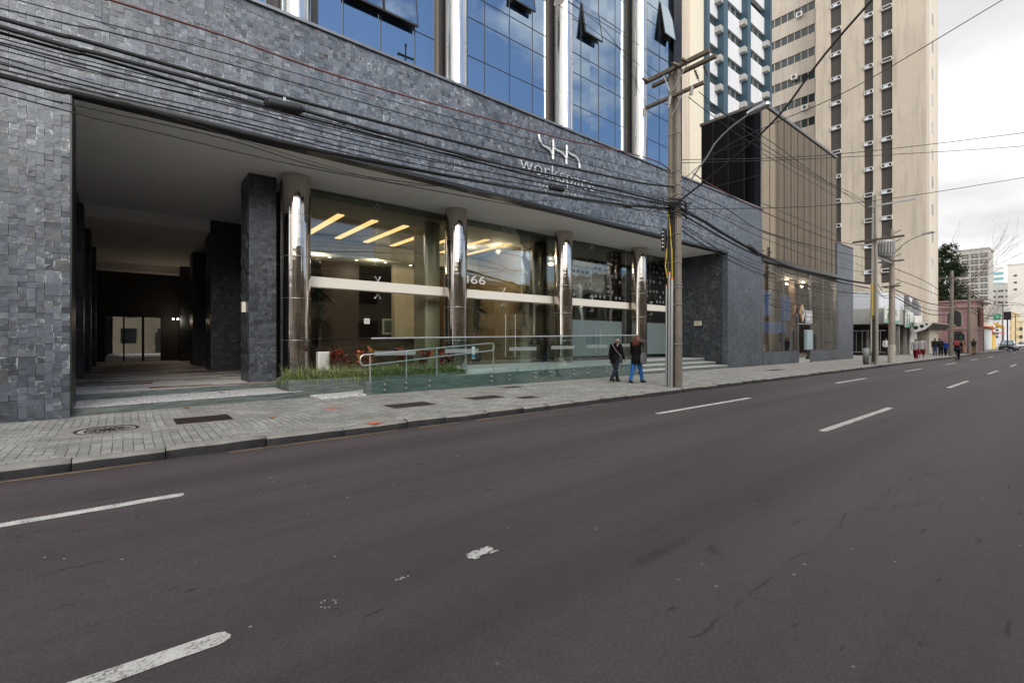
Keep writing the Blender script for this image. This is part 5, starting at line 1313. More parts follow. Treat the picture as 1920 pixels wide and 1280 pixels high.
for z, s_ in ((6.25, 1), (5.75, 1), (5.55, 1), (5.0, 1), (4.1, 1), (3.4, 1), (3.3, 1), (2.75, 1), (1.5, 1), (6.55, 1), (7.0, 1), (8.2, 1)):
    f = 1-.25*z/10; a, b = .27*f/2+.012, .40*f/2+.012
    cl.tube([(PA[0]-a, PA[1]-b, z), (PA[0]+a, PA[1]-b, z+.02), (PA[0]+a, PA[1]+b, z+.02), (PA[0]-a, PA[1]+b, z)], .012, 5, closed=True)
cl.build('steel_bands', m_galv, pole)
for dy, z1, r_ in ((.17, 3.35, .032), (.07, 3.75, .042), (-.02, 3.55, .05)):
    c_ = MB().tube([(PA[0]-.20, PA[1]+dy, .1), (PA[0]-.18, PA[1]+dy, z1)], r_, 10).build('conduit', m_galv, pole)
    MB().cyl((PA[0]-.18, PA[1]+dy, z1), (PA[0]-.18, PA[1]+dy, z1+.05), r_*1.05, n=10).build('cap', M('orange_plastic', (.60, .13, .02), .5), c_)
m_yel = M('yellow_cable_guard', (.42, .30, .02), .5, 0, .25, 6)
MB().tube([(PA[0]-.15, PA[1]-.01, 3.6), (PA[0]-.16, PA[1]+.0, 4.5), (PA[0]-.16, PA[1]+.02, 4.62), (PA[0]-.16, PA[1]+.06, 5.2), (PA[0]-.18, PA[1]+.12, 5.8)], .022, 6).build('cable_guard', m_yel, pole)
MB().tube([(PA[0]-.2, PA[1]+.13, 3.6), (PA[0]-.22, PA[1]+.19, 4.0), (PA[0]-.22, PA[1]+.14, 4.55)], .02, 6).build('cable_guard', m_yel, pole)
mb = MB(); rnd = random.Random(2)
for k in range(7):
    y = PA[1]+rnd.uniform(-.08, .10); mb.tube([(PA[0]-.12-.02*k % .05, y, 3.7), (PA[0]-.13, y+rnd.uniform(-.04, .04), 4.6), (PA[0]-.12, y+rnd.uniform(-.04, .05), 5.3), (PA[0]-.15, y, 5.95)], .018, 5)
mb.build('riser_cables', m_rubber, pole)
mb = MB(); mb.box(PA[0]-.24, PA[0]-.10, PA[1]+.20, PA[1]+.34, 4.5, 5.2)
tb_ = mb.build('terminal_box', m_rubber, pole, .02); mb = MB()
for k in range(5): mb.ball((PA[0]-.25, PA[1]+.27, 4.62+.12*k), .03, 8, 5)
mb.build('terminals', m_white, tb_)
prev = hpole('concrete utility pole further back along the kerb, beyond the left edge', (-18.3, 8.36, .13), 10.1)
crossarm(prev, (-18.3, 8.36, .13), 9.9, 2.2, -.1)
PB = (36.3, 8.36, .13); PCc = (40.4, 8.35, .13)
pb = hpole('pale rectangular concrete pole carrying a transformer and a lamp arm', PB, 10.6, .36, .28, .6, mat=M('pale_pole_concrete', (.38, .35, .30), .9, 0, .15, 2.5, .4, .4, 45))
crossarm(pb, PB, 7.9, 2.6, -.2, .12); MB().box(PB[0]-.05, PB[0]+.05, PB[1]-2.0, PB[1]+.3, 10.0, 10.08).build('crossarm', m_galv, pb)
m_ = MB(); m_.tube([(PB[0]-.22, PB[1]+.12, .9), (PB[0]-.2, PB[1]+.12, 4.2)], .05, 8); m_.build('conduit', M('conduit_cream', (.42, .40, .34), .6), pb)
MB().tube([(PB[0]-.2, PB[1]+.10, 3.0), (PB[0]-.2, PB[1]+.1, 5.2)], .06, 8).build('cable_guard', m_yel, pb)
MB().tube([(PB[0]-.19, PB[1]+.02, .3), (PB[0]-.19, PB[1]+.02, 3.2)], .055, 8).build('riser_cables', m_rubber, pb)
tf = thing('transformer', 'grey finned transformer hung between the two poles', 'transformer', (38.2, 8.3, 6.6))
a_ = onY(1659, 466, 8.2); x_ = a_.x
m_ = MB(); m_.lathe([(.0, -.58), (.30, -.56), (.40, -.48), (.42, .42), (.37, .52), (.0, .56)], (x_, 8.2, a_.z), 22); m_.build('tank', M('transformer_grey', (.34, .34, .32), .5), tf)
m_ = MB()
for k in range(20):
    q = 2*PI*k/20; T = Matrix.Translation((x_, 8.2, a_.z)) @ Matrix.Rotation(q, 4, 'Z'); m_.box(.40, .53, -.02, .02, -.40, .38, 0, T)
m_.build('cooling_fins', m_fascia, tf); m_ = MB()
for k in range(3):
    m_ = MB(); insul(m_, (x_-.25+.25*k, 8.2, a_.z+.6), (0, 0, 1), 3, .05); m_.build('bushing', m_porcd, tf)
m_ = MB(); m_.box(PB[0]+.1, PCc[0]-.1, 8.28, 8.4, a_.z-.72, a_.z-.62); m_.build('bracket', m_galv, tf)
pc = thing('utility_pole', 'thick round concrete pole with a whitewashed foot beside the transformer', 'utility pole', PCc)
MB().cyl((PCc[0], PCc[1], .05), (PCc[0]+.12, PCc[1], 9.2), .215, .125, 20).build('shaft', M('round_pole_concrete', (.30, .26, .22), .92, 0, .2, 2.5, .5, .5), pc)
MB().cyl((PCc[0], PCc[1], .13), (PCc[0], PCc[1], 1.35), .228, .222, 20).build('whitewash', M('whitewash', (.50, .46, .40), .9, 0, .25, 5, .4), pc)
crossarm(pc, PCc, 7.0, 1.4, 0, .1); crossarm(pc, PCc, 5.3, 1.0, 0, .1)
for z in (8.9, 8.3, 7.7, 7.3, 5.4): insulator(pc, m_porcd, (PCc[0]-.2, PCc[1]-.25, z), (.2, -1, .5), 4, .06); insulator(pc, m_porcd, (PCc[0]-.2, PCc[1]+.2, z-.2), (-.2, 1, .3), 3, .06)
def street_lamp(label, base, tip, head_rot=0.):
    o = thing('street_lamp', label, 'street lamp', tuple(base)); b = Vector(base); e = Vector(tip); pts = []
    for i in range(11):
        q = i/10; p = b.lerp(e, q); p.z += .35*math.sin(PI*q)*(.7 if q < .5 else 1)
        pts.append(p)
    MB().tube(pts, .024, 8).build('arm', M('dull_galvanised', (.26, .265, .265), .5, .6, .12, 6), o)
    d = (pts[-1]-pts[-2]); d.z = .02; d.normalize(); s_ = Vector((0, 0, 1)).cross(d); T = Matrix(((d.x, s_.x, 0, e.x), (d.y, s_.y, 0, e.y), (d.z, s_.z, 1, e.z), (0, 0, 0, 1)))
    h = MB(); h.prism([(-.1, -.06), (.10, -.11), (.46, -.105), (.52, -.05), (.52, .05), (.46, .105), (.10, .11), (-.1, .06)], 'z', -.02, .07, 0, T); hd = h.build('lamp_head', m_galv, o, .01)
    MB().box(.14, .46, -.085, .085, -.035, -.021, 0, T).build('diffuser', M('lamp_lens', (.30, .30, .26), .2), hd)
    return o
b_ = onX(1276, 362, PA[0]); street_lamp('street lamp on a long curved arm over the road from the crossarmed pole', (PA[0]+.1, 8.15, b_.z), tuple(onX(1408, 212, PA[0])))
b_ = onX(1643, 502, PB[0]); street_lamp('street lamp reaching over the road from the transformer pole', (PB[0]+.15, 8.1, b_.z), tuple(onX(1733, 439, PB[0])))
def slim_pole(label, p, h, r=.16, lean=0.):
    o = thing('utility_pole', label, 'utility pole', tuple(p))
    MB().cyl((p[0], p[1], p[2]-.1), (p[0]+lean, p[1], p[2]+h), r, r*.6, 12).build('shaft', m_polec, o)
    MB().box(p[0]-.26, p[0]-.16, p[1]-.9, p[1]+.9, p[2]+h-.8, p[2]+h-.68).build('crossarm', m_wood, o)
    for dy in (-.75, 0, .75): insulator(o, m_porcd, (p[0]-.2, p[1]+dy, p[2]+h-.66), (0, 0, 1), 2, .06)
    return o
PD = onZ(1783, 672, .13); PD.y = 8.35; PD.x = 8.35*onZ(1783, 672, .13).x/onZ(1783, 672, .13).y
slim_pole('leaning grey pole at the kerb in front of the shell canopy', PD, 8.4, .21, .55)
PE = onZ(1818, 667, .13); slim_pole('dark pole at the street corner in front of the pink house', (72.5, 72.5/8.9, .13), 7.4, .17, -.2)
for u_, xx_, h_, lab in ((1842, 96., 7.6, 'slim dark pole next to the white shop'), (1880, 140., 9.5, 'slim pole beyond the mustard awning'), (1904, 190., 9., 'distant pole near the end of the street')):
    r_ = ray(u_, 650); slim_pole(lab, (xx_, xx_*r_[1]/r_[0], .05), h_, .17)
tl = thing('traffic_light', 'black traffic light on a grey post far down the street', 'traffic light', (110, 8, 0)); r_ = ray(1889, 640); yy = 110*r_[1]/r_[0]
MB().cyl((110, yy, 0), (110, yy, 5.2), .09, n=8).build('post', m_dkgrey, tl); MB().box(109.75, 110.15, yy-.42, yy+.42, 5.0, 6.3).build('signal_head', m_black, tl)
m_ = MB()
for k in range(3): m_.cyl((109.70, yy, 5.25+.4*k), (109.75, yy, 5.25+.4*k), .14, n=12)
m_.build('lenses', M('lens_dark', (.05, .02, .015), .2), tl)
tl2 = thing('pedestrian_signal', 'black pedestrian signal hanging in front of the pink house', 'traffic light', (82, 9, 2)); a_ = onX(1802, 635, 82.)
MB().box(81.8, 82.1, a_.y-.35, a_.y+.35, a_.z-.6, a_.z+.6).build('signal_head', m_black, tl2); MB().cyl((82.2, a_.y, 0), (82.2, a_.y, a_.z+.6), .06, n=8).build('post', m_dkgrey, tl2)
m_ = MB(); m_.cyl((81.77, a_.y, a_.z+.25), (81.8, a_.y, a_.z+.25), .16, n=12); m_.cyl((81.77, a_.y, a_.z-.25), (81.8, a_.y, a_.z-.25), .16, n=12); m_.build('lenses', M('lens_green', (.02, .10, .06), .3), tl2)
bn = thing('litter_bin', 'grey litter bin strapped to the foot of the transformer pole', 'bin', (35.9, 8.6, .13))
m_ = MB(); m_.lathe([(.0, 0), (.15, 0), (.16, .30), (.0, .30)], (35.95, 8.72, .15), 16); m_.build('base', M('bin_dark', (.07, .05, .04), .7), bn); m_ = MB(); m_.lathe([(.0, .30), (.17, .30), (.19, 1.0), (.17, 1.0), (.16, .4), (.0, .4)], (35.95, 8.72, .15), 16); m_.build('drum', M('bin_grey', (.24, .25, .26), .5), bn)

# ------------------------------------------------------------------ overhead cables
def smooth(pts, n=6):
    out = []
    for i in range(len(pts)-1):
        p0 = pts[max(i-1, 0)]; p1 = pts[i]; p2 = pts[i+1]; p3 = pts[min(i+2, len(pts)-1)]
        for s_ in range(n):
            q = s_/n; out.append(.5*((2*p1)+(-p0+p2)*q+(2*p0-5*p1+4*p2-p3)*q*q+(-p0+3*p1-3*p2+p3)*q**3))
    return out+[pts[-1]]
m_cab = M('cable_black', (.007, .007, .008), .7, 0, .2, 3)
m_cabr = M('red_brown_cable', (.09, .022, .018), .6, 0, .5, 2.2)
def cable(name, label, pts, r, group=None, mat=None, n=5):
    mb = MB().tube(pts, r, n)
    o = mb.build(name, mat or m_cab); return tag(o, label, 'cable', group)
def span_left(picks, Y, endz=None):
    P_ = [onY(u, v, Y) for u, v in picks]
    s_ = (P_[1].z-P_[0].z)/max(.3, (P_[1].x-P_[0].x))
    x_ = P_[0].x; z = P_[0].z; L = []
    for k in (3, 2, 1): 
        dx = (x_+18.3)*k/3; L.append(Vector((x_-dx, Y, z-s_*dx+.0065*dx*dx)))
    return smooth(L+P_)
CBL = 'cables strung along the slate front'
cable('overhead_cable', 'thick black cable, uppermost of the heavy ones across the slate front', span_left([(0, 35), (149, 74), (420, 151), (700, 226), (960, 292), (1088, 319), (1202, 343), (1262, 350)], 8.32), .029)
cable('overhead_cable', 'thick black cable carrying the ribbed splice case near the left soffit', span_left([(0, 51), (186, 102), (420, 164), (540, 199), (760, 262), (960, 313), (1100, 343), (1262, 383)], 8.30), .03)
cable('overhead_cable', 'thick black cable running just under the spliced one', span_left([(0, 62), (181, 109), (420, 179), (640, 238), (960, 321), (1069, 346), (1163, 366), (1262, 386)], 8.38), .021)
cable('overhead_cable', 'heavy low cable bundle following the soffit edge', span_left([(0, 142), (131, 173), (328, 219), (640, 291), (960, 351), (1100, 374), (1180, 385), (1262, 391)], 8.36), .036)
cable('overhead_cable', 'twisted dark red cable crossing the slate above the lettering', span_left([(90, -33), (205, 0), (420, 68), (640, 145), (900, 219), (1060, 262), (1144, 279), (1232, 303), (1262, 326)], 8.45), .017, None, m_cabr)
thin = [[(0, 16), (210, 62), (420, 118), (800, 226), (1262, 352)], [(31, 0), (420, 100), (800, 208), (1150, 306), (1262, 333)], [(0, 94), (420, 192), (800, 286), (1100, 346), (1262, 378)],
        [(0, 107), (258, 176), (420, 212), (800, 300), (1262, 388)], [(0, 72), (420, 176), (800, 272), (1262, 372)], [(0, 80), (420, 184), (800, 280), (1262, 375)], [(0, 120), (420, 222), (800, 312), (1100, 366), (1262, 395)],
        [(0, 130), (420, 228), (760, 312), (1100, 378), (1262, 402)], [(0, 84), (420, 196), (800, 296), (1262, 398)]]
rnd = random.Random(9)
for i, p in enumerate(thin):
    Y = 8.3+rnd.uniform(-.1, .14)
    cable('overhead_cable', 'thin black wire among the many strung across the slate front', span_left(p, Y), rnd.choice((.008, .010, .012)), CBL)
cable('overhead_cable', 'thin wire sagging lowest, crossing the pale soffit above the columns', span_left([(0, 162), (129, 195), (420, 260), (640, 323), (900, 361), (1066, 397), (1262, 432)], 8.42), .009)
cable('overhead_cable', 'second thin wire crossing the pale soffit just under the lowest one', span_left([(0, 175), (300, 250), (560, 311), (800, 355), (1025, 397), (1262, 446)], 8.34), .0095)
cable('overhead_cable', 'faint wire crossing from the soffit wires up to the slate near the lettering', span_left([(300, 213), (700, 335), (840, 352), (960, 376), (1120, 378), (1262, 412)], 8.3), .005)
# wires from the upper crossarms running back left over the street
for k, (p, Y, lb) in enumerate((([(905, -90), (1040, 5), (1120, 62), (1180, 106), (1222, 146)], 9.1, 'power wire meeting the outer end of the upper crossarm'),
     ([(960, -60), (1060, 0), (1160, 62), (1240, 110), (1262, 122)], 8.5, 'power wire meeting the pole top insulator from the left'),
     ([(1000, -40), (1060, 0), (1150, 75), (1214, 205)], 9.2, 'slack wire dropping to the lower crossarm from the left'))):
    cable('power_wire', lb, smooth([onY(u, v, Y) for u, v in p]), .008)
a_ = onY(1046, 8, 9.1); b_ = MB()
o = thing('cable_clamp', 'tangle of pale clamps on the power wires in front of the third column', 'clamp', tuple(a_))
for k in range(5): insul(b_, (a_.x+.07*k-.15, 9.05, a_.z+.05*k-.1), (.4, .3, .8), 3, .05)
b_.build('fittings', m_porc, o)
# right hand span
def span_right(picks, Y): return smooth([onY(u, v, Y) for u, v in picks])
cable('overhead_cable', 'heaviest black cable bundle swooping right past the slate corner', span_right([(1262, 386), (1318, 414), (1360, 440), (1429, 478), (1487, 502), (1546, 516), (1590, 526), (1630, 532)], 8.36), .055)
cable('overhead_cable', 'thick cable just under the heaviest bundle on the right span', span_right([(1262, 392), (1330, 432), (1400, 470), (1450, 489), (1546, 522), (1630, 541)], 8.30), .03)
cable('overhead_cable', 'thick cable above the heaviest bundle on the right span', span_right([(1270, 345), (1302, 365), (1360, 390), (1429, 433), (1530, 462), (1630, 486)], 8.30), .016)
cable('overhead_cable', 'red brown twisted cable above the right hand slate corner', span_right([(1300, 325), (1330, 345), (1400, 382), (1475, 416), (1568, 452), (1630, 461)], 8.45), .02, None, m_cabr)
rnd = random.Random(4)
for i, p in enumerate(([(1270, 360), (1360, 406), (1430, 432), (1570, 480), (1630, 505)], [(1265, 372), (1360, 412), (1430, 446), (1570, 500), (1630, 512)], [(1280, 418), (1360, 475), (1430, 500), (1520, 530), (1630, 548)], [(1280, 425), (1350, 470), (1430, 508), (1540, 540), (1630, 552)],
        [(1280, 432), (1370, 490), (1440, 520), (1560, 552), (1630, 556)], [(1275, 430), (1330, 466), (1430, 514), (1560, 547), (1630, 550)], [(1272, 420), (1430, 495), (1530, 525), (1630, 545)], [(1268, 405), (1430, 482), (1560, 527), (1630, 539)])):
    cable('overhead_cable', 'thin black wire in the fan leaving the tall pole towards the transformer', span_right(p, 8.3+rnd.uniform(-.1, .15)), rnd.choice((.009, .011, .014)), 'wires fanning out right of the tall pole')
for i, p in enumerate(([(1290, 182), (1380, 250), (1445, 288), (1560, 350), (1605, 372), (1640, 392)], [(1310, 172), (1420, 262), (1530, 330), (1606, 368), (1640, 396)], [(1322, 190), (1360, 215), (1440, 262), (1520, 320), (1640, 400)])):
    cable('power_wire', 'power wire running from the crossarms to the transformer pole', span_right(p, 8.1-.3*i), .012, 'power wires between the two big poles')
# cables crossing the street
A_ = Vector((PA[0], PA[1], 5.95))
def crossing(label, pts, r): cable('service_cable', label, smooth(pts, 8), r)
crossing('thick black service cable climbing steeply from the tall pole across the street', [A_, onX(1443, 235, 13.3), onX(1635, 0, 12.9), Vector((11.6, -5.2, 14.4))], .028)
rr_ = ray(1880, 0); e_ = Vector((rr_[0], rr_[1], rr_[2]))*12+Vector((0, 0, CAMH))
crossing('slim black service cable rising to the top right corner of the sky', [Vector((13.7, 8.3, 6.6)), onX(1350, 282, 14.2), onX(1443, 235, 14.8), onX(1600, 165, 15.6), e_, e_+(e_-onX(1600, 165, 15.6))*.8], .012)
for lb, p0, mid, e in (('upper of two slack wires crossing the pale sky on the right', (1268, 300), (1560, 290), (1920, 249)), ('lower of two slack wires crossing the pale sky on the right', (1268, 306), (1560, 296), (1920, 274)), ('lowest wire crossing the sky in front of the beige tower', (1268, 392), (1590, 382), (1920, 333))):
    a_ = onX(p0[0], p0[1], PA[0]); r1 = ray(*mid); r2 = ray(*e)
    crossing(lb, [a_, Vector((r1[0], r1[1], r1[2]))*16+Vector((0, 0, CAMH)), Vector((r2[0], r2[1], r2[2]))*19+Vector((0, 0, CAMH)), Vector((r2[0], r2[1], r2[2]))*24+Vector((0, -.8, CAMH))], .011)
# far spans
for i, (p, dy) in enumerate((([(1632, 520), (1690, 545)], 0), ([(1632, 532), (1690, 552)], .1), ([(1632, 540), (1690, 556)], -.1))):
    cable('overhead_cable', 'short wire between the transformer pole and the thick round pole', [Vector((PB[0], 8.4+dy, onX(p[0][0], p[0][1], PB[0]).z)), Vector(((PB[0]+PCc[0])/2, 8.4+dy, onX(p[1][0], p[1][1], 38.5).z-.05)), Vector((PCc[0], 8.4+dy, onX(p[1][0], p[1][1], PCc[0]).z))], .02, 'wires between the transformer pole and the round pole')
for i, (v0, vm, v1) in enumerate(((520, 545, 566), (540, 568, 574), (548, 580, 583), (553, 588, 590), (500, 530, 560))):
    z0 = onX(1690, v0, PCc[0]).z; z1 = onX(1783, v1, PD.x).z; zm = onX(1735, vm, (PCc[0]+PD.x)/2).z
    cable('overhead_cable', 'sagging wire between the thick round pole and the leaning pole', smooth([Vector((PCc[0], 8.3, z0)), Vector(((PCc[0]+PD.x)/2, 8.3, zm)), Vector((PD.x, 8.35, z1))]), .022+.012*(i % 2), 'wires between the round pole and the leaning pole')
for i, (z0, z1, zm) in enumerate(((5.6, 5.4, 4.9), (5.2, 5.0, 4.5), (7.8, 7.2, 7.0), (7.4, 7.0, 6.5))):
    cable('overhead_cable', 'wire between the leaning pole and the corner pole', smooth([Vector((PD.x, 8.35, z0)), Vector(((PD.x+72.5)/2, 8.3, zm)), Vector((72.5, 8.15, z1))]), .025, 'wires at the street corner')
    cable('overhead_cable', 'distant wire running on down the street past the pink house', smooth([Vector((72.5, 8.15, z1)), Vector((90, 7.9, zm)), Vector((140, 7.6, z1+1.5)), Vector((190, 10, z1+1))]), .035, 'wires down the far street')
def splice(label, u, v, Y, L, r, slope):
    a_ = onY(u, v, Y); d = Vector((1, 0, slope)).normalized(); o = thing('splice_case', label, 'cable splice', tuple(a_))
    m_ = MB(); n_ = 16
    m_.tube([a_-d*(L/2+.05), a_-d*(L/2)]+[a_+d*(-L/2+L*(i+.01)/n_) for i in range(n_)]+[a_+d*L/2, a_+d*(L/2+.06)], [r*.4, r*.9]+[r*(1.0 if i % 2 else .93) for i in range(n_)]+[r*.9, r*.35], 12); m_.build('body', m_rubber, o)
    f = MB(); f.box(a_.x-.02, a_.x+.02, Y-.02, Y+.02, a_.z-.01, a_.z+r+.05); f.build('hanger', m_galv, o)
splice('long ribbed black splice case hanging on the cables left of the portico middle', 533, 199, 8.30, .50, .085, .1)
splice('smooth short black splice case in front of the small sign letters', 1044, 353, 8.33, .42, .075, .05)
splice('small black splice case close to the tall pole', 1176, 386, 8.36, .35, .055, .05)
splice('black splice case on the heavy bundle right of the pole', 1412, 469, 8.34, .8, .10, -.28)
# coils of spare cable round the pole head
mb = MB(); rnd = random.Random(6)
for k in range(16):
    c = Vector((PA[0]-rnd.uniform(.1, 1.5), PA[1]-.05+rnd.uniform(-.12, .1), 5.75+rnd.uniform(-.3, .25))); r_ = rnd.uniform(.08, .2); t0 = rnd.uniform(0, 6)
    mb.tube([c+Vector((r_*1.5*math.cos(t0+q*.5), .06*math.sin(q), r_*math.sin(t0+q*.5))) for q in range(rnd.randint(8, 13))], .008, 5)
for k in range(10):
    c = Vector((PA[0]+rnd.uniform(-.2, .4), PA[1]-.2+rnd.uniform(-.1, .1), 5.9+rnd.uniform(-.2, .2))); mb.tube([c, c+Vector((rnd.uniform(-.4, .4), -.05, rnd.uniform(-.2, .2))), c+Vector((rnd.uniform(-.7, .9), 0, rnd.uniform(-.35, .1)))], .013, 5)
o = mb.build('cable_tangle', m_rubber); tag(o, 'tangle of black cable loops lashed to the tall pole', 'cable tangle')
m_ = MB()
for z in (5.62, 5.78, 5.92, 6.02): m_.tube([Vector((PA[0]-.5, PA[1]-.16, z)), Vector((PA[0]-.2, PA[1]-.25, z+.02)), Vector((PA[0]+.16, PA[1]-.26, z)), Vector((PA[0]+.4, PA[1]-.2, z-.1))], .03, 6)
m_.build('lashed_cables', m_rubber, o)
# ------------------------------------------------------------------ people
m_skin = M('skin', (.42, .25, .18), .55, 0, .1, 8); m_hair = M('dark_hair', (.02, .013, .01), .6, 0, .3, 30)
def fabric(name, col): return M(name, col, .9, 0, .25, 10, 0, .8, 22, spec=.15)
def skin_mesh(name, nodes, edges, mats, sub=1):
    """one continuous surface grown round a skeleton: nodes = {key: (pos, radius)}"""
    keys = list(nodes); idx = {k: i for i, k in enumerate(keys)}
    me = bpy.data.meshes.new(name); me.from_pydata([tuple(nodes[k][0]) for k in keys], [(idx[a], idx[b]) for a, b in edges], [])
    o = bpy.data.objects.new(name, me); COL.objects.link(o)
    md = o.modifiers.new('skin', 'SKIN'); md.use_smooth_shade = True
    if not me.skin_vertices: 
        bm = bmesh.new(); bm.from_mesh(me); bm.verts.layers.skin.verify(); bm.to_mesh(me); bm.free()
    sv = me.skin_vertices[0].data
    for k in keys:
        r_ = nodes[k][1]; sv[idx[k]].radius = r_ if isinstance(r_, tuple) else (r_, r_)
        sv[idx[k]].use_root = (k == 'pelvis')
    s2 = o.modifiers.new('sub', 'SUBSURF'); s2.levels = sub; s2.render_levels = sub
    bpy.context.view_layer.update()
    out = bpy.data.meshes.new_from_object(o.evaluated_get(bpy.context.evaluated_depsgraph_get()))
    bpy.data.objects.remove(o); bpy.data.meshes.remove(me)
    out.materials.clear()
    for x_ in mats: out.materials.append(x_)
    for p in out.polygons: p.use_smooth = True
    out.name = name; return out
def person(label, loc, heading, H=1.68, legs=((22, 8), (-20, 25)), arms=((-18, 15), (16, 12)), lean=3, turn=0, top=None, bottom=None, shoes=None, hair='short', hair_mat=None, sleeves=True, coat=.0, headtilt=0, wide=1., skirt=False, shorts=False, fingers=True, seat=False, group=None, socks=False):
    def V(x_, y, z): return Vector((x_, y, z))
    S = H
    hipz = .515*S
    # legs: (hip pitch forward, knee bend), degrees; left first
    def leg(side, hp, kn):
        h = V(0, side*.052*S*wide, hipz-.01*S); a = R(hp); k = h+V(math.sin(a), 0, -math.cos(a))*.245*S
        b = a-R(kn); an = k+V(math.sin(b), 0, -math.cos(b))*.235*S
        f = max(-.5, min(.5, b*.6)); toe = an+V(.115*S*math.cos(f), side*.012*S, -.028*S+math.sin(f)*.03*S); return h, k, an, toe
    LL, RL = leg(1, *legs[0]), leg(-1, *legs[1])
    low = min(LL[2].z-.045*S, RL[2].z-.045*S); up = -low if not seat else 0
    def lift(L): return [p+V(0, 0, up) for p in L]
    LL, RL = lift(LL), lift(RL); hz = hipz+up; ln = R(lean)
    def T(h, y=0, fx=0): d = h*S; return V(math.sin(ln)*d+fx*S, y*S, hz+math.cos(ln)*d)
    N = {'pelvis': (V(0, 0, hz), (.078*S*wide, .058*S)), 'waist': (T(.10), (.070*S*wide, .052*S)), 'chest': (T(.21), (.088*S*wide, .060*S)), 'collar': (T(.30), (.055*S*wide, .045*S)), 'neck': (T(.335, 0, .004), .030*S), 'jaw': (T(.365, 0, .012), (.036*S, .038*S)), 'head': (T(.405, headtilt*.02, .014), (.044*S, .054*S)), 'crown': (T(.445, headtilt*.035, .008), (.036*S, .044*S))}
    E_ = [('pelvis', 'waist'), ('waist', 'chest'), ('chest', 'collar'), ('collar', 'neck'), ('neck', 'jaw'), ('jaw', 'head'), ('head', 'crown')]
    tq = R(turn); nose = Vector((math.cos(tq), math.sin(tq), 0)); hc = N['head'][0]
    N['nose'] = (hc+nose*.062*S-V(0, 0, .012*S), .009*S); E_.append(('head', 'nose'))
    limbs = {}
    for side, L, nm in ((1, LL, 'l'), (-1, RL, 'r')):
        N['hip'+nm] = (L[0], .060*S*wide); N['knee'+nm] = (L[1], .036*S); N['ank'+nm] = (L[2], .024*S); N['toe'+nm] = (L[3], .018*S)
        E_ += [('pelvis', 'hip'+nm), ('hip'+nm, 'knee'+nm), ('knee'+nm, 'ank'+nm), ('ank'+nm, 'toe'+nm)]
        sw, el = arms[0] if side > 0 else arms[1]
        sh = T(.285, side*.108*wide); a = R(sw)+ln*.3; el_p = sh+V(math.sin(a)*.98, side*.14, -math.cos(a)*.98)*.172*S
        b = a+R(el); wr = el_p+V(math.sin(b), side*.02, -math.cos(b))*.150*S; pm = wr+V(math.sin(b), 0, -math.cos(b))*.042*S
        N['sh'+nm] = (sh, .044*S); N['el'+nm] = (el_p, .028*S); N['wr'+nm] = (wr, .017*S); N['pm'+nm] = (pm, (.012*S, .022*S))
        E_ += [('collar', 'sh'+nm), ('sh'+nm, 'el'+nm), ('el'+nm, 'wr'+nm), ('wr'+nm, 'pm'+nm)]
        limbs[nm] = (sh, el_p, wr, pm)
        if fingers:
            d = V(math.sin(b), 0, -math.cos(b)); fw = V(math.cos(b), 0, math.sin(b))
            for q, (off, ll) in enumerate(((.014, .036), (.005, .042), (-.005, .039), (-.014, .031))):
                p1 = pm+d*.016*S+fw*off*S; p2 = p1+d*ll*.55*S-V(0, side*.006*S, 0); p3 = p2+d*ll*.4*S-V(0, side*.012*S, 0)
                N[f'f{q}a'+nm] = (p1, .0062*S); N[f'f{q}b'+nm] = (p2, .0056*S); N[f'f{q}c'+nm] = (p3, .0045*S); E_ += [('pm'+nm, f'f{q}a'+nm), (f'f{q}a'+nm, f'f{q}b'+nm), (f'f{q}b'+nm, f'f{q}c'+nm)]
            p1 = wr+d*.016*S+fw*.022*S; p2 = p1+d*.022*S+fw*.012*S; N['ta'+nm] = (p1, .0075*S); N['tb'+nm] = (p2, .0055*S); E_ += [('wr'+nm, 'ta'+nm), ('ta'+nm, 'tb'+nm)]
    me = skin_mesh('person', N, E_, [m_skin])
    body = bpy.data.objects.new('person', me); COL.objects.link(body); W[body.name] = Vector((0, 0, 0)); tag(body, label, 'person', group)
    def child(mb, name, mat): return link(name, mb.mesh(name, mat), body)
    def loft(mb, secs, n=14):
        vs = []
        for c, rx, ry in secs:
            for i in range(n): q = 2*PI*i/n; vs.append(c+V(math.cos(q)*ry, math.sin(q)*rx, 0))
        k = len(secs); mb.add(vs, [(i*n+j, i*n+(j+1) % n, (i+1)*n+(j+1) % n, (i+1)*n+j) for i in range(k-1) for j in range(n)], 0, True); mb.add(vs, [tuple(range(n))[::-1], tuple(range((k-1)*n, k*n))])
    hem = -.04-coat
    j = MB(); w_ = wide*1.06
    hx = 1.1 if coat else 1.
    loft(j, [(T(hem), .100*S*w_*hx, .086*S*w_*hx), (T(.0), .100*S*w_*hx, .084*S*w_*hx), (T(.04), .096*S*w_, .080*S*w_), (T(.10), .088*S*w_, .070*S*w_), (T(.20), .104*S*w_, .078*S*w_), (T(.27), .102*S*w_, .070*S*w_), (T(.312), .074*S*w_, .058*S*w_), (T(.352, 0, .004), .041*S, .043*S)])
    for nm in 'lr':
        sh, el_p, wr, pm = limbs[nm]
        if sleeves: j.tube(smooth([sh+V(0, 0, .012*S), sh.lerp(el_p, .5), el_p, el_p.lerp(wr, .5), wr-(wr-el_p)*.04], 3), [.050*S-.022*S*min(1, i/12) for i in range(13)], 10); j.ball(sh, .052*S, 10, 7)
        else: j.tube([sh+V(0, 0, .012*S), sh.lerp(el_p, .55)], [.05*S, .045*S], 10); j.ball(sh, .052*S, 10, 7)
    child(j, 'jacket' if sleeves else 'shirt', top)
    t_ = MB()
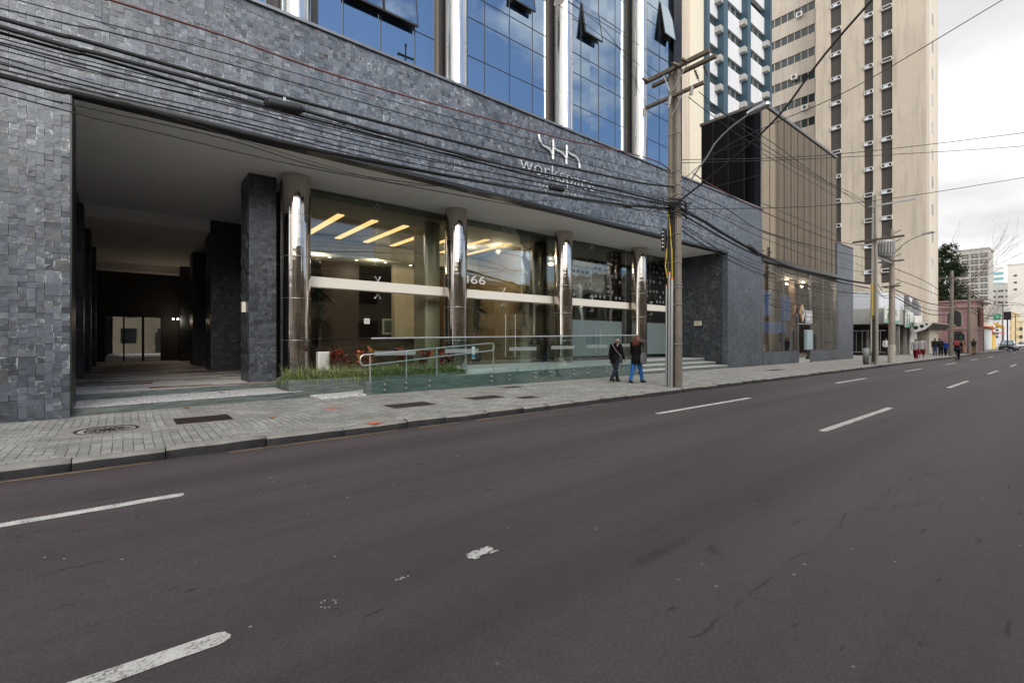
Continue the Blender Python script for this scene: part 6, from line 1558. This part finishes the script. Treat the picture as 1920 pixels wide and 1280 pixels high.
    if skirt: loft(t_, [(T(-.30), .12*S, .11*S), (T(-.1), .105*S*wide, .09*S), (T(.06), .085*S*wide, .07*S)])
    else:
        loft(t_, [(T(-.06), .100*S*wide, .080*S*wide), (T(.0), .098*S*wide, .078*S*wide), (T(.07), .086*S*wide, .068*S*wide)])
        for L in (LL, RL):
            e_ = L[1].lerp(L[2], .10 if shorts else .93)
            t_.tube(smooth([L[0]+V(0, 0, .02*S), L[0].lerp(L[1], .5), L[1], L[1].lerp(e_, .5), e_], 3), [(.070-.030*min(1, i/9))*S*wide for i in range(13)], 10)
    child(t_, 'skirt' if skirt else 'trousers', bottom)
    for L in (LL, RL):
        s_ = MB(); d = (L[3]-L[2]); d.z = max(-.02, min(.03, d.z+.03)); d.normalize(); sd_ = V(0, 1, 0); upv = d.cross(sd_)*-1
        if upv.z < 0: upv = -upv
        base = L[2]-V(0, 0, .022*S)
        for xx_, hw, h0, h1 in ((0, 0, 0, 0),): pass
        pr_ = [(-.035, .020, .034), (-.01, .023, .040), (.03, .024, .034), (.07, .026, .022), (.10, .022, .016), (.118, .010, .010)]
        vs = []
        for fx, hw, hh in pr_:
            c = base+d*fx*S
            vs += [c-sd_*hw*S-upv*.018*S, c+sd_*hw*S-upv*.018*S, c+sd_*hw*S*.8+upv*hh*S, c-sd_*hw*S*.8+upv*hh*S]
        k = len(pr_); fs = [(i*4+q, i*4+(q+1) % 4, (i+1)*4+(q+1) % 4, (i+1)*4+q) for i in range(k-1) for q in range(4)]+[(3, 2, 1, 0), tuple(range(4*k-4, 4*k))]
        s_.add(vs, fs, 0, True); sh_ = child(s_, 'shoe', shoes or m_dkgrey)
        so_ = MB(); vs = []
        for fx, hw, hh in pr_:
            c = base+d*fx*S-upv*.019*S; vs += [c-sd_*hw*S*1.04-upv*.008*S, c+sd_*hw*S*1.04-upv*.008*S, c+sd_*hw*S*1.04, c-sd_*hw*S*1.04]
        so_.add(vs, fs); o = so_.build('sole', m_white if socks else m_dkgrey, sh_)
    hd = N['head'][0]; cr = N['crown'][0]; hm = hair_mat or m_hair
    h_ = MB()
    if hair in ('short', 'cap'): h_.ball(hd.lerp(cr, .55)-nose*.008*S+V(0, 0, .006*S), .052*S, 12, 8, 0, (1.12, .98, 1.0)); 
    elif hair == 'long':
        h_.ball(hd.lerp(cr, .5)-nose*.010*S, .051*S, 12, 8, 0, (1.1, 1.02, 1.02))
        rr_ = random.Random(5)
        for q in range(60):
            an = rr_.uniform(-1.9, 1.9)+PI+tq; d = V(math.cos(an), math.sin(an), 0); p0 = hd+d*.05*S+V(0, 0, .03*S); ll = rr_.uniform(.19, .27)*S
            h_.tube([p0, p0+d*.022*S-V(0, 0, .045*S), p0+d*.03*S+V(rr_.uniform(-.01, .01)*S, rr_.uniform(-.016, .016)*S, -ll*.6), p0+d*.012*S-V(0, rr_.uniform(-.02, .02)*S, ll)], [.012*S, .016*S, .015*S, .004*S], 6)
    elif hair == 'bald': h_.tube([hd+V(-.03*S, sy*.045*S, -.005*S) for sy in (-1, -.5, 0, .5, 1)], [.016*S, .030*S, .036*S, .030*S, .016*S], 8)
    child(h_, 'cap' if hair == 'cap' else 'hair', hm)
    f = MB(); sdv = V(-nose.y, nose.x, 0)
    for s1 in (-1, 1): f.ball(hd+nose*.047*S+sdv*s1*.018*S+V(0, 0, .006*S), .0065*S, 8, 5)
    child(f, 'eyes', m_black)
    f = MB()
    for s1 in (-1, 1): f.ball(hd+sdv*s1*.046*S-V(0, 0, .004*S), .014*S, 8, 5, 0, (.7, .5, 1.2))
    child(f, 'ears', m_skin)
    body.location = loc; body.rotation_euler = (0, 0, heading)
    info = dict(limbs=limbs, T=T, S=S, M=Matrix.Translation(loc) @ Matrix.Rotation(heading, 4, 'Z')); return body, info
def worldtag(o, M_): o.matrix_world = M_
p = onZ(1154, 716, .13)
man, im = person('man in a black jacket and dark trousers walking away, head turned aside', tuple(p), R(4), 1.62, ((20, 4), (-17, 22)), ((-14, 18), (12, 25)), 4, -55, fabric('black_jacket', (.005, .005, .006)), fabric('dark_jeans', (.018, .022, .035)), fabric('black_shoe', (.012, .012, .012)), 'bald', M('grey_hair', (.20, .17, .15), .7), True, .05, -1, .94)
bag = thing('shoulder_bag', 'small dark bag slung across the man in the black jacket', 'bag', tuple(p)); 
m_ = MB(); S = 1.62
m_.box(-.05, .10, -.245, -.165, .68, .95); m_.build('pouch', M('dark_bag', (.03, .03, .032), .6), bag, .02)
MB().tube([(.0, -.21, .95), (-.135, -.12, 1.12), (-.13, .02, 1.3), (-.02, .09, 1.42), (.10, .04, 1.30), (.13, -.12, 1.1), (.05, -.22, .95)], .013, 6).build('strap', M('grey_strap', (.16, .16, .16), .7), bag)
bag.rotation_euler = (0, 0, R(4))
for c in bag.children: c.location = (0, 0, 0)
p = onZ(1193, 718, .13)
wom, iw = person('woman with long red brown hair, black jacket and blue jeans walking away', tuple(p), R(6), 1.70, ((-16, 6), (21, 5)), ((14, 20), (-6, 35)), 3, 15, fabric('black_coat', (.006, .0055, .0055)), fabric('blue_jeans', (.025, .12, .34)), fabric('sneaker_black', (.015, .015, .016)), 'long', M('auburn_hair', (.10, .027, .010), .5, 0, .4, 30), True, .07, 0, .92, socks=True)
bag = thing('tote_bag', 'grey slouchy tote on the right arm of the red haired woman', 'bag', tuple(p))
m_ = MB(); m_.prism([(-.14, .68), (.15, .66), (.18, .86), (.12, 1.05), (-.1, 1.07), (-.17, .88)], 'y', -.33, -.22); m_.build('sack', M('grey_canvas', (.13, .13, .14), .85, 0, .35, 20), bag, .03)
MB().tube([(-.08, -.27, 1.06), (-.05, -.24, 1.25), (.0, -.20, 1.42), (.05, -.24, 1.25), (.08, -.27, 1.05)], .012, 6).build('handle', M('grey_strap', (.16, .16, .16), .7), bag)
bag.rotation_euler = (0, 0, R(6))
for c in bag.children: c.location = (0, 0, 0)
f_red = fabric('maroon_trousers', (.15, .012, .02)); f_gry = fabric('grey_sweater', (.30, .30, .31)); f_nvy = fabric('navy_jacket', (.015, .02, .05)); f_blk = fabric('charcoal_coat', (.018, .018, .02)); f_wht = fabric('white_shirt', (.55, .55, .56)); f_tan = fabric('tan_coat', (.22, .14, .07)); f_blu = fabric('bright_blue_top', (.02, .06, .36)); f_jean = fabric('mid_jeans', (.05, .08, .15))
def gp(u, v, dy=0): q = onZ(u, v, .13); return (q.x, q.y+dy, .13)
def onray(u, X): r_ = ray(u, 640); return (X, X*r_[1]/r_[0], .13)
person('shorter walker in a pale grey sweater and maroon trousers coming down the pavement', onray(1717, 47.5), R(184), 1.62, ((18, 5), (-16, 20)), top=f_gry, bottom=f_red, shoes=f_wht, hair='short', hair_mat=m_hair)
person('taller walker in a light grey sweater and maroon shorts beside the other walker', onray(1728, 47.8), R(182), 1.72, ((-16, 18), (19, 5)), top=fabric('light_grey_sweater', (.38, .37, .37)), bottom=f_red, shoes=f_wht, hair='short', shorts=True)
person('person in a navy jacket half hidden behind the transformer pole', onray(1642, 41.5), R(100), 1.72, ((6, 2), (-6, 4)), top=f_nvy, bottom=f_jean, shoes=f_blk, hair='cap', hair_mat=M('red_cap', (.25, .03, .03), .7))
person('person in a white shirt standing in the dark shop doorway', onray(1661, 58.5), R(200), 1.72, ((3, 1), (-3, 1)), ((5, 40), (-5, 40)), top=f_wht, bottom=f_blk, shoes=f_blk)
person('person in a dark jacket and jeans waiting by the leaning pole, nearer the shop', onray(1753, 62.5), R(20), 1.72, ((2, 1), (-3, 1)), top=f_blk, bottom=f_jean, shoes=f_blk)
person('person all in black bending slightly forward beside the one in jeans', onray(1764, 63.0), R(30), 1.70, ((5, 3), (-2, 1)), lean=14, top=f_blk, bottom=f_blk, shoes=f_blk)
person('short person in a bright blue top next to the leaning pole', onray(1773, 64), R(160), 1.45, ((5, 2), (-5, 4)), top=f_blu, bottom=f_nvy, shoes=f_blk)
person('person in a tan coat walking past the pink house door', onray(1805, 76.5), R(170), 1.66, ((14, 4), (-14, 14)), top=f_tan, bottom=f_tan, shoes=f_blk, coat=.1)
person('person in a black top standing by the corner pole', onray(1826, 73.3), R(40), 1.7, ((2, 1), (-3, 1)), top=f_blk, bottom=f_tan, shoes=f_blk)

# ------------------------------------------------------------------ bicycle and rider
bx = onray(1795, 53.0); bx = (bx[0], bx[1], 0.)
bk = thing('bicycle', 'dark bicycle ridden along the road edge', 'bicycle', bx)
def wheel_b(x_, name):
    o = MB().tube([(bx[0]+x_+.33*math.cos(q), bx[1], .34+.33*math.sin(q)) for q in [2*PI*i/28 for i in range(28)]], .02, 8, closed=True).build(name, m_rubber, bk)
    m_ = MB()
    for i in range(12): q = 2*PI*i/12; m_.cyl((bx[0]+x_, bx[1], .34), (bx[0]+x_+.32*math.cos(q), bx[1], .34+.32*math.sin(q)), .004, n=4)
    m_.cyl((bx[0]+x_, bx[1]-.05, .34), (bx[0]+x_, bx[1]+.05, .34), .03, n=8); m_.build('spokes', m_galv, o)
wheel_b(-.52, 'wheel'); wheel_b(.52, 'wheel')
m_ = MB()
def bt_(a, b, r_=.018): m_.cyl((bx[0]+a[0], bx[1]+a[1], a[2]), (bx[0]+b[0], bx[1]+b[1], b[2]), r_, n=8)
bt_((-.15, 0, .85), (-.02, 0, .30)); bt_((-.02, 0, .30), (.36, 0, .80)); bt_((-.13, 0, .78), (.38, 0, .86)); bt_((-.52, .05, .34), (-.02, .04, .30)); bt_((-.52, .05, .34), (-.14, .03, .78)); bt_((-.52, -.05, .34), (-.02, -.04, .30)); bt_((.38, 0, .95), (.52, .05, .34)); bt_((.38, 0, .95), (.52, -.05, .34))
m_.build('frame', M('bike_paint', (.03, .03, .05), .35), bk); m_ = MB(); bt_((.40, 0, .93), (.40, 0, 1.05)); bt_((.40, -.28, 1.06), (.40, .28, 1.06), .014); m_.build('handlebar', m_galv, bk)
m_ = MB(); m_.prism([(-.30, .88), (.0, .90), (.0, .94), (-.30, .95)], 'y', -.07, .07); bt_ and m_.v; 
m2 = MB(); m2.prism([(bx[0]-.32, .88), (bx[0]-.02, .90), (bx[0]-.02, .94), (bx[0]-.32, .95)], 'y', bx[1]-.07, bx[1]+.07); m2.build('saddle', m_rubber, bk)
rd, ir = person('cyclist in dark clothes with a red backpack seen from behind', (bx[0]-.12, bx[1], .08), 0, 1.72, ((58, 62), (28, 42)), ((52, 8), (52, 8)), 24, 0, fabric('dark_hoodie', (.02, .022, .04)), f_blk, f_blk, 'short', None, True, 0, 0, 1., seat=True)
bp = thing('backpack', 'red backpack worn by the cyclist', 'backpack', (bx[0]-.1, bx[1], 1.2)); q = Vector((bx[0]-.12, bx[1], .08))+ir['T'](.2)
T_ = Matrix.Translation(q) @ Matrix.Rotation(R(24), 4, 'Y'); MB().box(-.34, -.16, -.16, .16, -.22, .22, 0, T_).build('pack', M('red_nylon', (.30, .015, .03), .6), bp, .03); MB().box(-.38, -.341, -.12, .12, -.18, .0, 0, T_).build('pocket', M('dark_red_nylon', (.16, .01, .02), .6), bp)

# ------------------------------------------------------------------ cars
m_carglass = mirror_glass('car_glass', (.25, .28, .30), .04, .02, 1., (.01, .012, .014)); m_tyre = M('tyre', (.014, .014, .014), .8); m_rimm = M('alloy', (.40, .40, .41), .3, .8)
def car(o, paint, L=4.3, Wd=1.78, Hh=1.65, suv=True):
    """x forward from the rear, built round the origin of o and turned afterwards"""
    hw = Wd/2
    def sect(x_, z0, zs, w0, w1): return [Vector((x_, -w0, z0)), Vector((x_, -w1, (z0+zs)/2)), Vector((x_, -w1*.97, zs)), Vector((x_, w1*.97, zs)), Vector((x_, w1, (z0+zs)/2)), Vector((x_, w0, z0))]
    prof = [(-L/2, .45, .80, .80), (-L/2+.06, .30, .98, .92), (-L/2+.5, .24, 1.02, .99), (0, .22, 1.0, 1.), (L/2-1.25, .22, .98, 1.), (L/2-.55, .24, .93, .97), (L/2-.12, .28, .82, .90), (L/2, .40, .66, .78)]
    m_ = MB(); vs = []
    for x_, z0, zs, f in prof: vs += sect(x_, z0, zs, hw*f*.94, hw*f)
    k = len(prof); m_.add(vs, [(i*6+j, i*6+(j+1) % 6, (i+1)*6+(j+1) % 6, (i+1)*6+j) for i in range(k-1) for j in range(6)]+[tuple(range(6))[::-1], tuple(range(6*k-6, 6*k))], 0, False)
    cab = [(-L/2+.18, 1.0, .90), (-L/2+.55, Hh-.04, .76), (-.1, Hh, .78), (L/2-1.75, Hh-.06, .76), (L/2-1.05, .97, .90)]
    vs = []
    cb = [(-L/2+.12, .98), (L/2-1.0, .96)]
    lo = [Vector((-L/2+.12, -hw*.92, .98)), Vector((L/2-1.02, -hw*.90, .96)), Vector((L/2-1.02, hw*.90, .96)), Vector((-L/2+.12, hw*.92, .98))]
    hi = [Vector((-L/2+.55, -hw*.74, Hh)), Vector((L/2-1.78, -hw*.74, Hh)), Vector((L/2-1.78, hw*.74, Hh)), Vector((-L/2+.55, hw*.74, Hh))]
    m_.add(lo+hi, [(4, 5, 6, 7), (0, 1, 5, 4), (1, 2, 6, 5), (2, 3, 7, 6), (3, 0, 4, 7)])
    b = m_.build('body', paint, o, .03); b.location = (0, 0, 0); out = [b]
    def inset(a, b_, c, d, mname):
        ce = (a+b_+c+d)/4; n_ = (b_-a).cross(d-a).normalized()*.012; P_ = [ce+(q-ce)*.86+n_ for q in (a, b_, c, d)]
        o2 = MB().add(P_, [(0, 1, 2, 3)]).build(mname, m_carglass, o); o2.location = (0, 0, 0)
    inset(lo[1], lo[2], hi[2], hi[1], 'windscreen'); inset(lo[3], lo[0], hi[0], hi[3], 'rear_window'); inset(lo[0], lo[1], hi[1], hi[0], 'side_window'); inset(lo[2], lo[3], hi[3], hi[2], 'side_window')
    for x_ in (-L/2+.8, L/2-.85):
        for sy in (-1, 1):
            m_ = MB(); m_.cyl((x_, sy*(hw-.2), .33), (x_, sy*(hw+.005), .33), .33, n=22); w_ = m_.build('wheel', m_tyre, o); w_.location = (0, 0, 0)
            m_ = MB(); m_.cyl((x_, sy*(hw+.005), .33), (x_, sy*(hw+.018), .33), .20, .17, 14); r_ = m_.build('rim', m_rimm, w_); 
    for sy in (-1, 1):
        m_ = MB(); m_.box(L/2-.16, L/2-.03, sy*hw*.80-.19, sy*hw*.80+.10 if sy < 0 else sy*hw*.80+.0, .62, .78); q = m_.build('headlight', M('headlight_glass', (.62, .64, .66), .12), o, .02); q.location = (0, 0, 0)
        m_ = MB(); m_.box(L/2-1.35, L/2-1.2, sy*hw-.02 if sy > 0 else sy*hw-.16, sy*hw+.16 if sy > 0 else sy*hw+.02, .98, 1.12); q = m_.build('mirror', paint, o, .02); q.location = (0, 0, 0)
    for nm, mt, bxx in (('grille', m_black, (L/2-.04, L/2+.02, -.42, .42, .55, .72)), ('bumper', m_dkgrey, (L/2-.1, L/2+.05, -hw*.74, hw*.74, .30, .46)), ('number_plate', m_white, (L/2+.05, L/2+.06, -.2, .2, .36, .46)), ('tail_light', M('tail_red', (.3, .01, .01), .3), (-L/2-.01, -L/2+.04, -hw*.75, -hw*.5, .75, .95)), ('tail_light', M('tail_red', (.3, .01, .01), .3), (-L/2-.01, -L/2+.04, hw*.5, hw*.75, .75, .95))):
        q = MB().box(*bxx).build(nm, mt, o); q.location = (0, 0, 0)
m_ = None
c1 = thing('parked_car', 'dark grey SUV facing the camera at the far street corner', 'car'); car(c1, M('dark_car_paint', (.035, .04, .05), .25, .3, .1), 4.4, 1.8, 1.7)
q = onray(1889, 112.); c1.location = (q[0], q[1]-.0, 0.0); c1.rotation_euler = (0, 0, R(180))
c2 = thing('parked_car', 'white car cut by the right edge of the view', 'car'); car(c2, M('white_car_paint', (.65, .65, .66), .25, 0, .03), 4.1, 1.7, 1.48)
q = onray(1919, 122.); c2.location = (q[0], q[1], 0.0); c2.rotation_euler = (0, 0, R(180))
car(CARSPOT, M('orange_car_paint', (.55, .13, .02), .25, 0, .05), 4.0, 1.7, 1.5); CARSPOT.location = (32.6, 16.2, .62); CARSPOT.rotation_euler = (0, 0, R(-35))

# ------------------------------------------------------------------ trees
def limb(mb, p, d, L, r, depth, rnd, tips):
    pts = [p]; rs = [r]; q = p.copy(); dd = d.copy()
    for i in range(4):
        dd = (dd+Vector((rnd.uniform(-.22, .22), rnd.uniform(-.22, .22), rnd.uniform(-.08, .16)))).normalized(); q = q+dd*L/4; pts.append(q.copy()); rs.append(r*(1-.5*(i+1)/4))
        if depth > 0 and i > 0:
            for s_ in range(rnd.choice((1, 2))):
                nd_ = (dd+Vector((rnd.uniform(-1, 1), rnd.uniform(-1, 1), rnd.uniform(-.3, .6)))).normalized(); limb(mb, q, nd_, L*rnd.uniform(.45, .68), r*.5, depth-1, rnd, tips)
    tips.append(q); mb.tube(pts, rs, 6 if depth > 1 else 4)
def leafy_tree(label, x_, y, h, cr, z0, mats, seed, n=5200, name='tree', leaf=.22):
    rnd = random.Random(seed); o = thing(name, label, 'tree', (x_, y, 0)); mb = MB(); tips = []
    base = Vector((x_, y, -.05)); top = Vector((x_+rnd.uniform(-.3, .3), y, h*.55)); mb.tube([base, base.lerp(top, .5)+Vector((.15, .1, 0)), top], [.28, .2, .14], 10)
    for k in range(9):
        a = 2*PI*k/9+rnd.uniform(-.3, .3); s_ = base.lerp(top, rnd.uniform(.55, 1.)); limb(mb, s_, Vector((math.cos(a), math.sin(a), rnd.uniform(.3, 1.2))).normalized(), cr*rnd.uniform(.7, 1.1), .09, 1, rnd, tips)
    mb.build('trunk', m_trunk, o)
    cl = []
    for k in range(64):
        a = rnd.uniform(0, 2*PI); q = rnd.random(); rr = cr*(1-.55*q)*math.sqrt(rnd.uniform(.1, 1)); cl.append((Vector((x_+rr*math.cos(a), y+rr*math.sin(a), z0+(h-z0)*q)), rnd.uniform(.28, .5)*cr*(1-.3*q)))
    f = MB(); f2 = MB()
    for i in range(n):
        c, r_ = rnd.choice(cl); v = Vector((rnd.gauss(0, 1), rnd.gauss(0, 1), rnd.gauss(0, .8))).normalized()*r_*rnd.uniform(.55, 1.05); p = c+v
        a = Vector((rnd.gauss(0, 1), rnd.gauss(0, 1), rnd.gauss(0, .6))).normalized(); b = a.orthogonal().normalized(); b = (b*math.cos(i)+a.cross(b)*math.sin(i)); s_ = leaf*rnd.uniform(.6, 1.3)
        (f if rnd.random() < .7 else f2).add([p, p+a*s_*.5+b*s_*.3, p+a*s_, p+a*s_*.5-b*s_*.3], [(0, 1, 2, 3)], 0)
    f.m += []; b0 = len(f.v); f.v += f2.v; f.f += [[b0+i for i in q] for q in f2.f]; f.m += [1]*len(f2.f); f.sm += f2.sm
    f.build('crown', mats, o); return o
leafy_tree('dark evergreen tree rising behind the beige tower\'s corner', 106, 14.7, 17.5, 2.9, 7.0, [m_leafd, m_leafm], 5, 11000, leaf=.34)
leafy_tree('lower pale green tree under the dark evergreen', 104.5, 15.6, 9.5, 2.6, 4.2, [m_leafm, leafmat('dry_leaf', (.10, .09, .03), (.20, .18, .08), 2)], 6, 6000, leaf=.3)
def bare_tree(label, x_, y, h, seed, spread):
    rnd = random.Random(seed); o = thing('bare_tree', label, 'tree', (x_, y, 0)); mb = MB(); tips = []
    mb.tube([(x_, y, -.05), (x_+.2, y+.1, h*.25), (x_, y, h*.42)], [.24, .19, .15], 8)
    for k in range(8):
        a = 2*PI*k/8; limb(mb, Vector((x_, y, h*(.34+.01*k))), Vector((math.cos(a)*spread, math.sin(a)*spread, rnd.uniform(.5, 1.1))).normalized(), h*rnd.uniform(.38, .55), .075, 2, rnd, tips)
    mb.build('trunk', M('pinkish_bark', (.26, .20, .17), .9, 0, .25, 4), o)
r_ = ray(1832, 560); bare_tree('leafless tree with pinkish twigs in front of the grey office block', 135., 135*r_[1]/r_[0], 11.0, 3, .8)
r_ = ray(1768, 500); bare_tree('leafless tree beside the beige tower\'s right edge', 112., 112*r_[1]/r_[0], 20., 8, .7)

# a few dry leaves blown on to the steps and pavement
m_dry = M('dry_brown_leaf', (.36, .17, .06), .7, 0, .3, 20)
for i, (u_, v_, z, lb) in enumerate(((415, 736, .272, 'curled dry leaf lying on the white chips of the lower step'), (498, 708, .41, 'reddish dry leaf on the edge of the passage floor'), (350, 765, .142, 'dry leaf on the pavers below the driveway step'), (512, 782, .142, 'dry leaf on the pavers near the long hatch'))):
    p = onZ(u_, v_, z); o = thing('fallen_leaf', lb, 'leaf', tuple(p)); r_ = random.Random(i); a = r_.uniform(0, 6)
    pts = [(-.09, 0, .0), (-.04, .04, .02), (.03, .045, .025), (.09, 0, .012), (.03, -.045, .03), (-.04, -.04, .022)]
    T = Matrix.Translation(p) @ Matrix.Rotation(a, 4, 'Z'); m_ = MB(); vs = [T @ Vector(q) for q in pts]; c = T @ Vector((0, 0, .004)); m_.add(vs+[c], [(k, (k+1) % 6, 6) for k in range(6)]); m_.build('blade', m_dry, o)
    MB().tube([T @ Vector((-.14, .01, .015)), T @ Vector((-.09, 0, .004))], .003, 4).build('stalk', m_dry, o)
